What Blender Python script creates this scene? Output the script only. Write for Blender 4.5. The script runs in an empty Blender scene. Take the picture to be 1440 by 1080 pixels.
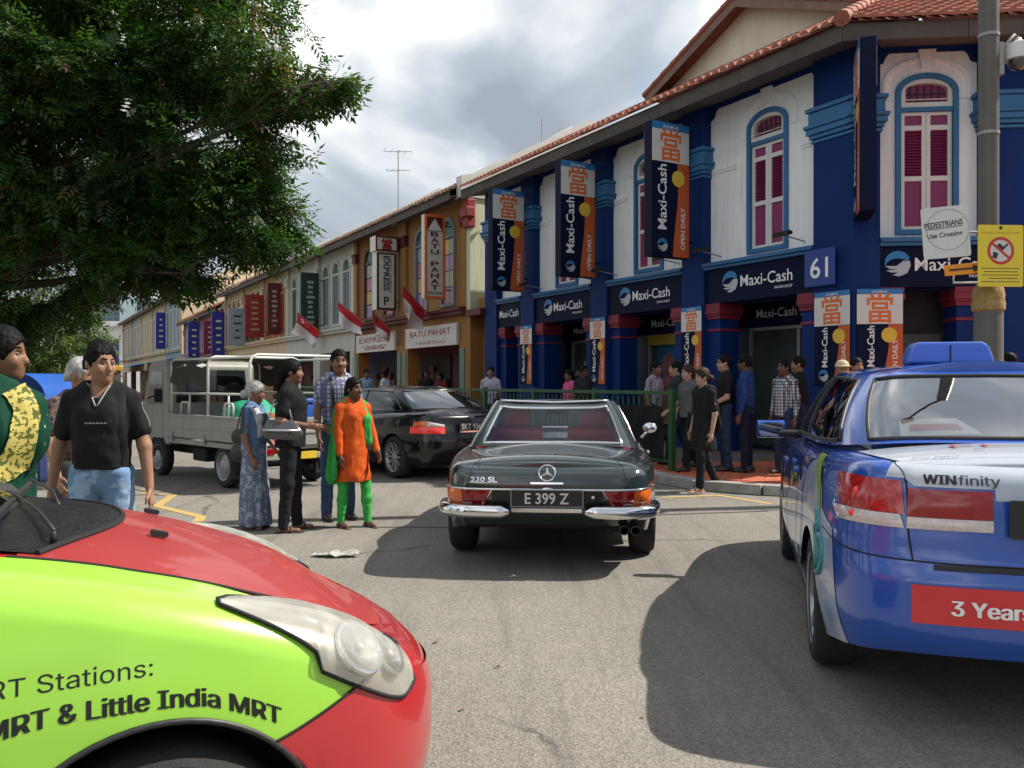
import bpy, bmesh, math, random
import numpy as np
from mathutils import Vector, Matrix, noise
from mathutils.geometry import tessellate_polygon
random.seed(7); np.random.seed(7)
R = math.radians
S = bpy.context.scene
COL = S.collection

# ------------------------------------------------------------------ camera, sky, sun, exposure
cam_d = bpy.data.cameras.new('camera'); cam = bpy.data.objects.new('camera', cam_d); COL.objects.link(cam)
cam.location = (0, 0, 1.46); cam.rotation_euler = (R(89.9), 0, 0)
cam_d.sensor_width = 36; cam_d.lens = 30.0; cam_d.clip_start = 0.05; cam_d.clip_end = 3000
S.camera = cam
SUN_DIR = Vector((0.88, 0.16, 1.03)).normalized()          # towards the sun
SUN_EL = math.asin(SUN_DIR.z); SUN_AZ = math.atan2(SUN_DIR.x, SUN_DIR.y)
W = bpy.data.worlds.new('World'); S.world = W; W.use_nodes = True
nt = W.node_tree; nt.nodes.clear()
def wn(t, **k):
    n = nt.nodes.new(t)
    for a, b in k.items(): setattr(n, a, b)
    return n
def wl(a, b): nt.links.new(a, b)
sky = wn('ShaderNodeTexSky', sky_type='NISHITA'); sky.sun_disc = False
sky.sun_elevation = SUN_EL; sky.sun_rotation = SUN_AZ; sky.air_density = 1.2; sky.dust_density = 2.0
tc = wn('ShaderNodeTexCoord')
sep = wn('ShaderNodeSeparateXYZ'); wl(tc.outputs['Generated'], sep.inputs[0])
mz = wn('ShaderNodeMath', operation='MAXIMUM'); wl(sep.outputs['Z'], mz.inputs[0]); mz.inputs[1].default_value = 0.0
az = wn('ShaderNodeMath', operation='ADD'); wl(mz.outputs[0], az.inputs[0]); az.inputs[1].default_value = 0.32
dx = wn('ShaderNodeMath', operation='DIVIDE'); wl(sep.outputs['X'], dx.inputs[0]); wl(az.outputs[0], dx.inputs[1])
dy = wn('ShaderNodeMath', operation='DIVIDE'); wl(sep.outputs['Y'], dy.inputs[0]); wl(az.outputs[0], dy.inputs[1])
cmb = wn('ShaderNodeCombineXYZ'); wl(dx.outputs[0], cmb.inputs[0]); wl(dy.outputs[0], cmb.inputs[1])
CLOUD_OFF = (4.3, 2.1, 0.7)
mp = wn('ShaderNodeMapping'); mp.inputs['Scale'].default_value = (2.3, 2.3, 2.9); wl(tc.outputs['Generated'], mp.inputs[0]); mp.inputs['Location'].default_value = CLOUD_OFF
n1 = wn('ShaderNodeTexNoise'); wl(mp.outputs[0], n1.inputs[0]); n1.inputs['Scale'].default_value = 1.1; n1.inputs['Detail'].default_value = 9; n1.inputs['Roughness'].default_value = 0.52; n1.inputs['Distortion'].default_value = 0.25
n2 = wn('ShaderNodeTexNoise'); wl(mp.outputs[0], n2.inputs[0]); n2.inputs['Scale'].default_value = 1.25; n2.inputs['Detail'].default_value = 10; n2.inputs['Roughness'].default_value = 0.46; n2.inputs['Distortion'].default_value = 0.7
cov = wn('ShaderNodeMapRange'); wl(n1.outputs[0], cov.inputs[0]); cov.inputs[1].default_value = 0.30; cov.inputs[2].default_value = 0.46
ramp = wn('ShaderNodeValToRGB'); wl(n2.outputs[0], ramp.inputs[0])
cr = ramp.color_ramp
cr.elements[0].position = 0.39; cr.elements[0].color = (2.7, 3.05, 3.55, 1)
cr.elements[1].position = 0.66; cr.elements[1].color = (11.0, 10.9, 10.7, 1)
e = cr.elements.new(0.49); e.color = (3.9, 4.35, 4.9, 1)
e = cr.elements.new(0.57); e.color = (6.2, 6.5, 6.75, 1)
mixc = wn('ShaderNodeMixRGB'); wl(cov.outputs[0], mixc.inputs[0]); wl(sky.outputs[0], mixc.inputs[1]); wl(ramp.outputs[0], mixc.inputs[2])
bg = wn('ShaderNodeBackground'); bg.inputs['Strength'].default_value = 0.105; wl(mixc.outputs[0], bg.inputs[0])
wo = wn('ShaderNodeOutputWorld'); wl(bg.outputs[0], wo.inputs[0])
sun_d = bpy.data.lights.new('sun', 'SUN'); sun_d.energy = 5.0; sun_d.angle = R(0.55); sun_d.color = (1.0, 0.945, 0.86)
sun_o = bpy.data.objects.new('sun', sun_d); COL.objects.link(sun_o)
sun_o.rotation_euler = SUN_DIR.to_track_quat('Z', 'Y').to_euler(); sun_o.location = (20, 10, 40)
S.view_settings.view_transform = 'Standard'; S.view_settings.look = 'None'
S.view_settings.exposure = 0.46; S.view_settings.gamma = 1.0; S.view_settings.use_curve_mapping = False
S.render.engine = 'CYCLES'
S.cycles.use_denoising = True; S.cycles.max_bounces = 7; S.cycles.transparent_max_bounces = 12
S.cycles.sample_clamp_indirect = 6.0; S.cycles.caustics_reflective = False; S.cycles.caustics_refractive = False

# ------------------------------------------------------------------ materials
MATS = {}
def srgb(h):
    h = h.lstrip('#'); c = [int(h[i:i+2], 16)/255 for i in (0, 2, 4)]
    return tuple(x/12.92 if x <= .04045 else ((x+.055)/1.055)**2.4 for x in c)
def mat(name, col, rough=.6, metal=0., var=.10, scale=3., bump=0., bscale=60., spec=.5, coat=0., col2=None, detail=4, streak=0., emit=0., sub=0., obj=False):
    if name in MATS: return MATS[name]
    if isinstance(col, str): col = srgb(col)
    m = bpy.data.materials.new(name); m.use_nodes = True
    t = m.node_tree; N = t.nodes; L = t.links
    b = N['Principled BSDF']
    b.inputs['Roughness'].default_value = rough; b.inputs['Metallic'].default_value = metal
    b.inputs['Specular IOR Level'].default_value = spec
    b.inputs['Coat Weight'].default_value = coat; b.inputs['Coat Roughness'].default_value = .04
    tc = N.new('ShaderNodeTexCoord')
    src = tc.outputs['Object']
    no = N.new('ShaderNodeTexNoise'); no.inputs['Scale'].default_value = scale; no.inputs['Detail'].default_value = detail; no.inputs['Roughness'].default_value = .6
    L.new(src, no.inputs[0])
    mr = N.new('ShaderNodeMapRange'); mr.inputs[1].default_value = .3; mr.inputs[2].default_value = .7; L.new(no.outputs[0], mr.inputs[0])
    mx = N.new('ShaderNodeMixRGB'); L.new(mr.outputs[0], mx.inputs[0])
    c2 = col2 if col2 else tuple(min(1, x*(1+var)) for x in col)
    if isinstance(c2, str): c2 = srgb(c2)
    c1 = col if col2 else tuple(x*(1-var) for x in col)
    mx.inputs[1].default_value = (*c1, 1); mx.inputs[2].default_value = (*c2, 1)
    out = mx.outputs[0]
    if streak:
        mpn = N.new('ShaderNodeMapping'); mpn.inputs['Scale'].default_value = (5, 5, .35); L.new(src, mpn.inputs[0])
        ns = N.new('ShaderNodeTexNoise'); ns.inputs['Scale'].default_value = 2.2; ns.inputs['Detail'].default_value = 6; L.new(mpn.outputs[0], ns.inputs[0])
        ms = N.new('ShaderNodeMapRange'); ms.inputs[1].default_value = .5; ms.inputs[2].default_value = .78; L.new(ns.outputs[0], ms.inputs[0])
        mm = N.new('ShaderNodeMath'); mm.operation = 'MULTIPLY'; mm.inputs[1].default_value = streak; L.new(ms.outputs[0], mm.inputs[0])
        md = N.new('ShaderNodeMixRGB'); L.new(mm.outputs[0], md.inputs[0]); L.new(out, md.inputs[1]); md.inputs[2].default_value = (*[x*.35+.02 for x in col], 1)
        out = md.outputs[0]
    L.new(out, b.inputs['Base Color'])
    if rough > .12 and metal < .5:
        mr2 = N.new('ShaderNodeMapRange'); mr2.inputs[3].default_value = max(0, rough-.08); mr2.inputs[4].default_value = min(1, rough+.08); L.new(no.outputs[0], mr2.inputs[0]); L.new(mr2.outputs[0], b.inputs['Roughness'])
    if bump:
        nb = N.new('ShaderNodeTexNoise'); nb.inputs['Scale'].default_value = bscale; nb.inputs['Detail'].default_value = 5; L.new(src, nb.inputs[0])
        bp = N.new('ShaderNodeBump'); bp.inputs['Strength'].default_value = bump; bp.inputs['Distance'].default_value = .02; L.new(nb.outputs[0], bp.inputs['Height']); L.new(bp.outputs[0], b.inputs['Normal'])
    if emit:
        b.inputs['Emission Color'].default_value = (*col, 1); b.inputs['Emission Strength'].default_value = emit
    if sub:
        b.inputs['Subsurface Weight'].default_value = sub; b.inputs['Subsurface Radius'].default_value = (.02, .008, .004); b.inputs['Subsurface Scale'].default_value = .6
    MATS[name] = m
    return m
def glass_mat(name, tint=(.75, .8, .8), refl=.12, rough=.02, dark=.0, ior=1.5):
    """thin pane: tinted see-through plus mirror reflection growing at grazing angles"""
    if name in MATS: return MATS[name]
    m = bpy.data.materials.new(name); m.use_nodes = True
    t = m.node_tree; N = t.nodes; L = t.links; N.clear()
    tr = N.new('ShaderNodeBsdfTransparent'); tr.inputs[0].default_value = (*tint, 1)
    gl = N.new('ShaderNodeBsdfGlossy'); gl.inputs['Roughness'].default_value = rough
    fr = N.new('ShaderNodeLayerWeight'); fr.inputs[0].default_value = .5
    pw = N.new('ShaderNodeMath'); pw.operation = 'POWER'; pw.inputs[1].default_value = 4.; L.new(fr.outputs['Facing'], pw.inputs[0])
    ad = N.new('ShaderNodeMath'); ad.operation = 'MULTIPLY_ADD'; ad.inputs[1].default_value = .85; ad.inputs[2].default_value = refl; ad.use_clamp = True
    L.new(pw.outputs[0], ad.inputs[0])
    mx = N.new('ShaderNodeMixShader'); L.new(ad.outputs[0], mx.inputs[0]); L.new(tr.outputs[0], mx.inputs[1]); L.new(gl.outputs[0], mx.inputs[2])
    o = N.new('ShaderNodeOutputMaterial'); L.new(mx.outputs[0], o.inputs[0])
    MATS[name] = m
    return m

# ------------------------------------------------------------------ mesh building
def tag(o, label=None, cat=None, group=None, kind=None):
    if label: o['label'] = label
    if cat: o['category'] = cat
    if group: o['group'] = group
    if kind: o['kind'] = kind
    return o
def empty(name, loc=(0, 0, 0), rz=0., label=None, cat=None, group=None):
    o = bpy.data.objects.new(name, None); COL.objects.link(o); o.empty_display_size = .2
    o.location = loc; o.rotation_euler = (0, 0, rz)
    return tag(o, label, cat, group)
def link_mesh(name, me, m, parent=None, loc=None, rot=None):
    o = bpy.data.objects.new(name, me); COL.objects.link(o)
    if m is not None and not me.materials: me.materials.append(m)
    if parent is not None: o.parent = parent
    if loc is not None: o.location = loc
    if rot is not None: o.rotation_euler = rot
    return o
def np_mesh(name, V, F, smooth=False, recalc=False):
    """V (n,3) array, F (m,k) int array with constant k"""
    me = bpy.data.meshes.new(name)
    V = np.asarray(V, dtype=np.float32); F = np.asarray(F, dtype=np.int32)
    k = F.shape[1]; m = len(F)
    me.vertices.add(len(V)); me.vertices.foreach_set('co', V.ravel())
    me.loops.add(m*k); me.loops.foreach_set('vertex_index', F.ravel())
    me.polygons.add(m); me.polygons.foreach_set('loop_start', np.arange(0, m*k, k, dtype=np.int32))
    if smooth: me.polygons.foreach_set('use_smooth', np.ones(m, dtype=bool))
    me.update(calc_edges=True)
    return me
I4 = Matrix.Identity(4)
def T(x=0, y=0, z=0): return Matrix.Translation((x, y, z))
def RZ(a): return Matrix.Rotation(a, 4, 'Z')
def RX(a): return Matrix.Rotation(a, 4, 'X')
def RY(a): return Matrix.Rotation(a, 4, 'Y')
class MB:
    def __init__(s): s.V = []; s.F = []
    def add(s, vs, fs, M=None):
        o = len(s.V)
        if M is None: s.V += [tuple(v) for v in vs]
        else: s.V += [tuple(M @ Vector(v)) for v in vs]
        s.F += [tuple(i+o for i in f) for f in fs]
        return s
    def box(s, x0, x1, y0, y1, z0, z1, M=None):
        return s.add([(x0, y0, z0), (x1, y0, z0), (x1, y1, z0), (x0, y1, z0), (x0, y0, z1), (x1, y0, z1), (x1, y1, z1), (x0, y1, z1)],
                     [(0, 3, 2, 1), (4, 5, 6, 7), (0, 1, 5, 4), (1, 2, 6, 5), (2, 3, 7, 6), (3, 0, 4, 7)], M)
    def cbox(s, c, d, M=None):
        return s.box(c[0]-d[0]/2, c[0]+d[0]/2, c[1]-d[1]/2, c[1]+d[1]/2, c[2]-d[2]/2, c[2]+d[2]/2, M)
    def rbox(s, c, d, r=.02, n=3, M=None):
        """box with rounded vertical-plan corners (x,z plane rounded), extruded in y"""
        pts = rrect(c[0]-d[0]/2, c[0]+d[0]/2, c[2]-d[2]/2, c[2]+d[2]/2, r, n)
        return s.plate(pts, [], c[1]-d[1]/2, c[1]+d[1]/2, M)
    def plate(s, outer, holes, y0, y1, M=None):
        """polygon in (x,z) with holes, extruded from y0 to y1"""
        polys = [outer]+list(holes)
        flat = [p for q in polys for p in q]; n = len(flat)
        tris = tessellate_polygon([[Vector((p[0], p[1], 0)) for p in q] for q in polys])
        vs = [(p[0], y0, p[1]) for p in flat]+[(p[0], y1, p[1]) for p in flat]
        fs = [tuple(t) for t in tris]+[tuple(i+n for i in reversed(t)) for t in tris]
        o = 0
        for q in polys:
            k = len(q)
            fs += [(o+i, o+(i+1) % k, o+(i+1) % k+n, o+i+n) for i in range(k)]
            o += k
        return s.add(vs, fs, M)
    def prism(s, poly, z0, z1, M=None):
        """polygon in (x,y), extruded in z"""
        n = len(poly)
        tris = tessellate_polygon([[Vector((p[0], p[1], 0)) for p in poly]])
        vs = [(p[0], p[1], z0) for p in poly]+[(p[0], p[1], z1) for p in poly]
        fs = [tuple(t) for t in tris]+[tuple(i+n for i in reversed(t)) for t in tris]+[(i, (i+1) % n, (i+1) % n+n, i+n) for i in range(n)]
        return s.add(vs, fs, M)
    def tube(s, pts, r, n=8, caps=True, M=None, closed=False):
        pts = [Vector(p) for p in pts]; k = len(pts)
        rs = r if isinstance(r, (list, tuple)) else [r]*k
        vs = []; up = None
        for i, p in enumerate(pts):
            a = pts[(i-1) % k] if (closed or i > 0) else pts[i]; b = pts[(i+1) % k] if (closed or i < k-1) else pts[i]
            d = (b-a).normalized()
            if up is None:
                up = Vector((0, 0, 1)) if abs(d.z) < .9 else Vector((1, 0, 0))
            x = d.cross(up).normalized(); y = x.cross(d).normalized(); up = y
            for j in range(n):
                t = 2*math.pi*j/n
                vs.append(p+x*(math.cos(t)*rs[i])+y*(math.sin(t)*rs[i]))
        fs = []
        for i in range(k if closed else k-1):
            i2 = (i+1) % k
            for j in range(n): fs.append((i*n+j, i*n+(j+1) % n, i2*n+(j+1) % n, i2*n+j))
        if caps and not closed:
            fs.append(tuple(range(n-1, -1, -1))); fs.append(tuple((k-1)*n+j for j in range(n)))
        return s.add(vs, fs, M)
    def lathe(s, prof, n=24, M=None, cap=True):
        """profile of (r, z) turned about z"""
        vs = []; fs = []
        for r, z in prof:
            for j in range(n):
                t = 2*math.pi*j/n; vs.append((r*math.cos(t), r*math.sin(t), z))
        k = len(prof)
        for i in range(k-1):
            for j in range(n): fs.append((i*n+j, i*n+(j+1) % n, (i+1)*n+(j+1) % n, (i+1)*n+j))
        if cap:
            if prof[0][0] > 1e-4: fs.append(tuple(range(n-1, -1, -1)))
            if prof[-1][0] > 1e-4: fs.append(tuple((k-1)*n+j for j in range(n)))
        return s.add(vs, fs, M)
    def grid(s, P, closeu=False, closev=False, M=None):
        P = np.asarray(P); a, b = P.shape[:2]
        vs = [tuple(float(c) for c in p) for p in P.reshape(-1, 3)]
        fs = []
        for i in range(a if closeu else a-1):
            for j in range(b if closev else b-1):
                fs.append((i*b+j, i*b+(j+1) % b, ((i+1) % a)*b+(j+1) % b, ((i+1) % a)*b+j))
        return s.add(vs, fs, M)
    def ball(s, c, r, nu=14, nv=8, M=None):
        r = r if isinstance(r, (tuple, list)) else (r, r, r)
        P = [[(c[0]+r[0]*math.sin(math.pi*i/nv)*math.cos(2*math.pi*j/nu), c[1]+r[1]*math.sin(math.pi*i/nv)*math.sin(2*math.pi*j/nu), c[2]+r[2]*math.cos(math.pi*i/nv)) for j in range(nu)] for i in range(nv+1)]
        return s.grid(P, closev=True, M=M)
    def mesh(s, name, smooth=False, recalc=True, weld=False):
        me = bpy.data.meshes.new(name); me.from_pydata(s.V, [], s.F)
        if recalc or weld:
            bm = bmesh.new(); bm.from_mesh(me)
            if weld: bmesh.ops.remove_doubles(bm, verts=bm.verts, dist=1e-5)
            if recalc: bmesh.ops.recalc_face_normals(bm, faces=bm.faces)
            bm.to_mesh(me); bm.free()
        if smooth is True: me.polygons.foreach_set('use_smooth', [True]*len(me.polygons))
        elif smooth: 
            me.polygons.foreach_set('use_smooth', [True]*len(me.polygons)); me.set_sharp_from_angle(angle=R(smooth))
        me.update(); return me
    def build(s, name, m, parent=None, smooth=False, bevel=0., recalc=True, weld=False, kind=None, label=None, M=None):
        o = link_mesh(name, s.mesh(name, smooth, recalc, weld), m, parent)
        if bevel:
            b = o.modifiers.new('bevel', 'BEVEL'); b.width = bevel; b.segments = 2; b.limit_method = 'ANGLE'; b.angle_limit = R(35)
        if kind: o['kind'] = kind
        if label: o['label'] = label
        return o
def rrect(x0, x1, z0, z1, r, n=4):
    out = []
    for cx, cz, a0 in ((x1-r, z1-r, 0), (x0+r, z1-r, 90), (x0+r, z0+r, 180), (x1-r, z0+r, 270)):
        for i in range(n+1):
            a = R(a0+90*i/n); out.append((cx+r*math.cos(a), cz+r*math.sin(a)))
    return out
def circ(cx, cz, r, n=24, rz=None): return [(cx+r*math.cos(2*math.pi*i/n), cz+(rz or r)*math.sin(2*math.pi*i/n)) for i in range(n)]
def arch(x0, x1, z0, z1, rise, n=10):
    """opening outline: straight jambs, curved head; rise = height of the curve (x halfwidth -> round)"""
    c = (x0+x1)/2; w = (x1-x0)/2
    return [(x1, z0)]+[(c+w*math.cos(math.pi*i/n), z1-rise+rise*math.sin(math.pi*i/n)) for i in range(n+1)]+[(x0, z0)]
def dup(o, parent=None, loc=None, rz=None):
    c = o.copy(); COL.objects.link(c)
    if parent is not None: c.parent = parent
    if loc is not None: c.location = loc
    if rz is not None: c.rotation_euler = (0, 0, rz)
    for ch in KIDS.get(o, []) or [k for k in o.children]: dup(ch, c)
    return c
KIDS = {}
# ------------------------------------------------------------------ lettering (flat print)
_TXT = {}
try: FONT = bpy.data.fonts.load(bpy.utils.system_resource('DATAFILES')+'/fonts/Inter.woff2')   # Blender's own interface font
except Exception: FONT = None
def text_geo(body, bold=0., space=1., shear=0., font=None):
    """flat text mesh; returns verts (n,2) with cap height 1, left bottom at 0, and faces"""
    key = (body, bold, space, shear)
    if key in _TXT: return _TXT[key]
    cu = bpy.data.curves.new('text', 'FONT'); cu.body = body; cu.size = 1.0; cu.offset = bold; cu.space_character = space; cu.shear = shear; cu.resolution_u = 3
    if FONT is not None and body.isascii() and bold == 0: cu.font = FONT
    ob = bpy.data.objects.new('text', cu)
    me = bpy.data.meshes.new_from_object(ob)
    v = np.array([x.co[:2] for x in me.vertices]) if len(me.vertices) else np.zeros((0, 2))
    f = [tuple(p.vertices) for p in me.polygons]
    bpy.data.objects.remove(ob); bpy.data.curves.remove(cu); bpy.data.meshes.remove(me)
    if len(v): v = v-np.array([v[:, 0].min(), 0])
    _TXT[key] = (v, f)
    return v, f
def text_xz(mb, body, x, z, h, y, width=None, bold=0., flipx=True, vertical=False, space=1., shear=0., M=None, align='L'):
    """lettering on an x-z facade seen from +y (reading direction is -x when flipx); h = cap height"""
    v, f = text_geo(body, bold, space, shear)
    if not len(v): return 0
    k = h/.70; w = v[:, 0].max()*k; kx = k
    if width: kx = k*width/w; w = width
    ox = {'L': 0, 'C': -w/2, 'R': -w}[align]
    vs = []
    for a, b in v:
        px, pz = a*kx+ox, b*k
        if vertical: px, pz = -pz, px
        vs.append((x-px if flipx else x+px, y, z+pz))
    mb.add(vs, f, M)
    return w
# ------------------------------------------------------------------ ground, road, pavement
def asphalt():
    m = bpy.data.materials.new('asphalt'); m.use_nodes = True; t = m.node_tree; N = t.nodes; L = t.links; b = N['Principled BSDF']
    tc = N.new('ShaderNodeTexCoord'); src = tc.outputs['Object']
    def nz(scale, det=5, ro=.6, sc=None):
        n = N.new('ShaderNodeTexNoise'); n.inputs['Scale'].default_value = scale; n.inputs['Detail'].default_value = det; n.inputs['Roughness'].default_value = ro
        if sc:
            mp = N.new('ShaderNodeMapping'); mp.inputs['Scale'].default_value = sc; mp.inputs['Rotation'].default_value = (0, 0, R(-12)); L.new(src, mp.inputs[0]); L.new(mp.outputs[0], n.inputs[0])
        else: L.new(src, n.inputs[0])
        return n
    def rng(n, a, b_, c=0, d=1):
        r = N.new('ShaderNodeMapRange'); r.inputs[1].default_value = a; r.inputs[2].default_value = b_; r.inputs[3].default_value = c; r.inputs[4].default_value = d; L.new(n.outputs[0], r.inputs[0]); return r
    def mix(f, c1, c2, mode='MIX'):
        x = N.new('ShaderNodeMixRGB'); x.blend_type = mode
        if f is not None:
            if isinstance(f, float): x.inputs[0].default_value = f
            else: L.new(f.outputs[0], x.inputs[0])
        for i, c in ((1, c1), (2, c2)):
            if isinstance(c, tuple): x.inputs[i].default_value = (*c, 1)
            else: L.new(c.outputs[0], x.inputs[i])
        return x
    big = rng(nz(.35, 6), .35, .68); mid = rng(nz(2.6, 7, .7), .3, .7)
    base = mix(big, (.178, .163, .136), (.262, .241, .203))
    base = mix(mid, base, (.198, .184, .160))
    vo = N.new('ShaderNodeTexVoronoi'); vo.inputs['Scale'].default_value = 95; L.new(src, vo.inputs[0])
    gr = N.new('ShaderNodeSeparateColor'); L.new(vo.outputs['Color'], gr.inputs[0])
    gm = N.new('ShaderNodeMapRange'); gm.inputs[1].default_value = 0; gm.inputs[2].default_value = 1; gm.inputs[3].default_value = .74; gm.inputs[4].default_value = 1.26; L.new(gr.outputs[0], gm.inputs[0])
    base = mix(1.0, base, gm, 'MULTIPLY')
    fine = rng(nz(330, 2), .3, .7, .85, 1.15); base = mix(1.0, base, fine, 'MULTIPLY')
    # worn dark scuffs, polished wheel paths and bitumen streaks
    sc1 = rng(nz(9, 8, .72), .60, .74, 0, .55); base = mix(sc1, base, (.075, .072, .068))
    st = rng(nz(1.3, 7, .66, (3.2, .22, 1)), .50, .74, 0, .62); base = mix(st, base, (.088, .082, .075))
    # fine cracks
    cv = N.new('ShaderNodeTexVoronoi'); cv.feature = 'DISTANCE_TO_EDGE'; cv.inputs['Scale'].default_value = .33
    wn_ = nz(1.6, 6); wm = N.new('ShaderNodeMixRGB'); wm.inputs[0].default_value = .35; L.new(src, wm.inputs[1]); L.new(wn_.outputs['Color'], wm.inputs[2]); L.new(wm.outputs[0], cv.inputs[0])
    ck = rng(cv, 0, .007, .7, 0); gate = rng(nz(.7, 3), .46, .54); cm = N.new('ShaderNodeMath'); cm.operation = 'MULTIPLY'; L.new(ck.outputs[0], cm.inputs[0]); L.new(gate.outputs[0], cm.inputs[1])
    base = mix(cm, base, (.03, .03, .03))
    L.new(base.outputs[0], b.inputs['Base Color']); b.inputs['Roughness'].default_value = .88; b.inputs['Specular IOR Level'].default_value = .35
    bp = N.new('ShaderNodeBump'); bp.inputs['Strength'].default_value = .6; bp.inputs['Distance'].default_value = .006; L.new(vo.outputs['Distance'], bp.inputs['Height'])
    bp2 = N.new('ShaderNodeBump'); bp2.inputs['Strength'].default_value = .5; bp2.inputs['Distance'].default_value = .02
    n9 = nz(7, 6); L.new(n9.outputs[0], bp2.inputs['Height']); L.new(bp.outputs[0], bp2.inputs['Normal']); L.new(bp2.outputs[0], b.inputs['Normal'])
    return m
M_ROAD = asphalt()
M_CONC = mat('kerb_concrete', (.30, .285, .255), .85, var=.25, scale=5, bump=.4, bscale=50)
M_TILE = mat('red_paving', (.44, .115, .052), .75, var=.25, scale=6, bump=.3, bscale=90)
M_YEL = mat('worn_yellow_paint', (.56, .36, .06), .75, col2=(.36, .29, .16), scale=14, detail=9, bump=.3)
M_WHT = mat('worn_white_paint', (.55, .54, .50), .75, col2=(.3, .29, .27), scale=14, detail=9, bump=.3)

g = MB().add([(-900, -60, 0), (900, -60, 0), (900, 1800, 0), (-900, 1800, 0)], [(0, 1, 2, 3)]).build('road', M_ROAD, recalc=False); tag(g, kind='structure')

DIRX = Vector((-.5, .8660254, 0)); OUT = Vector((-.8660254, -.5, 0)); P0 = Vector((5.16, 14.4, 0))
def fac(t, o=0., z=0.):  # point on the shop front line: t metres along the street, o metres towards the road
    p = P0+DIRX*t+OUT*o; return (p.x, p.y, z)
def arc_pts(c, r, a0, a1, n=8): return [(c[0]+r*math.cos(R(a0+(a1-a0)*i/n)), c[1]+r*math.sin(R(a0+(a1-a0)*i/n))) for i in range(n+1)]
# pavement outline (road side edge), from far end of the street round the corner to the right
edge = [fac(130, 3.0)[:2], fac(60, 3.0)[:2], fac(25, 3.0)[:2], fac(3.0, 3.0)[:2], (2.12, 12.9), (2.22, 12.2), (2.50, 11.62), (2.95, 11.22), (3.6, 10.95), (5.0, 10.55), (7.0, 9.6), (9.0, 8.1), (16, 2.0), (40, -18)]
inner = [(60, 10), (30, 30), fac(-4, -6)[:2], fac(130, -6)[:2]]
pav = MB().prism(edge+inner, 0.004, .118).build('pavement', M_TILE); tag(pav, kind='structure')
# kerb stones: individual blocks along the visible edge
kerb = empty('kerb', (0, 0, 0)); tag(kerb, kind='structure')
def walk(poly, step):
    pts = [Vector((p[0], p[1], 0)) for p in poly]; out = []; acc = 0; 
    L = [0]
    for a, b in zip(pts, pts[1:]): L.append(L[-1]+(b-a).length)
    n = int(L[-1]/step)
    for k in range(n+1):
        s = k*step
        i = max(j for j in range(len(pts)-1) if L[j] <= s+1e-9)
        f = (s-L[i])/(L[i+1]-L[i]); out.append(pts[i].lerp(pts[i+1], min(1, f)))
    return out
kp = walk(edge[1:13], .9)
for a, b in zip(kp, kp[1:]):
    d = (b-a).normalized(); n = Vector((-d.y, d.x, 0))
    dist = (a-Vector((2.9, 11.3, 0))).length
    h = .135
    g_ = d*.004
    q = [a+g_+n*.12, b-g_+n*.12, b-g_-n*.10, a+g_-n*.10]
    q2 = [a+g_+n*.12, b-g_+n*.12, b-g_-n*.085, a+g_-n*.085]
    mb = MB().add([(p.x, p.y, .002) for p in q]+[(p.x, p.y, h) for p in q2], [(0, 1, 2, 3), (7, 6, 5, 4), (0, 4, 5, 1), (1, 5, 6, 2), (2, 6, 7, 3), (3, 7, 4, 0)])
    mb.build('kerb_stone', M_CONC, kerb, bevel=.012)
# paving joints as real slabs near the corner: staggered rows of tiles proud of the mortar bed
tile_me = MB().box(-.145, .145, -.145, .145, 0, .010).mesh('paving_tile')
ax = Vector((.945, -.327, 0)); ay = Vector((.327, .945, 0))
cnt = 0
def in_poly(p, poly):
    c = False; n = len(poly)
    for i in range(n):
        x1, y1 = poly[i]; x2, y2 = poly[(i+1) % n]
        if (y1 > p[1]) != (y2 > p[1]) and p[0] < (x2-x1)*(p[1]-y1)/(y2-y1)+x1: c = not c
    return c
polyall = [tuple(p) for p in edge]+inner
for i in range(-3, 16):
    for j in range(-2, 16):
        p = Vector((2.9, 11.5, 0))+ax*(i*.305)+ay*(j*.305)
        ok = all(in_poly((p+ax*u*.30+ay*v*.30)[:2], polyall) for u in (-1, 1) for v in (-1, 1))
        fr = (p-P0).dot(OUT)
        if not ok or fr < .25 and p.x < 5.2 or cnt > 230 or p.y > 14.3: continue
        o = link_mesh('paving_tile', tile_me, M_TILE, pav, (p.x, p.y, .1185), (0, 0, math.atan2(ax.y, ax.x))); cnt += 1
# painted lines: zigzag warning line, white lane dash, junction line, yellow kerb line
def stripe(name, pts, w, m, z=.004):
    mb = MB(); pts = [Vector((p[0], p[1], 0)) for p in pts]; n = len(pts); L_ = []
    for i, p in enumerate(pts):
        d = ((pts[min(i+1, n-1)]-p).normalized()+(p-pts[max(i-1, 0)]).normalized()).normalized()
        a = Vector((-d.y, d.x, 0))
        k = 1/max(.45, (pts[min(i+1, n-1)]-p).normalized().dot(d) if i < n-1 else 1)
        L_ += [(p+a*w/2*k), (p-a*w/2*k)]
    mb.add([(v.x, v.y, z) for v in L_], [(2*i, 2*i+1, 2*i+3, 2*i+2) for i in range(n-1)])
    o = mb.build(name, m, recalc=False); tag(o, kind='structure'); return o
def gp(px, py, z=0.):  # ground point from the survey of the photograph
    d = 1200*(1.46-z)/(py-538.); return ((px-720)/1200*d, d)
stripe('zigzag_line', [gp(196, 693), gp(243, 697), gp(221, 712), gp(283, 727), gp(272, 743), gp(330, 760)], .11, M_YEL)
stripe('lane_line', [gp(170, 661), gp(232, 657)], .12, M_WHT)
stripe('edge_line', [gp(930, 700), gp(1010, 697), gp(1085, 709)], .09, M_YEL)
stripe('lane_line', [(-14, 26), (-9.8, 19.5)], .12, M_WHT)
stripe('lane_line', [(-22, 39), (-17.5, 32.2)], .12, M_WHT)
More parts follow.
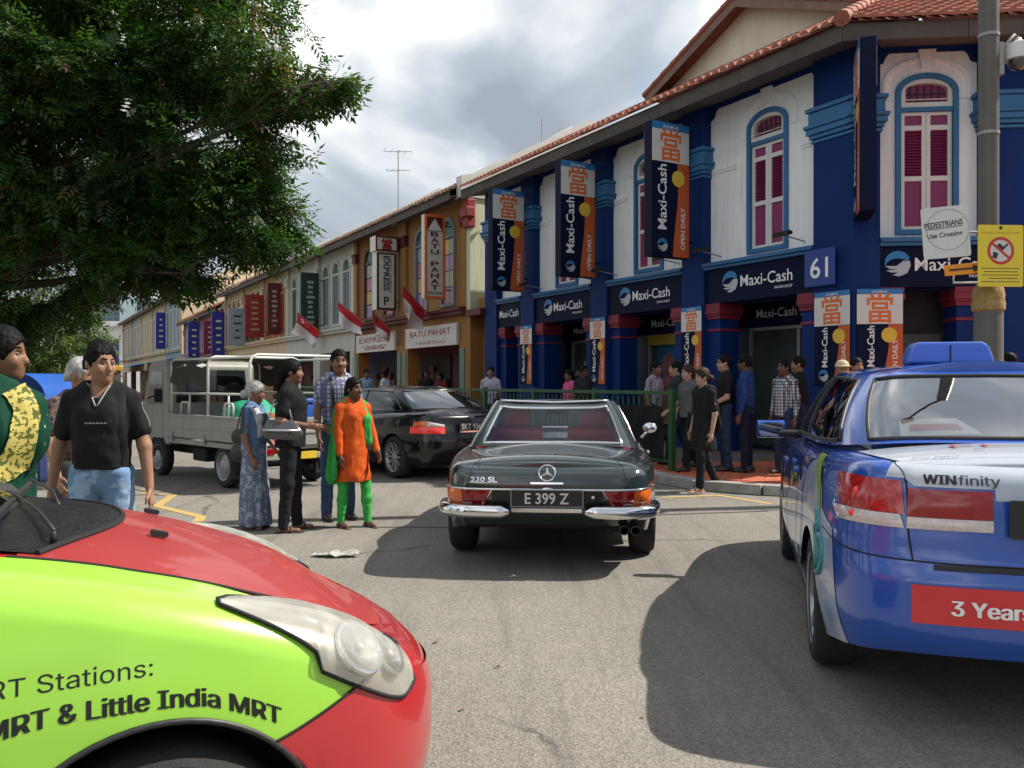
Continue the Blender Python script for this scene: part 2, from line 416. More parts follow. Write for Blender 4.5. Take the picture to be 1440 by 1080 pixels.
# thin line shadow across the road, painted on as a dark stripe
M_LINE_SHADOW = mat('thin_line_shadow', (.05, .049, .047), .7, var=.3, scale=20)
stripe('thin_line_shadow', [gp(20, 738), gp(330, 741.5), gp(640, 742), gp(935, 724), gp(1080, 719)], .05, M_LINE_SHADOW, .003)
# ------------------------------------------------------------------ shop houses
BLUE = mat('maxi_blue_paint', '#0d2c66', .6, var=.14, scale=1.2, streak=.38, spec=.15)
BLUE2 = mat('maxi_light_blue_paint', '#2a6796', .55, var=.10, scale=2, streak=.2)
NAVY = mat('maxi_navy_board', '#0a1230', .6, var=.08, spec=.12)
WHITEW = mat('white_plaster', '#eaebec', .8, var=.05, scale=1.5, streak=.24, bump=.15, bscale=18)
MAG = mat('magenta_shutter', '#7c2357', .5, var=.12, scale=3)
CREAM = mat('cream_plaster', '#d8cdb8', .8, var=.07, scale=1.2, streak=.2, bump=.15, bscale=18)
WPAINT = mat('white_gloss_paint', '#cfceca', .4, var=.05)
REDCAP = mat('maroon_paint', '#7a1f33', .6, var=.12)
TERRA = mat('terracotta_tile', (.36, .115, .062), .8, col2=(.22, .075, .05), scale=1.6, detail=8, bump=.3, bscale=30)
TERRA_OLD = mat('old_terracotta_tile', (.30, .16, .11), .85, col2=(.42, .33, .26), scale=.7, detail=8, bump=.3, bscale=30)
DKWOOD = mat('dark_eave_board', (.075, .062, .055), .8, var=.3, scale=2, bump=.2)
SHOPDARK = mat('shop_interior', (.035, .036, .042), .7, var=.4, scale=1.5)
GLASSD = glass_mat('shop_glass', (.55, .6, .62), .06, .01)
BLACK = mat('black_metal', (.012, .012, .013), .45)
ORANGE = mat('banner_orange', '#b9551f', .5, var=.04)
TXTW = mat('white_print', '#e6e8ea', .5, var=.02)
TXTORG = mat('orange_print', '#d96a2b', .5, var=.02)
LBLUE = mat('banner_sky_blue', '#2a77b2', .5, var=.04)
GOLD = mat('banner_gold_disc', '#d9b43c', .5, var=.08)
SILV = mat('silver_print', '#aeb4ba', .5, var=.02)
SOFT = mat('soffit', (.10, .09, .085), .85, var=.2)
GREYM = mat('grey_metal', (.28, .28, .27), .5, metal=.3, var=.1)

def swoosh(mb_b, mb_w, x, z, s, y, M=None):
    """round wave emblem: blue crescent over silver wing strokes; x is its left as read from the street (reading runs -x)"""
    def poly(mb, pts): mb.plate([(x-p[0]*s, z+p[1]*s) for p in pts], [], y, y+.006, M)
    n = 14
    # blue crest
    outer = [(.5+.5*math.cos(R(a)), .55+.47*math.sin(R(a))) for a in np.linspace(25, 185, n)]
    inner = [(.50+.46*math.cos(R(a)), .42+.30*math.sin(R(a))) for a in np.linspace(185, 35, n)]
    poly(mb_b, outer+inner)
    # silver wing
    poly(mb_w, [(.97, .62), (1.0, .42), (.86, .12), (.55, .0), (.30, .06), (.55, .16), (.25, .16), (.05, .24), (.5, .28), (.2, .30), (.0, .42), (.45, .42), (.72, .62)])

def maxi_banner(parent, w, h, y, two=True, M=None, yb=-.05, frame=True):
    """upright advertising board, x in [-w/2,w/2], z in [0,h]; face towards +y at y"""
    MB().box(-w/2, w/2, yb, y, 0, h, M).build('board', NAVY, parent, bevel=.006)
    for side in ([1, -1] if two else [1]):
        a, b, c, d, e2, f = MB(), MB(), MB(), MB(), MB(), MB(); emb, emw = MB(), MB()
        S_ = M if side == 1 else (M or I4) @ T(0, yb+y, 0) @ RZ(math.pi)
        top = h-.055*h
        a.box(-w/2+.004, w/2-.004, y, y+.003, top, h-.004, S_)                         # sky strip
        z1 = top; z0 = top-w*.78*.86
        b.box(-w/2+.004, w/2-.004, y, y+.003, z0, z1-.004, S_)
        # orange lower strip with a wavy inner edge
        n = 14; pts = [(-w/2+.004, .004), (-w/2+.004, z0-.004)]
        for i in range(n+1):
            q = i/n; zz = z0-.004-(z0-.008)*q
            xx = -w/2+w*(.35-.06*math.sin(q*math.pi*1.3+.5)) + .03*w*q
            pts.append((xx, zz))
        c.plate(pts, [], y, y+.003, S_)
        d.plate(circ(-w/2+.30*w, z0-.115*h, .17*w, 18), [], y+.004, y+.008, S_)
        text_xz(e2, 'DI JUMUAL', 0, top+.012*h, .022*h, y+.005, M=S_, align='C', shear=.3, bold=.01)
        text_xz(f, '當', 0, z0+.09*w, .50*w, y+.0055, width=.56*w, M=S_, align='C', bold=.012)
        # vertical name: reads upward
        vv, ff = text_geo('Maxi-Cash', .012)
        hh = .23*w; k = hh/.70; L_ = vv[:, 0].max()*k; zs = .20*h if h > 2 else .19*h; sc = (z0-.02*h-zs)/L_; k *= min(sc, 1.35)
        e2.add([(.12*w+q[1]*k, y+.005, zs+q[0]*k) for q in (vv*np.array([1, 1]))], ff, S_)
        vv2, ff2 = text_geo('OPEN DAILY', .01); k2 = .11*w/.70; k2 = min(k2, .45*h/vv2[:, 0].max())
        e2.add([(-w/2+.12*w+q[1]*k2, y+.0055, .06*h+q[0]*k2) for q in vv2], ff2, S_)
        swoosh(emb, emw, .36*w, .035*h, .27*w, y+.004, S_)
        a.build('sky_strip', LBLUE, parent); b.build('white_panel', WPAINT, parent); c.build('orange_strip', ORANGE, parent)
        d.build('gold_disc', GOLD, parent); e2.build('lettering', TXTW, parent, recalc=False); f.build('character', TXTORG, parent, recalc=False)
        emb.build('emblem_crest', LBLUE, parent); emw.build('emblem_wing', SILV, parent)

def tile_roof(parent, M, x0, x1, run, m, pitch=.2, slope=28, hip0=None, hip1=None, individual=True, part='roof'):
    """barrel tiles. Local frame of M: x along eave, y towards the street (eave edge at y=0, roof climbs to -y), z=0 at the eave edge"""
    tl = .36; a = R(slope); r = pitch*.46
    def col_verts(y0, y1, lift, nseg=5):
        out = []
        for yy, rr, l in ((y0, r*1.0, lift+.03), (y1, r*.86, lift)):
            for j in range(nseg+1):
                t = math.pi*j/nseg; out.append((rr*math.cos(t), -yy*math.cos(a), yy*math.sin(a)+rr*.75*math.sin(t)+l))
        fs = [(j, j+1, nseg+1+j+1, nseg+1+j) for j in range(nseg)]
        fs.append(tuple(range(nseg, -1, -1)))
        return out, fs
    n = int((x1-x0)/pitch); rest = MB(); first = None
    slab = MB()
    e_me = MB().add(*col_verts(-.03, tl, 0)).mesh('roof_tile', smooth=50)
    base = slab
    # pan sheet under the barrels
    def lim(x):
        L_ = run
        if hip0 is not None: L_ = min(L_, (x-x0)*hip0)
        if hip1 is not None: L_ = min(L_, (x1-x)*hip1)
        return max(.02, L_)
    xs = [x0+(x1-x0)*i/24 for i in range(25)]
    P = [[(x, -0*math.cos(a), -.02) for x in xs], [(x, -lim(x), lim(x)*math.tan(a)-.02) for x in xs]]
    slab.grid(P, M=M)
    roof = slab.build(part, m, parent, recalc=False)
    for i in range(n):
        x = x0+pitch*(i+.5)
        L_ = lim(x)/math.cos(a)
        if L_ < .1: continue
        if individual:
            o = link_mesh('roof_tile', e_me, m, roof); o.matrix_local = M @ T(x, 0, 0)
            o.matrix_local = M @ T(x, random.uniform(-.012, .012), random.uniform(-.006, .006)) @ RZ(random.uniform(-.02, .02))
        k = 1 if individual else 0
        while k*tl*.9 < L_-.1:
            vs, fs = col_verts(k*tl*.9, min(L_, k*tl*.9+tl), .0)
            rest.add(vs, fs, M @ T(x+random.uniform(-.008, .008), 0, random.uniform(-.006, .006))); k += 1
    if rest.V:
        o = rest.build('tile_courses', m, roof, smooth=50, recalc=False); tag(o, kind='stuff')
    return roof

def maxi_window(parent, xc, M=I4, z0=3.86, w=.98, h=2.62, y=-.2):
    x0, x1 = xc-w/2, xc+w/2; z1 = z0+h; fw = .085
    fr = MB().plate(arch(x0, x1, z0, z1, .30, 14), [arch(x0+fw, x1-fw, z0+fw, z1-fw, .24, 14)], y-.10, y+.05, M).build('window', BLUE2, parent, bevel=.006)
    # cross bar below fanlight
    zb = z1-.62
    MB().box(x0+fw-.004, x1-fw+.004, y-.08, y+.03, zb, zb+.07, M).build('transom', BLUE2, fr)
    MB().plate(arch(x0+fw+.002, x1-fw-.002, zb+.072, z1-fw-.002, .22, 12), [arch(x0+fw+.075, x1-fw-.075, zb+.15, z1-fw-.075, .10, 10)], y-.09, y+.01, M).build('fanlight_frame', WPAINT, fr)
    g_ = MB(); xa, xb = x0+fw+.07, x1-fw-.07
    g_.box(xa, xb, y-.11, y-.085, zb+.13, z1-fw-.07, M); g_.build('fanlight_panel', MAG, fr)
    bars = MB()
    for i in range(1, 6): bars.box(xa+(xb-xa)*i/6-.008, xa+(xb-xa)*i/6+.008, y-.083, y-.065, zb+.15, z1-fw-.10, M)
    bars.box(xa, xb, y-.084, y-.064, (zb+z1)/2-.01, (zb+z1)/2+.006, M); bars.build('grille', BLACK, fr)
    mid = xc
    for (a, b) in ((x0+fw+.004, mid-.003), (mid+.003, x1-fw-.004)):
        st = .065; zs = [z0+fw+.004, z0+fw+.82, zb-.27, zb-.004]
        holes = []
        for k in range(3): holes.append([(a+st, zs[k]+st*.8), (b-st, zs[k]+st*.8), (b-st, zs[k+1]-st*(.4 if k < 2 else .8)), (a+st, zs[k+1]-st*(.4 if k < 2 else .8))])
        lf = MB().plate([(a, zs[0]), (b, zs[0]), (b, zs[3]), (a, zs[3])], holes, y-.085, y-.015, M).build('shutter', WPAINT, fr)
        MB().box(a+st-.005, b-st+.005, y-.07, y-.045, zs[0]+.03, zs[1], M).build('shutter_panel', MAG, fr); MB().box(a+st-.005, b-st+.005, y-.07, y-.045, zs[2], zs[3]-.03, M).build('shutter_panel', MAG, fr)
        sl = MB(); z = holes[1][0][1]
        while z < holes[1][2][1]-.02:
            sl.add([(a+st, y-.075, z+.045), (b-st, y-.075, z+.045), (b-st, y-.032, z), (a+st, y-.032, z), (a+st, y-.072, z+.053), (b-st, y-.072, z+.053), (b-st, y-.026, z+.008), (a+st, y-.026, z+.008)],
                   [(0, 1, 2, 3), (4, 5, 6, 7), (3, 2, 6, 7), (0, 1, 5, 4)], M); z += .048
        sl.box(a+st-.004, b-st+.004, y-.095, y-.085, zs[1], zs[2], M)
        sl.build('louvre', MAG, fr)
    # plaster hood mould with keystone
    hm = MB().plate(arch(x0-.20, x1+.20, z1-.42, z1+.26, .42, 16), [arch(x0-.14, x1+.14, z1-.43, z1+.20, .40, 16)], y-.02, y+.025, M)
    hm.plate([(xc-.09, z1+.08), (xc+.09, z1+.08), (xc+.14, z1+.38), (xc-.14, z1+.38)], [], y-.02, y+.05, M)
    hm.build('hood_mould', WHITEW, fr, bevel=.005)
    return fr

def capital(parent, x0, x1, M, y0=-.6, y1=0.0, zc=5.5):
    mb = MB()
    for z, h, e in ((zc, .05, .03), (zc+.07, .07, .05), (zc+.14, .10, .09), (zc+.24, .06, .12), (zc+.30, .22, .06), (zc+.52, .07, .10)):
        mb.box(x0-e, x1+e, y0, y1+e, z, z+h, M)
    return mb.build('capital', BLUE2, parent, bevel=.012)

def floodlight(parent, x, z, M, y=-.2):
    f = MB(); f.box(-.17, .17, -.06, .06, -.03, .03, M @ T(x, y+.55, z+.05) @ RX(R(-18))); f.box(-.15, .15, -.045, .045, .03, .05, M @ T(x, y+.55, z+.05) @ RX(R(-18)))
    o = f.build('floodlight', BLACK, parent, bevel=.006)
    MB().tube([(x, y, z-.03), (x, y+.30, z+.01), (x, y+.5, z+.03)], .012, 6, M=M).build('bracket', GREYM, o)

mx = empty('corner_shophouse', (P0.x, P0.y, 0), R(120), 'blue and white corner pawnshop with arched magenta shutters and red tiled eaves', 'shophouse')
def maxi_sign(M, xr, w, zc=3.33, y=-.05, small=False, txt='Maxi-Cash'):
    """name on a fascia: xr = x of the reader's left end"""
    e1, e2, tx = MB(), MB(), MB()
    s = .36 if not small else .26
    swoosh(e1, e2, xr, zc-.16, s*1.12, y+.002, M)
    tw = text_xz(tx, txt, xr-s*1.3, zc-.07, .21 if not small else .16, y+.006, bold=.006, M=M)
    text_xz(tx, 'PAWN SHOP', xr-s*1.3-tw, zc-.19, .05, y+.006, M=M, align='R', bold=.004)
    return e1, e2, tx
PIL = [(2.78, 3.42), (5.98, 6.62), (9.2, 9.86), (11.2, 11.9)]
BAYS = [(.1, 2.78), (3.42, 5.98), (6.62, 9.2), (9.86, 11.2)]
# corner frame (chamfer): origin at the outer corner, x to the reader's left, y outwards
CH = T(-.71, 0, 0) @ RZ(R(174.3-120))
CHL = 2.95
def bay_upper(M, a, b, wx=None):
    outer = [(a, 3.8), (b, 3.8), (b, 6.62), (b-.10, 6.66), (b-.14, 6.76), (b-.2, 6.82), (a+.2, 6.82), (a+.14, 6.76), (a+.10, 6.66), (a, 6.62)]
    holes = [arch(wx-.47, wx+.47, 3.90, 6.44, .28, 12)] if wx is not None else []
    MB().plate(outer, holes, -.36, -.2, M).build('wall_panel', WHITEW, mx)
    bk = MB().box(a-.02, b+.02, -.55, -.37, 3.6, 6.99, M); bk.build('backing_wall', BLUE, mx)
    MB().plate([(a, 6.622), (a+.10, 6.662), (a+.14, 6.762), (a+.2, 6.822), (b-.2, 6.822), (b-.14, 6.762), (b-.10, 6.662), (b, 6.622), (b, 7.0), (a, 7.0)], [], -.355, -.17, M).build('frieze', BLUE, mx)
    # string course
    if wx is not None:
        for (p, q) in ((a+.002, wx-.78), (wx+.78, b-.002)):
            if q-p > .1: MB().box(p, q, -.2, -.165, 5.60, 5.66, M).box(p, q, -.2, -.18, 5.55, 5.602, M).build('string_course', WHITEW, mx)
    ld = MB().box(a-.001, b+.001, -.35, .0, 3.66, 3.72, M).box(a-.001, b+.001, -.35, .05, 3.72, 3.79, M).build('ledge', BLUE2, mx, bevel=.008)
    MB().box(a-.001, b+.001, -.35, -.06, 3.0, 3.658, M).build('fascia_board', NAVY, mx)
def bay_lower(M, a, b, mode=0):
    """jamb columns with maroon caps and a recessed shop front"""
    jw = .34
    for (p, q) in ((a, a+jw), (b-jw, b)):
        MB().box(p, q, -.62, -.12, .12, 2.70, M).build('jamb', BLUE, mx)
        MB().box(p-.03, q+.03, -.65, -.08, 2.70, 2.76, M).box(p-.06, q+.06, -.68, -.04, 2.80, 2.90, M).box(p-.04, q+.04, -.66, -.06, 2.76, 2.80, M).box(p-.05, q+.05, -.67, -.05, 2.90, 2.998, M).box(p-.02, q+.02, -.64, -.10, 2.46, 2.51, M).build('jamb_cap', REDCAP, mx, bevel=.006)
    MB().box(a, b, -.6, -.352, 2.98, 3.6, M).build('beam', BLUE, mx)
for i, (a, b) in enumerate(PIL):
    MB().box(a, b, -.75, 0, .12, 7.0, I4).build('pilaster', BLUE, mx, bevel=.01)
    capital(mx, a, b, I4)
MB().box(-.71, .1, -.55, .0, .12, 7.0).build('pilaster', BLUE, mx, bevel=.01); capital(mx, -.71, .1, I4)
MB().box(-.42, .0, -.55, .0, .12, 7.0, CH).build('pilaster', BLUE, mx, bevel=.01); capital(mx, -.42, 0, CH)
MB().box(-CHL-.55, -1.98, -.55, .0, .12, 7.0, CH).build('pilaster', BLUE, mx, bevel=.01); capital(mx, -CHL-.55, -1.98, CH)
WX = [1.30, 4.70, 7.9, None]
for (a, b), wx in zip(BAYS, WX):
    bay_upper(I4, a, b, wx); bay_lower(I4, a, b)
    if wx is not None: maxi_window(mx, wx, I4)
bay_upper(CH, -1.98, -.42, -1.2); maxi_window(mx, -1.2, CH); bay_lower(CH, -1.98, -.42)
# blue stringer below the eave, recess walls, ceiling of the covered way
SHOP = mat('shop_front_navy', '#0f2550', .5, var=.15)
MB().box(.3, 11.9, -1.400, -1.250, .12, 3.4).build('shop_front', SHOP, mx)
MB().box(-.6, 11.9, -1.250, -.6, 3.30, 3.40).build('walkway_ceiling', mat('walkway_ceiling', (.30, .30, .30), .8), mx)
MB().box(-3.2, 11.9, -1.250, 2.4, .100, .119).build('walkway_floor', mat('walkway_floor', (.16, .12, .11), .5, var=.3, scale=2), mx)
# glazed fronts in the recess
for i, (a, b) in enumerate(BAYS[:3]):
    o = MB().box(a+.1, b-.1, -1.240, -1.200, .2, 2.55).build('shop_window', mat('dark_glass', (.045, .055, .055), .08, var=.3, scale=1, spec=.8), mx)
    fm = MB()
    for xx in (a+.1, (a+b)/2, b-.1): fm.box(xx-.03, xx+.03, -1.200, -1.160, .2, 2.55)
    fm.box(a+.1, b-.1, -1.200, -1.162, 2.5, 2.56); fm.build('window_frame', GREYM, o)
    sg = MB().box(a-.1, b+.1, -1.200, -1.050, 2.58, 3.1).build('inner_fascia', NAVY, mx)
    e1, e2, tx = MB(), MB(), MB()
    text_xz(tx, 'Maxi-Cash 大興當', (a+b)/2+.95, 2.74, .17, -1.045, bold=.004)
    tx.build('lettering', mat('dim_white_print', '#b9bdb4', .5), sg, recalc=False)
# big window print of the second shop: pale emblem with MA on dark glass, portrait poster
e1, e2, tx = MB(), MB(), MB()
swoosh(e2, e2, 9.05, 1.35, .42, -1.185); text_xz(tx, 'Maxi', 8.58, 1.72, .30, -1.185, bold=.02)
GREYP = mat('frosted_print', '#8b8d90', .5)
o = e2.build('window_print', GREYP, mx); tx.build('lettering', GREYP, o, recalc=False)
pp = MB().box(4.8, 5.6, -1.190, -1.160, .5, 2.5).build('window_poster', mat('poster_teal', '#2a5f86', .4, col2='#16324e', scale=1.1), mx)
MB().plate(circ(5.2, 1.85, .21, 18, .28), [], -1.160, -1.155).plate([(4.9, .52), (5.53, .52), (5.47, 1.35), (5.33, 1.58), (5.11, 1.58), (4.95, 1.35)], [], -1.160, -1.156).build('portrait', mat('poster_rose', '#a8685c', .5, col2='#5d3540', scale=4), pp)
MB().box(4.0, 5.8, -1.100, -1.060, 2.32, 2.56).build('yellow_strip', mat('poster_yellow', '#8c7d22', .5), mx)
# atm-like grey doors in the chamfer
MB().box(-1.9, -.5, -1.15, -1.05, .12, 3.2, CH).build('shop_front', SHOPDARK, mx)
MB().box(-1.75, -1.02, -1.05, -1.0, .2, 2.3, CH).build('steel_door', mat('steel_door', '#5d6660', .45, var=.12), mx, bevel=.01)
# fascia names
for (xr, w, M) in ((2.30, 2.4, I4), (5.55, 2.4, I4), (8.75, 2.4, I4)):
    e1, e2, tx = maxi_sign(M, xr, w); 
    o = e1.build('emblem_crest', LBLUE, mx); e2.build('emblem_wing', SILV, mx); tx.build('lettering', TXTW, mx, recalc=False)
tx = MB(); text_xz(tx, 'Maxi-Cash', 11.1, 3.27, .20, -.045, width=1.05, bold=.006); tx.build('lettering', TXTW, mx, recalc=False)
e1, e2, tx = maxi_sign(CH, -.50, 2.0); e1.build('emblem_crest', LBLUE, mx); e2.build('emblem_wing', SILV, mx); tx.build('lettering', TXTW, mx, recalc=False)
# 61 plate at the corner
pl = MB().box(-.42, .20, .06, .10, 3.07, 3.69).build('number_plate', mat('number_blue', '#1d3a86', .4, var=.04), mx, bevel=.012)
tx = MB(); text_xz(tx, '61', -.11, 3.215, .33, .103, align='C', bold=.012); tx.build('lettering', TXTW, pl, recalc=False)
MB().box(-.3, .1, -.0, .06, 3.3, 3.4).build('plate_bracket', BLACK, mx)
for x in (.45, 2.5, 3.7, 5.85, 6.85, 9.1): floodlight(mx, x, 3.95, I4)
# eaves: dark soffit and fascia, tiles
def eave(M, x0, x1, ov=.72, m0=0., m1=0.):
    sf = MB()
    sf.add([(x0-m0*.6, -.5, 6.98), (x1+m1*.6, -.5, 6.98), (x1+m1*.6*0+m1*ov, ov-.03, 6.76), (x0-m0*ov, ov-.03, 6.76), (x0-m0*.6, -.5, 7.03), (x1+m1*.6, -.5, 7.03), (x1+m1*ov, ov-.03, 6.81), (x0-m0*ov, ov-.03, 6.81)],
           [(0, 1, 2, 3), (4, 5, 6, 7), (0, 1, 5, 4), (1, 2, 6, 5), (2, 3, 7, 6), (3, 0, 4, 7)], M)
    sf.build('soffit', SOFT, mx)
    n = max(2, int((x1-x0)/1.9))
    for k in range(n):
        p, q = x0-m0*ov+(x1-x0+(m0+m1)*ov)*k/n, x0-m0*ov+(x1-x0+(m0+m1)*ov)*(k+1)/n
        MB().box(p+.004, q-.004, ov-.03, ov+.005, 6.70, 6.97, M).build('eave_board', DKWOOD, mx, bevel=.005)
tg = math.tan(R(54.3/2))
eave(I4, -.71, 12.0, m0=tg)
eave(CH, -CHL, 0, m0=tg, m1=tg)
tile_roof(mx, T(0, .80, 6.99), -.71-.8*tg, 12.05, 3.4, TERRA, hip0=1/tg)
tile_roof(mx, CH @ T(0, .80, 6.99), -CHL-.8*tg, .8*tg, 3.4, TERRA, hip0=1/tg, hip1=1/tg)
# facade along the other street beyond the chamfer
C2 = CH @ T(-CHL-.0, 0, 0) @ RZ(R(54.3))
MB().box(-9, -.55, -.6, -.2, .12, 7.0, C2).build('wall_panel', BLUE, mx)
MB().box(-1.05, -.35, -.6, .0, .12, 7.0, C2).build('pilaster', BLUE, mx, bevel=.01); capital(mx, -1.05, -.35, C2)
MB().box(-9, -1.05, -.198, -.1, 3.9, 6.6, C2).build('wall_panel', WHITEW, mx)
eave(C2, -9, 0, m1=tg)
tile_roof(mx, C2 @ T(0, .80, 6.99), -9, .8*tg, 3.4, TERRA, hip1=1/tg, individual=False)
# hip ridge caps
def ridge_cap(p, q, n=10, r=.12):
    p, q = Vector(p), Vector(q); mb = MB()
    for k in range(n):
        a = p.lerp(q, k/n); b = p.lerp(q, (k+1.12)/n)
        mb.tube([a, b], [r*1.05, r*.9], 8)
    return mb
for F in (I4, CH @ T(-CHL, 0, 0) @ RZ(R(54.3))):
    c_ = F @ Vector((-.71-.8*tg if F is I4 else .8*tg, .80, 7.02)) 
    bis = (F.to_3x3() @ Vector((0, -1, 0)) + CH.to_3x3() @ Vector((0, -1, 0))).normalized()
    e_ = c_+bis*(3.3/math.cos(R(27.15))); e_.z = 7.02+3.3*math.tan(R(28))
    ridge_cap(c_, e_).build('hip_ridge', TERRA, mx, smooth=45)
# white party wall coping at the far end, end wall
MB().box(11.9, 12.05, -9, -.1, .12, 6.95).build('end_wall', CREAM, mx)
# street-facing gable rising behind the skirt roof: cream wall, tiled slopes, verge boards
VB = mat('verge_board', (.20, .12, .095), .8, var=.2)
MB().plate([(1.2, 8.3), (6.9, 8.3), (6.9, 8.74), (4.05, 9.92), (1.2, 8.74)], [], -8, -2.5).build('gable_wall', CREAM, mx)
for s_ in (1, -1):
    ex = 4.05+3.15*s_; q = (ex-4.05)/abs(ex-4.05)
    MB().plate([(4.05, 9.93), (ex, 8.63), (ex, 8.75), (4.05, 10.05)], [], -8.1, -2.13).build('upper_roof', TERRA, mx)
    MB().plate([(4.05+.003*s_, 9.80), (ex, 8.50), (ex, 8.74), (4.05+.003*s_, 10.04)], [], -2.128, -2.09).build('verge_board', VB, mx)
    tl = MB()
    for r_ in range(9):
        for k in range(9):
            a, b = k/9, (k+1.12)/9; y = -2.12-.22*r_
            tl.tube([(4.05+(ex-4.05)*a, y, 10.07-1.3*a), (4.05+(ex-4.05)*b, y, 10.07-1.3*b)], [.075, .092], 7, caps=False)
    tl.build('tile_courses', TERRA, mx, smooth=45, recalc=False, kind='stuff')
MB().tube([(4.05, -2.0, 10.1), (4.05, -8, 10.1)], .12, 8).build('ridge', TERRA, mx, smooth=45)
# projecting boards (lit advertising boards over the street) and pillar posters
def board_thing(x, ybase, z, w, h, M, label, name='projecting_sign', perp=True, group=None):
    o = empty(name, label=label, cat='sign', group=group)
    W_ = mx.matrix_basis @ M
    loc = (Matrix.Translation((P0.x, P0.y, 0)) @ RZ(R(120)) @ M @ T(x, ybase, z))
    if perp: loc = loc @ RZ(R(-90))     # face turns to the reader coming up the street
    o.matrix_basis = loc
    return o
pj = [(3.15, 'tall blue pawnshop board jutting from the second pilaster past the corner', 2.62, 3.92), (6.35, 'tall blue pawnshop board jutting from the middle pilaster, between the two arched windows', 2.62, 3.88), (9.55, 'tall blue pawnshop board jutting from the pilaster next to the last, beside the narrow bay', 2.62, 3.86)]
for x, lb, h, z in pj:
    o = board_thing(x, .62, z, 1.1, h, I4, lb, group='projecting pawnshop boards')
    maxi_banner(o, .94, h, .12, True, yb=-.12)
    for zz in (.35, h-.35): MB().tube([(.46, 0, zz), (.62, 0, zz)], .025, 6).build('bracket', BLACK, o)
o = board_thing(-.12, .52, 4.05, 1.02, 2.62, CH @ T(-.12, 0, 0) @ RZ(R(-11)) @ T(.12, 0, 0), 'dark edge-on pawnshop board jutting from the chamfered corner', group='projecting pawnshop boards')
maxi_banner(o, .9, 2.62, .12, True, yb=-.12)
for zz in (.35, 2.2): MB().tube([(.44, 0, zz), (.6, 0, zz)], .025, 6).build('bracket', BLACK, o)
posters = [(3.1, .004, I4, .60, 'poster on the pilaster of the second blue board, beside the portrait window'), (6.3, .004, I4, .60, 'poster on the middle pilaster beside the window with the pale emblem'), (9.53, .004, I4, .60, 'poster on the pilaster beside the narrow end bay'),
           (-.31, .004, I4, .72, 'wide pawnshop poster under the number 61 plate'), (-.40, .008, CH, .72, 'wide pawnshop poster on the chamfered corner beside the steel door')]
for x, y, M, w, lb in posters:
    o = board_thing(x, y, 1.42, w, 1.55, M, lb, name='pillar_poster', perp=False, group='orange and blue pillar posters')
    maxi_banner(o, w, 1.55, .025, False, yb=0)
# ------------------------------------------------------------------ the row of old shop houses down the street
OCHRE = mat('ochre_plaster', '#946a38', .8, var=.12, scale=.8, streak=.3, bump=.2, bscale=14)
OCHRE2 = mat('dark_ochre_plaster', '#7d5631', .8, var=.12, scale=.8, streak=.3)
PGREEN = mat('pale_green_plaster', '#c6cbb2', .8, var=.06, scale=.8, streak=.3, bump=.2, bscale=12)
OFFW = mat('grey_white_plaster', '#b5b9b0', .8, var=.08, scale=1.0, streak=.35)
CRM2 = mat('aged_cream_plaster', '#c4b492', .85, var=.12, scale=1.0, streak=.45, bump=.2, bscale=14)
PINK = mat('pink_plaster', '#b08a90', .85, var=.1, scale=1.0, streak=.35)
GRNSH = mat('green_shutter', '#3d6650', .6, var=.15)
GREYSH = mat('grey_shutter', '#77808a', .6, var=.12)
REDSH = mat('red_shutter', '#8c2b2c', .6, var=.15)
BLUSH = mat('blue_shutter', '#2c3a78', .6, var=.15)
YELSH = mat('yellow_shutter', '#b58a24', .6, var=.15)
BRNSH = mat('brown_shutter', '#5a3524', .6, var=.15)
MAROON = mat('maroon_board', '#57181f', .6, var=.15)
TEALP = mat('teal_paint', '#4e7f73', .6, var=.1)
SIGNW = mat('sign_white', '#c9c6be', .5, var=.06)
SIGNR = mat('sign_red_print', '#8e1f28', .5)
SIGNB = mat('sign_dark_print', '#23242c', .5)
PALEPAN = [mat('pane_rose', '#b4727a', .4), mat('pane_straw', '#bfa152', .4), mat('pane_lilac', '#8f86ad', .4), mat('pane_mint', '#86a596', .4)]
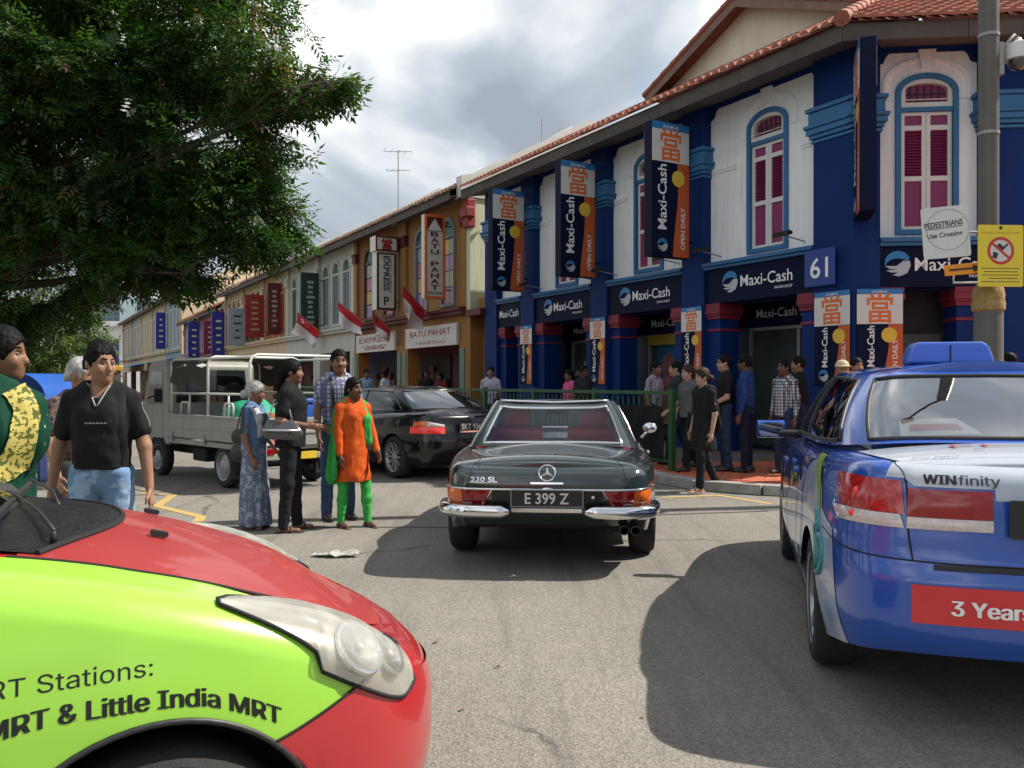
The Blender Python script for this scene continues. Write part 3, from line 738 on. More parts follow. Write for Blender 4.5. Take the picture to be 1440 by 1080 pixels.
def row_window(parent, xc, w, z0, z1, fm, sm, M, y=-.12, fan=None, panes=False, leafopen=False):
    x0, x1 = xc-w/2, xc+w/2; fw = .07
    f = MB().plate(arch(x0-.03, x1+.03, z0-.03, z1+.03, w/2, 12), [arch(x0+fw, x1-fw, z0+fw, z1-fw, w/2-fw, 12)], y-.12, y+.05, M).build('window', fm, parent)
    zb = z1-w/2-.10
    MB().box(x0+fw, x1-fw, y-.1, y+.02, zb, zb+.08, M).build('transom', fm, f)
    MB().plate(arch(x0+fw, x1-fw, zb+.08, z1-fw, w/2-fw, 10), [], y-.10, y-.06, M).build('fanlight', fan or sm, f)
    if panes:
        n = 4
        for k in range(n):
            for s_ in (0, 1):
                a = x0+fw+(w-2*fw)*s_/2; b = a+(w-2*fw)/2
                zz0 = z0+fw+(zb-z0-fw)*k/n; zz1 = z0+fw+(zb-z0-fw)*(k+1)/n
                MB().box(a+.02, b-.02, y-.09, y-.05, zz0+.02, zz1-.02, M).build('pane', PALEPAN[(k*3+s_*2+int(xc*7)) % 4], f)
        gr = MB().box(x0+fw, x1-fw, y-.12, y-.095, z0+fw, zb, M); gr.build('sash', fm, f)
    else:
        for s_ in (0, 1):
            a = x0+fw+(w-2*fw)*s_/2+.01; b = a+(w-2*fw)/2-.02
            mb = MB().box(a, b, y-.10, y-.07, z0+fw, zb, M)
            for (p, q) in ((a, a+.05), (b-.05, b)): mb.box(p, q, y-.069, y-.03, z0+fw, zb, M)
            for zz in (z0+fw, z0+fw+.9, zb-.06): mb.box(a+.05, b-.05, y-.069, y-.032, zz, zz+.06, M)
            z = z0+fw+1.0
            while z < zb-.1:
                mb.box(a+.05, b-.05, y-.07, y-.045, z, z+.03, M); z += .075
            mb.build('shutter', sm, f)
    return f
def shop_unit(t0, w, name, label, wall, wins, fm, sm, ledge, pier, eavez=7.2, slope=27, fan=None, panes=False, board=None, boardm=None, boardtxt=None, roofm=None, inner=None, depth=9., parapet=True, zled=3.55, group='two storey shophouses along the street', awn=None, txtm=None, base=0.):
    u = empty(name, fac(t0, 0, 0), R(120), label, 'shophouse', group)
    z0, z1 = zled+.35, eavez-.55
    xs = [.45+(w-.9)*(k+.5)/wins for k in range(wins)]; ww = min(1.0, (w-.9)/wins*.78)
    MB().plate([(0, zled), (w, zled), (w, eavez), (0, eavez)], [arch(x-ww/2, x+ww/2, z0, z1, ww/2, 12) for x in xs], -.36, -.12).build('wall', wall, u)
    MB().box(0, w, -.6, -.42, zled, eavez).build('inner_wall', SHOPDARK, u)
    for x in xs: row_window(u, x, ww, z0, z1, fm, sm, I4, fan=fan, panes=panes)
    for k, x in enumerate([.0, w-.34]):
        MB().box(x+.001, x+.339, -.4, .0, zled+.02, eavez-.02).build('pilaster', pier, u, bevel=.012)
        cp = MB()
        for z, h, e in ((eavez-1.0, .08, .04), (eavez-.92, .22, .07), (eavez-.7, .08, .10)): cp.box(x+.01-e*.4, x+.33+e*.4, -.4, e, z, z+h)
        cp.build('capital', ledge, u, bevel=.01)
    MB().box(.002, w-.002, -.4, .14, zled-.02, zled+.10).box(.002, w-.002, -.4, .22, zled+.10, zled+.2).build('ledge', ledge, u, bevel=.012)
    MB().box(0.002, w-.002, -.38, -.06, 2.75, zled-.022).build('beam', wall, u)
    for x in (.0, w-.5):
        MB().box(x+.001, x+.499, -.5, -.02, .1, 2.75).build('pillar', pier, u, bevel=.012)
        MB().box(x+.12, x+.38, -.02, .005, .9, 2.5).build('pillar_inset', TEALP if wall in (OCHRE, OCHRE2) else ledge, u, bevel=.004)
    if board:
        bw = w-1.0
        sb = MB().box(.5, .5+bw, -.05, .07, 2.62, 3.30).build('signboard', boardm or SIGNW, u, bevel=.008)
        tx = MB(); text_xz(tx, board, .5+bw/2, 2.98, .2, .075, width=bw*.8, align='C', bold=.01); text_xz(tx, boardtxt or '大興金行', .5+bw/2, 2.72, .13, .075, width=bw*.6, align='C'); tx.build('lettering', txtm or SIGNR, sb, recalc=False)
    iw = inner or OCHRE2
    MB().box(0, w, -2.6, -2.4, .1, 3.3).build('shop_front', iw, u)
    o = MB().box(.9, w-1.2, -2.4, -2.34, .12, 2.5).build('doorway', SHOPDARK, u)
    g_ = MB()
    for k in range(5): g_.box(1.0+k*(w-2.3)/5, 1.0+(k+.8)*(w-2.3)/5, -2.34, -2.2, .9+.2*(k % 2), 1.6+.25*(k % 3))
    g_.build('display_shelf', BRNSH, o)
    MB().box(0, w, -2.4, -.4, 3.2, 3.3).build('walkway_ceiling', OFFW, u)
    # eaves and roof
    MB().add([(0, -.4, eavez-.02), (w, -.4, eavez-.02), (w, .52, eavez-.22), (0, .52, eavez-.22), (0, -.4, eavez+.03), (w, -.4, eavez+.03), (w, .52, eavez-.16), (0, .52, eavez-.16)], [(0, 1, 2, 3), (4, 5, 6, 7), (0, 1, 5, 4), (1, 2, 6, 5), (2, 3, 7, 6), (3, 0, 4, 7)]).build('soffit', SOFT, u)
    MB().box(.003, w-.003, .52, .56, eavez-.28, eavez-.03).build('eave_board', DKWOOD, u)
    run = depth*.5; M_ = T(0, .62, eavez-.02)
    tile_roof(u, M_, .0, w, run, roofm or TERRA_OLD, pitch=.25, slope=slope, individual=False)
    rz = eavez+run*math.tan(R(slope))
    MB().add([(0, .62-run, rz-.05), (w, .62-run, rz-.05), (w, .62-2*run, eavez), (0, .62-2*run, eavez)], [(0, 1, 2, 3)]).build('rear_slope', roofm or TERRA_OLD, u, recalc=False)
    rc = MB().tube([(0.01, .62-run, rz+.02), (w-.01, .62-run, rz+.02)], .13, 8); rc.build('ridge', roofm or TERRA_OLD, u, smooth=45)
    MB().box(0, w, -depth+.7, -depth+.9, 0, eavez-.05).build('rear_wall', wall, u)
    if parapet:
        MB().plate([(.3, eavez-.25), (.62-run, rz+.02), (.62-run, rz+.30), (.1, eavez+.22)], [], 0, .22, T(0, 0, 0) @ Matrix(((0, 1, 0, 0), (1, 0, 0, 0), (0, 0, 1, 0), (0, 0, 0, 1)))).build('party_wall', SIGNW, u)
    return u
ends = {}
specs = [
 (13.1, 'shophouse', 'ochre shophouse next to the alley, with a pale green end wall', OCHRE, 2, GREYSH, GREYSH, MAROON, OCHRE, dict(panes=True, fan=TEALP, board='BATU PAHAT', inner=OCHRE, boardtxt='TRADING')),
 (18.1, 'shophouse', 'ochre shophouse with coloured window panes and a framed white sign box', OCHRE2, 2, BRNSH, GREYSH, MAROON, OCHRE, dict(panes=True, fan=TEALP, board='EXPRESS', boardtxt='當', inner=MAROON)),
 (23.1, 'shophouse', 'grey white shophouse with tall grey louvred windows beside the ochre pair', OFFW, 3, OFFW, GREYSH, OFFW, OFFW, dict(fan=GRNSH, inner=BLUSH)),
 (28.1, 'shophouse', 'grey white shophouse with green shutters and a dark green hanging sign', OFFW, 3, OFFW, GRNSH, OFFW, OFFW, dict(fan=GRNSH, inner=SHOPDARK)),
 (33.1, 'shophouse', 'cream shophouse with orange window arches and a maroon hanging sign', CRM2, 3, mat('orange_arch', '#a35a35', .7, var=.15), REDSH, CRM2, CRM2, dict(fan=mat('orange_arch', '#a35a35'), inner=MAROON)),
 (38.1, 'shophouse', 'aged cream shophouse hung with a large dark red banner', CRM2, 3, BRNSH, BRNSH, CRM2, CRM2, dict(inner=SHOPDARK)),
 (43.1, 'shophouse', 'aged cream shophouse at the far end of the row with a pale blue hanging sign', CRM2, 3, CRM2, BRNSH, CRM2, CRM2, dict(inner=SHOPDARK))]
for t0, nm, lb, wall, n, fm, sm, led, pier, kw in specs:
    u = shop_unit(t0, 5.0, nm, lb, wall, n, fm, sm, led, pier, **kw); ends[t0] = u
u0 = ends[13.1]
MB().box(-.25, -.001, -9, -.02, 3.45, 7.3).build('end_wall', PGREEN, u0)
MB().box(-.25, -.001, -9, -.02, .1, 3.44).build('end_wall', OCHRE, u0)
MB().plate([(.30, 7.0), (.30, 7.62), (-.25, 7.75), (-2.4, 8.95), (-4.3, 9.95), (-4.6, 9.95), (-9, 7.6), (-9, 7.0)], [], -.3, .05, Matrix(((0, 1, 0, 0), (1, 0, 0, 0), (0, 0, 1, 0), (0, 0, 0, 1)))).build('gable_coping', SIGNW, u0)
MB().box(-.35, .02, -.15, .12, 6.1, 6.95).box(-.40, .04, -.1, .2, 6.4, 6.7).build('corner_ornament', REDSH, u0, bevel=.03)
MB().box(-1.15, -.26, -1.1, -.45, .1, 3.42).build('corner_pier', OCHRE, u0, bevel=.01)
MB().box(-1.2, -.255, -1.2, .15, 3.425, 3.62).build('pier_coping', MAROON, u0, bevel=.01)
# end pier lit capital of the ground floor and the lamp box in the alley
MB().box(-1.0, -.3, -.9, -.3, 3.62, 4.0).build('plinth', OCHRE, u0, bevel=.02)

# pink low block and the tall block beyond
for k, (t0, w, lb, wall, sm, kw) in enumerate([
   (48.2, 8., 'low pink shophouse just past the row, with deep blue upright signs', PINK, MAG, dict(eavez=6.4)),
   (56.2, 8., 'low pink grey shophouse tucked against the tall cream wall', mat('lilac_plaster', '#9a8a9c', .85, var=.1, streak=.35), BRNSH, dict(eavez=6.3))]):
    shop_unit(t0, w, 'shophouse', lb, wall, 3, WPAINT, sm, PINK, PINK, roofm=TERRA, inner=SHOPDARK, **kw)
far = [(66, 9, 'distant shophouse with pale blue shutters at the start of the tall far block', mat('sky_plaster', '#8fa3ab', .85, streak=.3), GREYSH), (75, 9, 'distant cream shophouse with blue shutters', CRM2, BLUSH), (84, 9, 'distant shophouse with yellow shutters', CRM2, YELSH), (93, 9, 'distant cream shophouse with deep blue and white windows', OFFW, BLUSH), (102, 10, 'distant shophouse with red shutters at the end of the tall far block', CRM2, REDSH)]
for t0, w, lb, wall, sm in far:
    u = shop_unit(t0, w, 'shophouse', lb, wall, 4, WPAINT, sm, CRM2, CRM2, eavez=9.0, zled=4.1, inner=SHOPDARK, slope=25)
    if t0 == 66:
        LITC = mat('warm_cream_wall', '#dcc7a6', .85, var=.05, scale=.4, streak=.15)
        MB().box(-.3, -.001, -15, -.1, 0, 9.2).build('end_wall', LITC, u)
        MB().plate([(.3, 8.9), (-.2, 9.2), (-6, 12.2), (-15, 12.6), (-15, 8.9)], [], -.3, .05, Matrix(((0, 1, 0, 0), (1, 0, 0, 0), (0, 0, 1, 0), (0, 0, 0, 1)))).build('gable', LITC, u)

# upright signs over the street
def upright_sign(t, z0, z1, w, th, faces, label, board, out=.18, group='upright hanging signs over the five foot way'):
    o = empty('hanging_sign', fac(t, out+w/2, z0), R(210), label, 'sign', group)
    h = z1-z0
    MB().box(-w/2, w/2, -th/2, th/2, 0, h).build('sign_box', board, o, bevel=.01)
    MB().tube([(-w/2, 0, .3), (-w/2-out-.1, 0, .3)], .02, 6).build('bracket', BLACK, o); MB().tube([(-w/2, 0, h-.3), (-w/2-out-.1, 0, h-.3)], .02, 6).build('bracket', BLACK, o)
    faces(o, w, h, th/2)
    return o
def vtext(o, txt, w, h, y, m, z0=.05, z1=.95, stack=True, cap=.45):
    mb = MB()
    n = len(txt)
    for k, c in enumerate(txt):
        if c == ' ': continue
        cell = (z1-z0)*h/n
        text_xz(mb, c, 0, z0*h+cell*(n-1-k)+cell*.15, cell*.76, y+.004, width=w*.40, align='C', bold=.03, flipx=True)
    return mb.build('lettering', m, o, recalc=False)
def f_batu(o, w, h, y):
    MB().plate([(-w/2, 0), (w/2, 0), (w/2, h), (-w/2, h)], [[(-w/2+.08, .08), (w/2-.08, .08), (w/2-.08, h-.08), (-w/2+.08, h-.08)]], y, y+.02).build('frame', TXTORG, o)
    MB().box(-w/2+.08, w/2-.08, y-.01, y+.003, h*.80, h-.08).build('dark_header', MAROON, o)
    MB().plate([(-w*.36, h*.81), (w*.36, h*.81), (0, h-.12)], [], y+.003, y+.01).build('white_triangle', WPAINT, o)
    vtext(o, 'BATU PAHAT', w, h, y, mat('plum_print', '#5b2038', .5), .10, .80)
    mb = MB(); text_xz(mb, 'TRADING', 0, .13, .10, y+.004, align='C', bold=.01); mb.build('lettering', SIGNB, o, recalc=False)
upright_sign(14.3, 4.05, 6.65, .70, .24, f_batu, 'tall orange framed white sign reading BATU PAHAT on the ochre shophouse', SIGNW)
def f_exp(o, w, h, y):
    MB().plate([(-w/2, 0), (w/2, 0), (w/2, h*.78), (-w/2, h*.78)], [[(-w/2+.07, .07), (w/2-.07, .07), (w/2-.07, h*.78-.05), (-w/2+.07, h*.78-.05)]], y, y+.02).build('frame', BLACK, o)
    MB().box(-w/2-.06, w/2+.06, -y-.05, y+.05, h*.80, h+.02).build('header_box', SIGNW, o, bevel=.01)
    MB().plate(rrect(-w/2-.06, w/2+.06, h*.80, h+.02, .02), [rrect(-w/2, w/2, h*.80+.06, h-.04, .02)], y+.05, y+.06).build('header_frame', MAROON, o)
    mb = MB(); text_xz(mb, '當', 0, h*.83, h*.12, y+.056, align='C', bold=.03); mb.build('character', SIGNR, o, recalc=False)
    mb = MB(); vv, ff = text_geo('EXPRESS', .03); k = h*.48/vv[:, 0].max()
    mb.add([(w*.14-q[1]*k*.9, y+.004, h*.74-q[0]*k) for q in vv], ff); vv, ff = text_geo('CREDIT TRADING', .0); k = h*.5/vv[:, 0].max()
    mb.add([(-w*.15-q[1]*k*.9, y+.004, h*.74-q[0]*k) for q in vv], ff); text_xz(mb, 'P', 0, .16, .3, y+.004, align='C', bold=.02); mb.build('lettering', SIGNB, o, recalc=False)
upright_sign(18.4, 4.0, 6.55, .72, .45, f_exp, 'black framed white sign box with a red pawn character on its header', SIGNW)
def f_plain(n, m):
    def f(o, w, h, y):      # print too far away to read: rows of short marks
        rnd = random.Random(n*7+int(h*100)); mb = MB()
        for k in range(n):
            zz = h*(.12+.76*(k+.5)/n); a = rnd.uniform(.12, .26)*w; mb.box(-a, a*.8, y+.002, y+.005, zz-h*.022, zz+h*.022)
        mb.build('faded_print', m, o)
    return f
DGRN = mat('dark_green_board', '#16302a', .5); DBLU = mat('deep_blue_board', '#27308a', .5); PBLU = mat('pale_blue_board', '#8fa0a6', .5)
GOLDT = mat('gold_print', '#a7977a', .5)
upright_sign(27.2, 3.7, 6.3, .8, .2, f_plain(9, mat('sage_print', '#8aa08e', .5)), 'dark green hanging sign on the grey white shophouse', DGRN)
upright_sign(33.6, 3.9, 6.5, .65, .2, f_plain(8, GOLDT), 'narrow maroon hanging sign between orange window arches', MAROON)
upright_sign(37.0, 3.9, 6.2, 1.0, .15, f_plain(6, GOLDT), 'broad dark red hanging banner on aged cream shophouse', REDSH)
upright_sign(41.3, 3.6, 5.8, 1.0, .15, f_plain(4, SIGNB), 'pale blue grey hanging sign at the far end of the cream row', PBLU)
for t, lb, m, z0, z1 in ((47.2, 'deep blue upright sign nearest the cream row on the pink shophouse', DBLU, 3.0, 6.0), (50.0, 'magenta upright sign on the pink shophouse between two blue ones', mat('magenta_board', '#7d2450', .5), 3.4, 5.6), (56.0, 'deep blue upright sign on the pink grey shophouse', DBLU, 2.9, 5.9), (73, 'deep blue upright sign with a white figure on the tall far block', DBLU, 4.5, 7.8)):
    upright_sign(t, z0, z1, .8, .2, f_plain(5, SIGNW), lb, m)

# flags of red over white on slanted poles
FRED = mat('flag_red', '#c01f2b', .75, var=.08); FWHT = mat('flag_white', '#d6d2d4', .75, var=.05)
def flag(t, o_, z, w, h, lean, droop, label, seed, star=False):
    f = empty('flag', fac(t, .1, z), R(120), label, 'flag', 'red and white flags on slanted poles')
    w *= .8; h *= .8; L_ = w*1.15
    ex = Vector((lean*.5, .9, .75)).normalized()
    MB().tube([(0, 0, -.1), tuple(ex*L_)], .016, 6).build('flagpole', GREYM, f)
    rnd = random.Random(seed); nu, nv = 14, 10; up, lo = [], []
    def pt(u, v):
        p = ex*(L_-w*.98*u*(1-.15*v))
        d = v*h
        side = Vector((math.sin(u*9+seed)*.16*v+droop*v*.5+.22*math.sin(v*5+u*4+seed), math.cos(u*7+seed*2)*.16*v, -1-.5*u*(1-u)*math.sin(seed)))
        return p+side*d
    P = [[tuple(pt(i/nu, .5*j/nv)) for j in range(nv+1)] for i in range(nu+1)]
    Q = [[tuple(pt(i/nu, .5+.5*j/nv)) for j in range(nv+1)] for i in range(nu+1)]
    a = MB().grid(P).build('red_half', FRED, f, smooth=True, recalc=False); b = MB().grid(Q).build('white_half', FWHT, f, smooth=True, recalc=False)
    mb = MB()
    def put(u, v, r):
        for s_ in (-.006, .006):
            vs = []; n = 10
            for k in range(n):
                an = 2*math.pi*k/n; q = pt(u+r*math.cos(an)/w, v+r*math.sin(an)/h); vs.append((q.x+s_, q.y+s_*.6, q.z))
            mb.add(vs, [tuple(range(n))])
    if star:
        put(.22, .25, .10)
        for k in range(5): put(.42+.09*math.cos(R(72*k)), .25+.09*math.sin(R(72*k)), .022)
        mb.build('emblem', FWHT, f, recalc=False)
    return f
flag(15.6, 0, 3.7, 1.5, 1.0, -.6, .4, 'flag hanging limp before the BATU PAHAT signboard', 1)
flag(18.6, 0, 3.3, 1.0, .9, .1, .1, 'small flag drooping in the ochre doorway', 5)
flag(21.3, 0, 3.75, 1.5, .9, .9, -.3, 'flag blown out by the wind under the white sign box', 2)
flag(26.6, 0, 3.6, 1.6, 1.1, .5, .5, 'flag with crescent and stars beside the dark green sign', 3, True)
# roof aerial
a = empty('television_aerial', fac(21.8, -1.4, 8.1), R(20), 'tall thin television aerial standing on the tiled roof', 'aerial')
MB().tube([(0, 0, 0), (0, 0, 2.6)], .022, 6).build('mast', GREYM, a)
for z, L_ in ((2.5, 1.1), (1.75, .9)):
    mb = MB().tube([(-L_/2, 0, z), (L_/2, 0, z+.1)], .014, 5)
    for k in range(5): x = -L_/2+L_*k/4; mb.tube([(x, -.28+.03*k, z+.05), (x, .28-.03*k, z+.05)], .009, 4)
    mb.build('antenna', GREYM, a)
b = empty('television_aerial', fac(15.2, -4.0, 9.3), R(60), 'short bare aerial rod on the ridge by the pale green wall', 'aerial'); MB().tube([(0, 0, 0), (0, 0, 1.3)], .015, 5).build('mast', GREYM, b); MB().tube([(-.25, 0, 1.1), (.25, 0, 1.15)], .01, 5).build('antenna', GREYM, b)

# awnings over the far pavement
def awning(t0, t1, z, depth, m, label):
    o = empty('awning', fac(t0, 0, z), R(120), label, 'awning', 'canvas awnings down the street'); L_ = t1-t0; n = 10
    P = [[(L_*i/n, depth*j/4, -.9*(j/4)-.06*math.sin(i*2.)*j/4) for j in range(5)] for i in range(n+1)]
    MB().grid(P).build('canvas', m, o, smooth=True, recalc=False); MB().grid([[(L_*i/n, depth, -.9-.06*math.sin(i*2.)), (L_*i/n, depth+.02, -1.2-.06*math.sin(i*2.))] for i in range(n+1)]).build('valance', m, o, recalc=False)
    for x in (.05, L_-.05): MB().tube([(x, depth-.05, -1.0), (x, depth-.05, -z)], .03, 6).build('pole', GREYM, o)
awning(64, 74, 3.6, 4.5, mat('blue_tarp', '#2a6d9b', .5, var=.1), 'blue tarpaulin awning down the street'); awning(76, 88, 3.6, 4.5, mat('green_tarp', '#2f7f5c', .5, var=.1), 'green tarpaulin awning beyond the blue one')
awning(90, 104, 3.6, 4, mat('red_tarp', '#7c2a33', .5, var=.1), 'dark red awning farthest down the street')

# far buildings: white block and hazy towers
def far_block(name, label, x, y, w, d, h, rz, m, wm, nx, nz, ww, wh, z0=1.2, roof=None):
    o = empty(name, (x, y, 0), rz, label, 'building')
    MB().box(-w/2, w/2, -d/2, d/2, 0, h).build('wall', m, o)
    win = MB().box(-ww/2, ww/2, -.06, .06, 0, wh).mesh('window')
    for i in range(nx):
        for j in range(nz):
            link_mesh('window', win, wm, o, (-w/2+w*(i+.5)/nx, -d/2, z0+(h-z0)*(j+.2)/nz))
    if roof: MB().box(-w/2-.6, w/2+.6, -d/2-.6, d/2+.6, h, h+.8).build('roof', roof, o)
    return o
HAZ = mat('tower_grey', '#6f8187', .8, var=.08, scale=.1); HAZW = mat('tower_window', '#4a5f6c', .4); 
far_block('white_hall', 'long white modern building with dark banded windows far down the street', -92, 195, 30, 20, 13.5, R(-8), mat('far_white', '#c9cdd0', .8), HAZW, 3, 3, 9.2, 1.3, roof=mat('far_roof', '#59636e', .7))
far_block('white_house', 'plain white gabled house with one dark window past the far shophouses', -60, 139, 12, 10, 10.2, R(20), mat('far_white2', '#d5dadc', .8), BLUSH, 3, 1, 1.5, 3.6, z0=3, roof=mat('far_roof2', '#c9ced2', .7))
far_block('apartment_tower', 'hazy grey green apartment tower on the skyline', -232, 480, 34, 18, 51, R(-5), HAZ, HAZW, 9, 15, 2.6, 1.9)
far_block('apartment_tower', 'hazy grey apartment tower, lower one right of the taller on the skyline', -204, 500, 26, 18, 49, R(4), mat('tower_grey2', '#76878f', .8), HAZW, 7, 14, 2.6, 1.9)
# ------------------------------------------------------------------ trees
def leaf_mat(name, g1, g2, dry):
    m = bpy.data.materials.new(name); m.use_nodes = True; t = m.node_tree; N = t.nodes; L = t.links; N.clear()
    at = N.new('ShaderNodeAttribute'); at.attribute_name = 'tint'
    sp = N.new('ShaderNodeSeparateColor'); L.new(at.outputs['Color'], sp.inputs[0])
    a = N.new('ShaderNodeMixRGB'); a.inputs[1].default_value = (*g1, 1); a.inputs[2].default_value = (*g2, 1); L.new(sp.outputs[0], a.inputs[0])
    b = N.new('ShaderNodeMixRGB'); b.inputs[2].default_value = (*dry, 1); L.new(sp.outputs[1], b.inputs[0]); L.new(a.outputs[0], b.inputs[1])
    d = N.new('ShaderNodeBsdfPrincipled'); d.inputs['Roughness'].default_value = .42; d.inputs['Specular IOR Level'].default_value = .35; L.new(b.outputs[0], d.inputs['Base Color'])
    tr = N.new('ShaderNodeBsdfTranslucent'); mul = N.new('ShaderNodeMixRGB'); mul.blend_type = 'MULTIPLY'; mul.inputs[0].default_value = 1; mul.inputs[2].default_value = (1.5, 1.7, .7, 1); L.new(b.outputs[0], mul.inputs[1]); L.new(mul.outputs[0], tr.inputs[0])
    mx_ = N.new('ShaderNodeMixShader'); mx_.inputs[0].default_value = .38; L.new(d.outputs[0], mx_.inputs[1]); L.new(tr.outputs[0], mx_.inputs[2])
    o = N.new('ShaderNodeOutputMaterial'); L.new(mx_.outputs[0], o.inputs[0]); return m
LEAF = leaf_mat('leaves', (.016, .044, .014), (.060, .125, .026), (.15, .075, .045))
LEAF2 = leaf_mat('light_leaves', (.04, .075, .02), (.11, .16, .035), (.12, .09, .03))
BARK = mat('bark', (.07, .055, .042), .9, col2=(.16, .13, .10), scale=6, detail=8, bump=.8, bscale=20)
def crown_mesh(lobes, per_m2, seed, leaflet=.10, pairs=4, dry=.12, rise=.0):
    rng = np.random.default_rng(seed); C = []; LB = []
    for li, (cx, cy, cz, rx, ry, rz) in enumerate(lobes):
        n = int(per_m2*4*math.pi*((rx*ry)**1.6+(rx*rz)**1.6+(ry*rz)**1.6)**(1/1.6)/3**(1/1.6))
        d = rng.normal(size=(n, 3)); d /= np.linalg.norm(d, axis=1)[:, None]
        r = rng.uniform(.35, 1, n)**.45
        # lumpy surface: clumps bulge out and gaps cut in
        lump = np.array([noise.noise((x*3.3+li*7.1, y*3.3, z*3.3)) for x, y, z in d])
        r = r*(1+.34*lump)
        P = d*r[:, None]*np.array([rx, ry, rz])+np.array([cx, cy, cz])
        nz_ = np.array([noise.noise((p[0]*.95+3, p[1]*.95, p[2]*1.15)) for p in P])
        keep = nz_ > -.13
        C.append(P[keep]); LB.append((d[keep]))
    C = np.vstack(C); D = np.vstack(LB); n = len(C)
    clump = np.array([noise.noise((p[0]*.55, p[1]*.55+9, p[2]*.55)) for p in C])
    t1 = np.clip(.5+rng.normal(0, .25, n)+clump*.5, 0, 1); dryv = ((clump > .30) & (rng.random(n) < .16) | (rng.random(n) < dry*.25)).astype(float)*rng.uniform(.5, 1, n)
    # spray axis: outward, drooping
    ax_ = D*np.array([1, 1, .35])+rng.normal(0, .55, (n, 3)); ax_[:, 2] -= .30; ax_ /= np.linalg.norm(ax_, axis=1)[:, None]
    up = np.tile([0., 0, 1], (n, 1))+rng.normal(0, .35, (n, 3)); sd = np.cross(ax_, up); sd /= np.linalg.norm(sd, axis=1)[:, None]+1e-6
    up = np.cross(sd, ax_)
    Vs = []; k = 0
    L_ = leaflet*rng.uniform(.75, 1.3, n)
    quads = []
    for i in range(pairs):
        for s_ in (-1, 1):
            base = C+ax_*(L_*(.55*i))[:, None]-up*(L_*.10*i*i/pairs)[:, None]
            dirv = sd*s_*.85+ax_*.55-up*.25
            w = ax_*.20-up*.05
            l = (L_*(1-.07*i))[:, None]
            Vs += [base, base+dirv*l*.5+w*l, base+dirv*l, base+dirv*l*.5-w*l*.9]
    base = C+ax_*(L_*.55*pairs)[:, None]; Vs += [base-ax_*(L_*.3)[:, None], base+sd*(L_*.22)[:, None], base+ax_*(L_*.8)[:, None], base-sd*(L_*.22)[:, None]]
    V = np.stack(Vs, axis=1).reshape(-1, 3)   # n x (4q) x 3
    q = len(Vs)//4
    F = np.arange(n*q*4).reshape(-1, 4)
    me = np_mesh('crown', V, F)
    col = me.color_attributes.new('tint', 'FLOAT_COLOR', 'POINT')
    tv = np.stack([np.repeat(t1, 4*q), np.repeat(dryv, 4*q), np.zeros(n*4*q), np.ones(n*4*q)], axis=1).astype(np.float32)
    col.data.foreach_set('color', tv.ravel())
    return me
def tree(name, label, base, height, limbs, lobes, per_m2, seed, trunk_r=.3, leafm=None, leaflet=.1, pairs=4, cat='tree', group=None):
    o = empty(name, (base[0], base[1], 0), 0, label, cat, group); B = Vector((base[0], base[1], 0))
    rel = [(l[0]-base[0], l[1]-base[1], *l[2:]) for l in lobes]
    fork = Vector((limbs[0][0], limbs[0][1], limbs[0][2]))-B
    MB().tube([(0, 0, -.1), (.05, .02, .15), (.10, -.05, fork.z*.5), tuple(fork)], [trunk_r*1.5, trunk_r*1.1, trunk_r*.95, trunk_r*.8], 12).build('trunk', BARK, o, smooth=True)
    rnd = random.Random(seed)
    br = MB()
    for l in rel:
        e_ = Vector(l[:3]); mid = fork.lerp(e_, .5)+Vector((rnd.uniform(-.3, .3), rnd.uniform(-.3, .3), rnd.uniform(.1, .5)))
        pts = [fork.lerp(mid, 0), fork.lerp(mid, .5)+Vector((0, 0, .15)), mid, mid.lerp(e_, .5)+Vector((0, 0, .1)), e_]
        br.tube(pts, [trunk_r*.45, trunk_r*.3, trunk_r*.2, trunk_r*.12, trunk_r*.05], 8)
        for k in range(7):
            a = pts[rnd.choice([2, 3, 4])]; b = e_+Vector((rnd.uniform(-.85, .85)*l[3], rnd.uniform(-.85, .85)*l[4], rnd.uniform(-.7, .7)*l[5]))
            c = a.lerp(b, .5)+Vector((rnd.uniform(-.2, .2), rnd.uniform(-.2, .2), .15)); br.tube([a, c, b], [trunk_r*.15, trunk_r*.09, .008], 6, caps=False)
    br.build('limbs', BARK, o, smooth=True, recalc=False)
    link_mesh('crown', crown_mesh(rel, per_m2, seed, leaflet, pairs), leafm or LEAF, o)
    return o
tree('rain_tree', 'huge spreading dark green street tree overhanging the road', (-9.6, 13.6), 9, [(-9.2, 13.5, 2.6)],
     [(-8.4, 13.6, 6.6, 3.9, 3.2, 2.3), (-5.6, 13.2, 7.0, 2.2, 2.0, 1.4), (-4.05, 12.8, 6.25, 1.30, 1.2, .75), (-3.0, 12.5, 5.80, .60, .6, .42), (-2.60, 12.4, 5.70, .32, .32, .16),
      (-5.0, 13.0, 5.0, 1.6, 1.6, 1.0), (-4.35, 12.9, 4.05, 1.15, 1.2, .72), (-3.75, 12.8, 3.72, .62, .7, .40), (-6.4, 13.2, 4.2, 1.9, 1.7, 1.0), (-5.7, 12.8, 3.30, 1.15, 1.2, .42), (-4.9, 12.8, 3.10, .5, .6, .30), (-7.6, 13.0, 3.6, 1.5, 1.6, 1.0), (-8.3, 12.6, 2.9, 1.25, 1.2, .85), (-10.5, 13.5, 4.8, 2.5, 2.5, 1.8), (-7.3, 12.4, 5.2, 1.8, 1.5, 1.3), (-7.2, 12.6, 3.15, 1.3, 1.2, .75), (-8.5, 12.5, 2.45, 1.3, 1.1, .9), (-6.2, 12.4, 6.0, 1.6, 1.4, 1.2)],
     140, 3, .30, leaflet=.112)
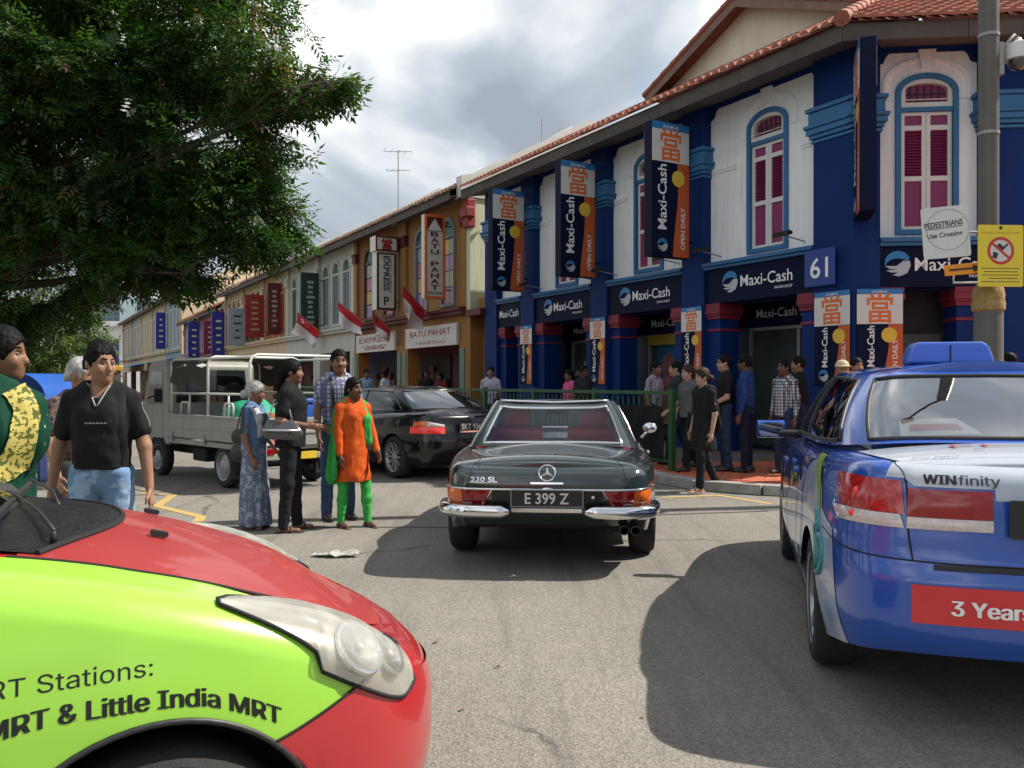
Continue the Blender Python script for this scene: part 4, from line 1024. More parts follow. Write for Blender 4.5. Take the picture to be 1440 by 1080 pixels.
tree('street_tree', 'lighter green bushy tree behind the woman in the green sari', (-13.0, 22.5), 5, [(-12.8, 22.4, 1.7)], [(-12.9, 22.4, 3.3, 1.9, 1.8, 1.4), (-11.6, 22.1, 2.5, 1.1, 1.2, .9), (-13.9, 22.0, 2.3, 1.6, 1.5, 1.1), (-12.3, 21.5, 1.7, 1.2, 1.0, .8)], 60, 5, .16, LEAF2, .14)
tree('street_tree', 'distant round tree on the far side of the street', (-31, 54), 6, [(-31, 54, 2.2)], [(-31, 54, 4.2, 3.2, 3, 2.4), (-29, 53.5, 3.2, 2.0, 2, 1.5), (-33.5, 54, 3.4, 2.6, 2, 1.8)], 14, 8, .2, LEAF2, .28)
tree('street_tree', 'small distant tree at the end of the street before the white hall', (-52, 98), 7, [(-52, 98, 2.2)], [(-52, 98, 4.2, 4.2, 3, 2.8), (-47.5, 97, 3.0, 2.8, 2, 1.8), (-57, 98, 4.6, 4, 3, 3)], 6, 9, .25, LEAF2, .42)
# ------------------------------------------------------------------ vehicles: shared builders
def paint(name, col, rough=.28, coat=1., metal=0., var=.03, dirt=.0):
    m = mat(name, col, rough, metal=metal, var=var, scale=2., coat=coat)
    return m
RUBBER = mat('tyre_rubber', (.018, .018, .018), .85, var=.35, scale=9, bump=.3, bscale=80)
CHROME = mat('chrome', (.75, .76, .77), .09, metal=1.0, var=.03)
ALLOY = mat('alloy_wheel', (.42, .43, .44), .35, metal=.8, var=.12, scale=8)
STEEL = mat('steel_wheel', (.33, .33, .33), .5, metal=.5, var=.2, scale=8)
UNDER = mat('underbody', (.012, .012, .012), .9, var=.4)
TRIM = mat('black_trim', (.016, .016, .017), .5, var=.2)
SEAM = mat('panel_gap', (.006, .006, .006), .8)
CGLASS = glass_mat('car_glass', (.50, .56, .55), .10, .01)
CGLASS_D = glass_mat('car_glass_dark', (.10, .11, .115), .10, .01)
REDL = mat('red_lamp', '#8c0a0e', .15, var=.2, scale=30, coat=.5)
REDL_LIT = mat('red_lamp_lit', (.62, .03, .02), .15, var=.25, scale=25, coat=.6, emit=.22)
ORGL = mat('amber_lamp', '#d9661a', .12, var=.12, scale=30, coat=1.)
CLRL = mat('clear_lamp', '#c7bcb8', .12, var=.15, scale=40, coat=1.)
PLATEB = mat('black_number_plate', (.012, .012, .013), .4)
PLATEW = mat('plate_characters', (.62, .62, .60), .4, var=.02)
CABIN_D = mat('dark_cabin_trim', (.03, .03, .032), .7, var=.2)

def hermite(xs, ys):
    xs = np.array(xs, float); ys = np.array(ys, float); d = np.zeros_like(ys)
    h = np.diff(xs); dl = np.diff(ys)/h
    d[0], d[-1] = dl[0], dl[-1]
    for i in range(1, len(xs)-1): d[i] = 0 if dl[i-1]*dl[i] <= 0 else 2*dl[i-1]*dl[i]/(dl[i-1]+dl[i])
    def f(x):
        x = np.clip(np.asarray(x, float), xs[0], xs[-1]); i = np.clip(np.searchsorted(xs, x)-1, 0, len(xs)-2)
        t = (x-xs[i])/h[i]
        return (2*t**3-3*t**2+1)*ys[i]+(t**3-2*t**2+t)*h[i]*d[i]+(-2*t**3+3*t**2)*ys[i+1]+(t**3-t**2)*h[i]*d[i+1]
    return f
def catmull(P, n=40):
    P = np.array(P, float); Q = np.vstack([2*P[0]-P[1], P, 2*P[-1]-P[-2]]); out = []
    for i in range(len(P)-1):
        p0, p1, p2, p3 = Q[i:i+4]
        for k in range(n):
            t = k/n; out.append(.5*((2*p1)+(-p0+p2)*t+(2*p0-5*p1+4*p2-p3)*t*t+(-p0+3*p1-3*p2+p3)*t**3))
    out.append(P[-1]); return np.array(out)
class Shell:
    """lower car body: half plan outline (rear centre to front centre), side/rear/front profiles as inward insets over height"""
    def __init__(s, outline, ztop, zbot, side, rear, front, rsh, crown, arches, pw=2.4):
        c = catmull(outline); L = np.concatenate([[0], np.cumsum(np.linalg.norm(np.diff(c, axis=0), axis=1))])
        s.L = L[-1]; s.ua = L/s.L; s.c = c; i_ = np.argsort(c[:, 0], kind='stable'); s.sx = c[i_, 0]; s.su = s.ua[i_]; s._vc = {}
        s.ztop = hermite(*zip(*ztop)); s.zbot0 = hermite(*zip(*zbot)); s.side = hermite(*zip(*side)); s.rear = hermite(*zip(*rear)); s.front = hermite(*zip(*front))
        s.r = hermite(*zip(*rsh)) if isinstance(rsh, list) else (lambda x: np.full(np.shape(x), rsh)); s.crown = hermite(*zip(*crown)); s.arches = arches; s.pw = pw
    def O(s, u):
        u = np.clip(u, 0, 1); x = np.interp(u, s.ua, s.c[:, 0]); y = np.interp(u, s.ua, s.c[:, 1])
        e = 1.5e-3; a = np.clip(u-e, 0, 1); b = np.clip(u+e, 0, 1)
        tx = np.interp(b, s.ua, s.c[:, 0])-np.interp(a, s.ua, s.c[:, 0]); ty = np.interp(b, s.ua, s.c[:, 1])-np.interp(a, s.ua, s.c[:, 1])
        l = np.sqrt(tx*tx+ty*ty)+1e-9; nx, ny = ty/l, -tx/l       # inward for a left half running rear->front
        ny = np.where((u < 1e-4) | (u > 1-1e-4), 0, ny)
        return x, y, nx, ny
    def zbot(s, x, ny):
        z = s.zbot0(x)
        for xw, zc, Ra in s.arches:
            d = np.abs(x-xw); a = zc+np.sqrt(np.maximum(Ra*Ra-d*d, 0)); z = np.where((d < Ra) & (np.abs(ny) > .6), np.maximum(a, z), z)
        return z
    def P(s, u, v, off=0., sd=1):
        u = np.asarray(u, float); v = np.asarray(v, float)
        u, v = np.broadcast_arrays(u, v)
        p = s._P(u, v)
        if np.any(np.asarray(off) != 0):
            e = 2e-3
            du = s._P(np.clip(u+e, 0, 1), v)-s._P(np.clip(u-e, 0, 1), v)
            dv = s._P(u, np.clip(v+e*2, 0, 2))-s._P(u, np.clip(v-e*2, 0, 2))
            n = np.cross(dv, du); n = n/(np.linalg.norm(n, axis=-1)[..., None]+1e-9)
            # outward: left half, away from (0,0,.5)
            ref = p-np.array([0, 0, .45]); ref[..., 0] *= .35
            n = n*np.sign((n*ref).sum(-1))[..., None]
            p = p+n*np.asarray(off)[..., None] if np.ndim(off) else p+n*off
        if sd < 0: p = p*np.array([1, -1, 1])
        return p
    def _P(s, u, v):
        x, y, nx, ny = s.O(u); zt = s.ztop(x); zb = s.zbot(x, ny); r = s.r(x)
        vs = np.minimum(v, 1.); z = zb+(zt-zb)*vs
        ws = ny*ny; wx = nx*nx
        base = ws*s.side(z)+wx*np.where(x < 0, s.rear(z), s.front(z))
        k = np.clip((z-(zt-r))/r, 0, 1); ins = base+r*(1-np.sqrt(np.maximum(1-k*k, 0)))
        X = x+nx*ins; Y = np.maximum(y+ny*ins, 0.); 
        sdeck = np.clip(v-1, 0, 1)
        Z = z+s.crown(x)*(1-(1-sdeck)**s.pw); Y = Y*(1-sdeck)
        return np.stack([X, Y, Z], axis=-1)
    def grids(s, nu=230, nv=26, nd=12, v0=0.):
        us = np.linspace(0, 1, nu+1)
        vs = np.concatenate([np.linspace(v0, .72, int(nv*.5), endpoint=False), np.linspace(.72, 1, int(nv*.5)), 1+np.linspace(0, 1, nd+1)[1:]**1.2])
        return us, vs
    def mesh(s, name, m, parent, nu=230, nv=26, nd=12, skip=None):
        us, vs = s.grids(nu, nv, nd); U, Vv = np.meshgrid(us, vs, indexing='ij'); mb = MB()
        for sd in (1, -1):
            P = s.P(U, Vv, 0, sd)
            a, b = len(us), len(vs); o = len(mb.V); mb.V += [tuple(p) for p in P.reshape(-1, 3)]
            for i in range(a-1):
                for j in range(b-1):
                    if skip and skip((us[i]+us[i+1])/2, (vs[j]+vs[j+1])/2, sd, P[i, j]): continue
                    f = (o+i*b+j, o+i*b+j+1, o+(i+1)*b+j+1, o+(i+1)*b+j); mb.F.append(f if sd < 0 else f[::-1])
        return mb.build(name, m, parent, smooth=40, recalc=False, weld=True)
    def patch(s, mb, u0, u1, v0, v1, off=.003, nu=20, nv=10, sd=1, bulge=0., edge=0.):
        """u0,u1 and v0,v1 may be functions of the patch parameter (q for u edges, p for v edges)"""
        p = np.linspace(0, 1, nu+1)[:, None]; q = np.linspace(0, 1, nv+1)[None, :]
        f = lambda g, t: g(t) if callable(g) else g
        U = f(u0, q)+(f(u1, q)-f(u0, q))*p; V_ = f(v0, p)+(f(v1, p)-f(v0, p))*q
        of = off+bulge*(1-(2*p-1)**2)*(1-(2*q-1)**2)+0*U
        mb.grid(s.P(U, V_, of, sd)); return mb
    def u_at(s, x):     # outline parameter at a given x on the side
        return float(np.interp(x, s.sx, s.su))
    def v_at(s, u, z):
        x, y, nx, ny = s.O(np.array(float(u))); zt, zb = s.ztop(x), s.zbot(x, ny); r = (z-zb)/(zt-zb); return float(r) if np.ndim(r) == 0 else r
    def v_at2(s, u, z):
        x, y, nx, ny = s.O(np.asarray(u, float)); zt, zb = s.ztop(x), s.zbot(x, ny); return (z-zb)/(zt-zb)
    def line(s, pts, off=.0005, sd=1, r=.0035, mb=None, n=6):
        """tube following surface (u,v) control points"""
        c = catmull(pts, 8) if len(pts) > 2 else np.array([np.array(pts[0])*(1-t)+np.array(pts[1])*t for t in np.linspace(0, 1, 14)])
        P = s.P(c[:, 0], c[:, 1], off, sd); mb = mb or MB(); mb.tube([tuple(p) for p in P], r, n); return mb
    def text(s, mb, body, a0, z, h, sd=1, off=.006, bold=.0, rev=False, curve=None, width=None, shear=0., fat=0.):
        for kk, dx in enumerate((-fat, fat) if fat else ()): s.text(mb, body, a0+dx, z, h, sd, off+.0004*(kk+1), bold, rev, curve, width, shear)
        """lettering laid on the side: a0 = arc length from rear centre where the text starts; rev: runs towards the rear; z baseline (float or function of arc length)"""
        v, f = text_geo(body, bold, 1., shear); k = h/.70; kx = k*(width/(v[:, 0].max()*k)) if width else k
        a = a0+(-v[:, 0] if rev else v[:, 0])*kx; zb = z(a) if callable(z) else z
        u = a/s.L; x, y, nx, ny = s.O(u); zt, zbt = s.ztop(x), s.zbot(x, ny)
        P = s.P(u, (zb+v[:, 1]*k-zbt)/(zt-zbt), off, sd)
        mb.add([tuple(p) for p in P], f)
def cabin(base, roof, segs, vlines, paint_m, glass_m, parent, names, crown=.05, bulge=.02, nper=8, trim=None, nv=8, roof_m=None, roofname='roof'):
    """greenhouse: half loops of control points rear centre -> front centre; segs: list of (i0,i1,label) with label None for painted pillars"""
    b = catmull(base, nper); r = catmull(roof, nper); N = len(b)
    vs = np.concatenate([np.linspace(0, vlines[0], 2)[:-1], np.linspace(vlines[0], vlines[1], nv), np.linspace(vlines[1], 1, 3)[1:]])
    def P(i, v):
        p = b[i]*(1-v)+r[i]*v; q = p.copy(); n = np.array([p[0]*.25, p[1], 0]); n = n/(np.linalg.norm(n)+1e-6)
        return p+n*bulge*4*v*(1-v)
    parts = {}
    for sd in (1, -1):
        G = np.array([[P(i, v) for v in vs] for i in range(N)])
        G[:, :, 1] = np.maximum(G[:, :, 1], 0)*sd
        for i in range(N-1):
            lab = None
            for i0, i1, l in segs:
                if i0*nper <= i < i1*nper: lab = l
            for j in range(len(vs)-1):
                vm = (vs[j]+vs[j+1])/2
                key = lab if (lab and vlines[0] < vm < vlines[1]) else 'pillars'
                if lab and key != 'pillars' and lab.startswith('side') : key = lab+('L' if sd > 0 else 'R')
                parts.setdefault(key, MB()).add([tuple(G[i, j]), tuple(G[i+1, j]), tuple(G[i+1, j+1]), tuple(G[i, j+1])], [(0, 1, 2, 3) if sd > 0 else (3, 2, 1, 0)])
    out = {}
    for key, mb in parts.items():
        nm = 'pillars' if key == 'pillars' else ('side_window' if key.startswith('side') else key)
        out[key] = mb.build(nm, paint_m if key == 'pillars' else glass_m.get(key, glass_m['*']) if isinstance(glass_m, dict) else glass_m if key != 'pillars' else paint_m, parent, smooth=35, recalc=False, weld=True)
    # roof panel
    mb = MB(); ss = np.linspace(0, 1, 9)
    for sd in (1, -1):
        G = np.array([[(r[i][0], max(r[i][1], 0)*sd*(1-q), r[i][2]+crown*(1-(1-q)**2.2)*min(1., max(.0, r[i][1])/.35)) for q in ss] for i in range(N)])
        mb.grid(G)
    out['roof'] = mb.build(roofname, roof_m or paint_m, parent, smooth=40, recalc=True, weld=True)
    if trim:
        for i0, i1, l in segs:
            if not l: continue
            for sd in ((1, -1) if l.startswith('side') else (0,)):
                pts = []
                A, B = i0*nper, i1*nper
                def Q(i, v, s_): p = P(i, v); return (p[0]*1.002, max(p[1], 0)*s_*1.004, p[2])
                if sd:
                    pts = [Q(i, vlines[0], sd) for i in range(A, B+1)]+[Q(B, v, sd) for v in np.linspace(vlines[0], vlines[1], 6)[1:]]+[Q(i, vlines[1], sd) for i in range(B-1, A-1, -1)]+[Q(A, v, sd) for v in np.linspace(vlines[1], vlines[0], 6)[1:-1]]
                else:
                    E = B if A == 0 else A; idx = list(range(A, B+1)) if A == 0 else list(range(B, A-1, -1))
                    pts = [Q(i, vlines[0], 1) for i in idx]+[Q(idx[-1], v, 1) for v in np.linspace(vlines[0], vlines[1], 7)[1:]]+[Q(i, vlines[1], 1) for i in idx[::-1][1:]]
                    pts = pts+[(p[0], -p[1], p[2]) for p in pts[::-1][1:-1]]
                MB().tube(pts, trim[1], 6, closed=True).build('window_trim', trim[0], parent, smooth=True)
    return out
def wheel(parent, x, y, r, w, style='alloy', sd=1, n_sp=5, steer=0., tyre_side=.105, camber=0):
    """sd=+1: outer face towards +y"""
    o = empty('wheel'); o.parent = parent; o.location = (x, y, r); o.rotation_euler = (0, 0, steer)
    F = RX(R(-90)) if sd > 0 else RX(R(90))   # lathe z -> outward
    rr = r-tyre_side
    MB().lathe([(rr-.01, -w/2+.01), (rr+.015, -w/2), (r-.03, -w/2+.006), (r-.008, -w/2+.03), (r, -w*.25), (r, w*.25), (r-.008, w/2-.03), (r-.03, w/2-.006), (rr+.015, w/2), (rr-.01, w/2-.015)], 40, F, cap=False).build('tyre', RUBBER, o, smooth=40)
    grooves = MB()
    m = ALLOY if style in ('alloy', 'multi') else (CHROME if style == 'chrome' else STEEL)
    MB().lathe([(rr-.002, -w/2+.02), (rr-.02, -w*.3), (rr-.03, w*.1), (rr-.02, w/2-.03), (rr, w/2-.012), (rr+.004, w/2-.004), (rr-.012, w/2-.012)], 36, F, cap=False).build('rim', m, o, smooth=40)
    if style in ('alloy', 'multi'):
        sp = MB(); nsp = n_sp
        for k in range(nsp):
            a = 2*math.pi*k/nsp
            Mx = F @ RZ(a)
            hw = .035 if style == 'alloy' else .016
            sp.add([(.03, -hw*.8, w/2-.035), (rr-.01, -hw, w/2-.022), (rr-.01, hw, w/2-.022), (.03, hw*.8, w/2-.035), (.03, -hw*.8, w/2-.075), (rr-.01, -hw, w/2-.06), (rr-.01, hw, w/2-.06), (.03, hw*.8, w/2-.075)], [(0, 1, 2, 3), (4, 7, 6, 5), (0, 4, 5, 1), (1, 5, 6, 2), (2, 6, 7, 3), (3, 7, 4, 0)], Mx)
        sp.lathe([(.0, w/2-.025), (.045, w/2-.028), (.06, w/2-.05), (.06, w/2-.08)], 16, F, cap=False)
        sp.build('spokes', m, o, bevel=.006)
        MB().lathe([(0, .0), (rr-.03, .0)], 24, F, cap=False).build('brake_disc', STEEL, o)
    else:
        MB().lathe([(rr-.02, w*.2), (rr-.05, w*.28), (rr*.55, w*.30), (rr*.5, w*.42), (rr*.25, w*.47), (0, w*.48)], 28, F, cap=False).build('hub_cap', m, o, smooth=40)
    return o
def wells(parent, arches, yw, Ra, depth=.32):
    for xw, zc, R_ in arches:
        for sd in (1, -1):
            mb = MB(); n = 16
            P = [[(xw+(R_+.015)*math.cos(math.pi*i/n), sd*(yw-.015), zc+(R_+.015)*math.sin(math.pi*i/n)), (xw+(R_+.015)*math.cos(math.pi*i/n), sd*(yw-depth), zc+(R_+.015)*math.sin(math.pi*i/n))] for i in range(n+1)]
            mb.grid(P); mb.add([p[1] for p in P], [tuple(range(n+1))]); mb.build('wheel_well', UNDER, parent, recalc=False)
def seat(parent, x, y, m, z=.32, w=.5, h=.62, back=.12):
    o = empty('seat'); o.parent = parent; o.location = (x, y, z)
    MB().rbox((.0, 0, .08), (.5, w, .16), .05, 3).build('cushion', m, o, bevel=.02)
    MB().rbox((0, 0, h/2), (.15, w*.96, h), .06, 4, T(-.25, 0, .1) @ RY(R(-14))).build('backrest', m, o, bevel=.02)
    MB().rbox((0, 0, 0), (.09, w*.5, .17), .04, 4, T(-.40, 0, h+.17) @ RY(R(-10))).build('headrest', m, o, bevel=.015)
    return o
def plate_text(parent, txt, M, w, h, cap=.072, bold=.006, width=None, frame=None):
    p = MB().rbox((0, 0, 0), (w, .012, h), .008, 2, M).build('number_plate', PLATEB, parent)
    t = MB(); text_xz(t, txt, 0, -cap/2, cap, .0075, align='C', bold=bold, M=M, width=width, flipx=False); t.build('plate_lettering', PLATEW, p, recalc=False)
    if frame: MB().plate(rrect(-w/2-.004, w/2+.004, -h/2-.004, h/2+.004, .008), [rrect(-w/2+.004, w/2-.004, -h/2+.004, h/2-.004, .006)], -.004, .008, M).build('plate_frame', frame, p)
    return p
# ------------------------------------------------------------------ dark grey vintage roadster
def roadster():
    PT = mat('dark_grey_green_paint', (.030, .042, .042), .22, var=.04, scale=2, coat=1., metal=.25)
    PT2 = PT
    car = empty('vintage_roadster', (.455, 8.62, 0), R(90-5.0), 'dark grey vintage roadster with chrome bumpers and red interior, number plate E 399 Z', 'car')
    AR = [(-1.2, .32, .36), (1.2, .32, .37)]
    sh = Shell([(-2.19, 0), (-2.185, .40), (-2.165, .62), (-2.10, .73), (-1.92, .80), (-1.5, .862), (-.9, .88), (0, .875), (1.2, .865), (1.7, .80), (1.96, .66), (2.06, .4), (2.09, 0)],
               [(-2.19, .815), (-2.0, .84), (-1.6, .86), (-1.0, .885), (0, .89), (1, .88), (1.6, .83), (2.09, .74)],
               [(-2.19, .36), (-1.7, .28), (-1.2, .22), (0, .20), (1.2, .22), (2.09, .34)],
               [(.15, .10), (.30, .04), (.45, .015), (.60, .0), (.75, .015), (.9, .05)],
               [(.25, .30), (.36, .15), (.45, .07), (.55, .03), (.66, .0), (.74, .012), (.85, .05)],
               [(.25, .25), (.40, .05), (.55, .0), (.7, .02), (.9, .08)], [(-2.19, .075), (-1.7, .09), (0, .07), (2.09, .10)],
               [(-2.19, .03), (-1.9, .055), (-1.2, .07), (0, .05), (1.2, .07), (2.09, .03)], AR, 2.0)
    sh.mesh('body', PT, car, 230, 26, 12)
    wells(car, AR, .86, .36)
    MB().box(-1.95, 1.95, -.70, .70, .32, .40).box(-.85, 1.9, -.6, .6, .22, .32).build('underbody', UNDER, car)
    MB().cbox((-1.2, 0, .30), (.09, 1.3, .09)).build('axle', UNDER, car)
    for x in (-1.2, 1.2):
        for sd in (1, -1): wheel(car, x, sd*.765, .325, .215, 'chrome', sd)
    # dark tail panel with lamps, chrome and plate
    L = sh.L; u = lambda a: a/L
    vz = lambda uu, z: sh.v_at(uu, z)
    for sd in (1, -1):
        mb = MB(); sh.patch(mb, u(.0), u(.42), lambda p: vz(.05, .52), lambda p: vz(.05, .645), .004, 14, 5, sd); mb.build('tail_panel', mat('tail_panel', (.010, .011, .012), .4), car, smooth=True)
        # lamp cluster: red inner, clear-red middle, amber outer wrapping the corner
        def lamp(a0, a1, m, nm, slant=0.):
            mb = MB(); sh.patch(mb, lambda q: u(a0)-slant*q/L, u(a1), lambda p: vz(u(.6), .535), lambda p: vz(u(.6), .645), .012, 8, 5, sd, bulge=.012); return mb.build(nm, m, car, smooth=True)
        lamp(.47, .565, REDL, 'tail_lamp', .06); lamp(.567, .655, REDL, 'tail_lamp'); lamp(.657, .88, ORGL, 'indicator_lamp')
        mb = MB(); sh.patch(mb, u(.575), u(.65), lambda p: vz(u(.6), .534), lambda p: vz(u(.6), .557), .027, 4, 2, sd); mb.build('reverse_lamp', mat('grey_reverse_lamp', '#8a6f6c', .2, coat=1.), car)
        tr = MB(); pts = [(u(.0), vz(.05, .652)), (u(.42), vz(u(.4), .652)), (u(.90), vz(u(.6), .653))]
        sh.line(pts, .012, sd, .0085, tr); sh.line([(u(.415), vz(u(.4), .65)), (u(.50), vz(u(.6), .53))], .012, sd, .006, tr); sh.line([(u(.50), vz(u(.6), .528)), (u(.88), vz(u(.6), .528))], .014, sd, .006, tr)
        tr.build('chrome_strip', CHROME, car, smooth=True)
        # half bumper: rounded chrome bar wrapping the corner
        n = 26; a_ = np.linspace(.285, 1.12, n); P = []
        zc = .482
        base = sh.P(a_/L, np.array([vz(float(t/L), .50) for t in a_]), .0, sd)
        c0 = sh.O(a_/L)
        for i in range(n):
            out = np.array([-c0[2][i], -c0[3][i]*sd, 0]); ctr = np.array([base[i][0], base[i][1], zc])+out*(.068-.05*max(0., (a_[i]-.62)/.5))
            e_ = min(1, (i+.35)/2.2, (n-1-i+.35)/2.2)**.5; hh = .053*e_; dd = .044*e_
            P.append([tuple(ctr+out*dd*math.cos(t)*1.0+np.array([0, 0, hh*math.sin(t)])) for t in np.linspace(0, 2*math.pi, 15)[:-1]])
        bm_ = MB().grid(P, closev=True); bm_.add(P[0], [tuple(range(14))]); bm_.add(P[-1], [tuple(range(14))[::-1]]); bm_.build('bumper', CHROME, car, smooth=True)
        MB().tube([(-2.10, sd*.31, .47), (-2.19, sd*.31, .475)], .025, 8).build('bumper_bracket', TRIM, car)
    BK = RZ(R(90))      # plate frame: local x -> right seen from behind, y -> backwards
    BM = T(-2.205, 0, 0) @ Matrix(((0, -1, 0, 0), (-1, 0, 0, 0), (0, 0, 1, 0), (0, 0, 0, 1)))
    plate_text(car, 'E 399 Z', BM @ T(0, .02, .590), .54, .125, .080, .014, .33, mat('plate_rim', (.25, .25, .25), .4))
    MB().plate(rrect(-.265, .265, .488, .518, .012), [], .0, .05, BM).build('plate_lamp_bar', CHROME, car, bevel=.008)
    MB().plate(circ(.345, .60, .012, 12), [], -.01, .012, BM).build('boot_lock', CHROME, car)
    MB().lathe([(.0, .025), (.03, .02), (.05, .0)], 16, BM @ T(0, -.01, .648) @ Matrix(((1, 0, 0, 0), (0, 0, 1, 0), (0, .5, 0, 0), (0, 0, 0, 1))), cap=False).build('boot_handle', CHROME, car, smooth=True)
    # star in a ring on the boot lid, bar below, model script
    ST = sh.P(np.array([.002]), np.array([vz(.002, .785)]), .0)[0]
    SM = Matrix.Translation((ST[0]-.004, 0, .770)) @ Matrix(((0, -1, 0, 0), (-1, 0, 0, 0), (0, 0, 1, 0), (0, 0, 0, 1))) @ RX(R(22))
    em = empty('star_emblem'); em.parent = car
    MB().tube([(.062*math.cos(2*math.pi*k/28), .012, .062*math.sin(2*math.pi*k/28)) for k in range(28)], .0065, 7, closed=True, M=SM).build('ring', CHROME, em, smooth=True)
    sp = MB()
    for k in range(3):
        a = R(90+120*k); d = Vector((math.cos(a), 0, math.sin(a))); q = Vector((-d.z, 0, d.x))*.011
        sp.add([tuple(d*.060+Vector((0, .012, 0))), tuple(q+Vector((0, .012, 0))), tuple(-d*.012+Vector((0, .022, 0))), tuple(-q+Vector((0, .012, 0)))], [(0, 1, 2), (0, 2, 3)], SM)
    sp.build('star', CHROME, em, recalc=False)
    MB().plate(rrect(-.125, .125, -.008, .008, .007), [], 0, .022, SM @ T(0, .0, -.078) @ RX(R(-14))).build('boot_bar', CHROME, car, bevel=.004)
    tx = MB(); v, f = text_geo('230 SL', .02); k = .036/.70; w0 = v[:, 0].max()*k; sx = .205/w0
    vs = []
    for a, b in v:
        aa = .585-a*k*sx; zz = .705+b*k; p = sh.P(np.array([aa/L]), np.array([vz(aa/L, zz)]), .006, 1)[0]; vs.append(tuple(p))
    tx.add(vs, f); pp = [(u(.60), vz(u(.6), .698)), (u(.5), vz(u(.5), .698)), (u(.37), vz(u(.4), .698))]; sh.line(pp, .005, 1, .0035, tx)
    tx.build('model_script', CHROME, car, recalc=False)
    # boot lid seam
    for sd in (1, -1): sm = MB(); sh.line([(u(.62), vz(u(.6), .66)), (u(.60), 1.0), (sh.u_at(-2.0), 1.20), (sh.u_at(-1.7), 1.16), (sh.u_at(-1.36), 1.14)], .0005, sd, .003, sm); sm.build('boot_seam', SEAM, car)
    for sd in (1, -1): sh.line([(sh.u_at(-.45), .9), (sh.u_at(-.42), .5), (sh.u_at(-.3), .06)], .0005, sd, .003).build('door_seam', SEAM, car); sh.line([(sh.u_at(.55), .9), (sh.u_at(.55), .06)], .0005, sd, .003).build('door_seam', SEAM, car)
    for sd in (1, -1): 
        q = sh.P(np.array([sh.u_at(-.33)]), np.array([.86]), .03, sd)[0]; MB().rbox((0, 0, 0), (.16, .025, .025), .01, 2, Matrix.Translation(q)).build('door_handle', CHROME, car, bevel=.006)
    # hard top (raised rim, concave crown) and glass
    base = [(-1.34, 0, .925), (-1.335, .40, .922), (-1.30, .60, .912), (-1.17, .73, .895), (-.70, .745, .89), (-.10, .745, .89), (.42, .70, .90), (.56, .55, .93), (.66, .3, .95), (.68, 0, .955)]
    roof = [(-.70, 0, 1.265), (-.695, .34, 1.272), (-.68, .465, 1.288), (-.60, .55, 1.288), (-.45, .565, 1.285), (-.15, .565, 1.285), (-.02, .545, 1.28), (.06, .45, 1.275), (.10, .25, 1.27), (.11, 0, 1.268)]
    cb = cabin(base, roof, [(0, 2, 'rear_window'), (4, 6, 'side1'), (7, 9, 'windscreen')], (.06, .87), PT, {'*': glass_mat('roadster_glass', (.88, .90, .90), .06, .01)}, car, None, crown=.012, bulge=.008, trim=(CHROME, .015))
    MB().tube([(-.70, y, 1.275+.012*abs(y)/.34) for y in np.linspace(-.5, .5, 9)], .012, 8).build('roof_trim', CHROME, car, smooth=True)
    # interior
    RED = mat('red_leather', (.30, .018, .035), .5, var=.15, scale=8)
    MB().box(-1.30, -.62, -.66, .66, .84, .905).build('parcel_shelf', RED, car, bevel=.01)
    MB().box(-1.3, .62, -.72, .72, .3, .42).build('cabin_floor', RED, car)
    for sd in (1, -1): MB().box(-.9, .62, sd*.74-.03, sd*.74+.03, .4, .86).build('door_card', RED, car)
    for y in (.36, -.36): seat(car, -.22, y, RED, .40, .50, .56)
    MB().rbox((.46, 0, .78), (.2, 1.36, .2), .05).build('dashboard', RED, car, bevel=.01)
    MB().tube([(.18+.05*math.sin(t), -.36+.19*math.cos(t), .80+.18*math.sin(t)) for t in np.linspace(0, 2*math.pi, 25)[:-1]], .012, 7, closed=True).build('steering_wheel', mat('ivory_plastic', (.55, .52, .42), .4), car, smooth=True)
    MB().rbox((-.02, 0, 1.17), (.02, .2, .06), .015).build('rear_view_mirror', TRIM, car)
    # door mirror on the driver side, exhausts
    mo = empty('door_mirror'); mo.parent = car
    MB().ball((.44, -.96, .985), (.04, .075, .055), 16, 10).build('mirror_head', CHROME, mo, smooth=True); MB().tube([(.45, -.87, .88), (.45, -.93, .94)], .012, 8).build('mirror_stem', CHROME, mo)
    for k in (0, 1):
        y = -.58-.085*k
        MB().lathe([(.036, -.22), (.036, .0), (.032, .002), (.031, -.15)], 18, T(-2.16, y, .345) @ RY(R(-90)), cap=False).build('exhaust_pipe', mat('sooty_steel', (.1, .095, .09), .5, metal=.6, var=.4, scale=20), car, smooth=40)
    MB().box(-2.0, -1.4, -.7, -.48, .30, .40).build('silencer', UNDER, car, bevel=.02)
    mf = MB().plate([(-.03, 0), (.03, 0), (.028, .13), (-.028, .13)], [], 0, .004)
    for sd in (1, -1): MB().lathe([(.0, .02), (.06, .015), (.09, 0)], 20, T(2.03, sd*.6, .62) @ RY(R(90)), cap=False).build('headlamp', CLRL, car, smooth=True)
    return car
roadster()
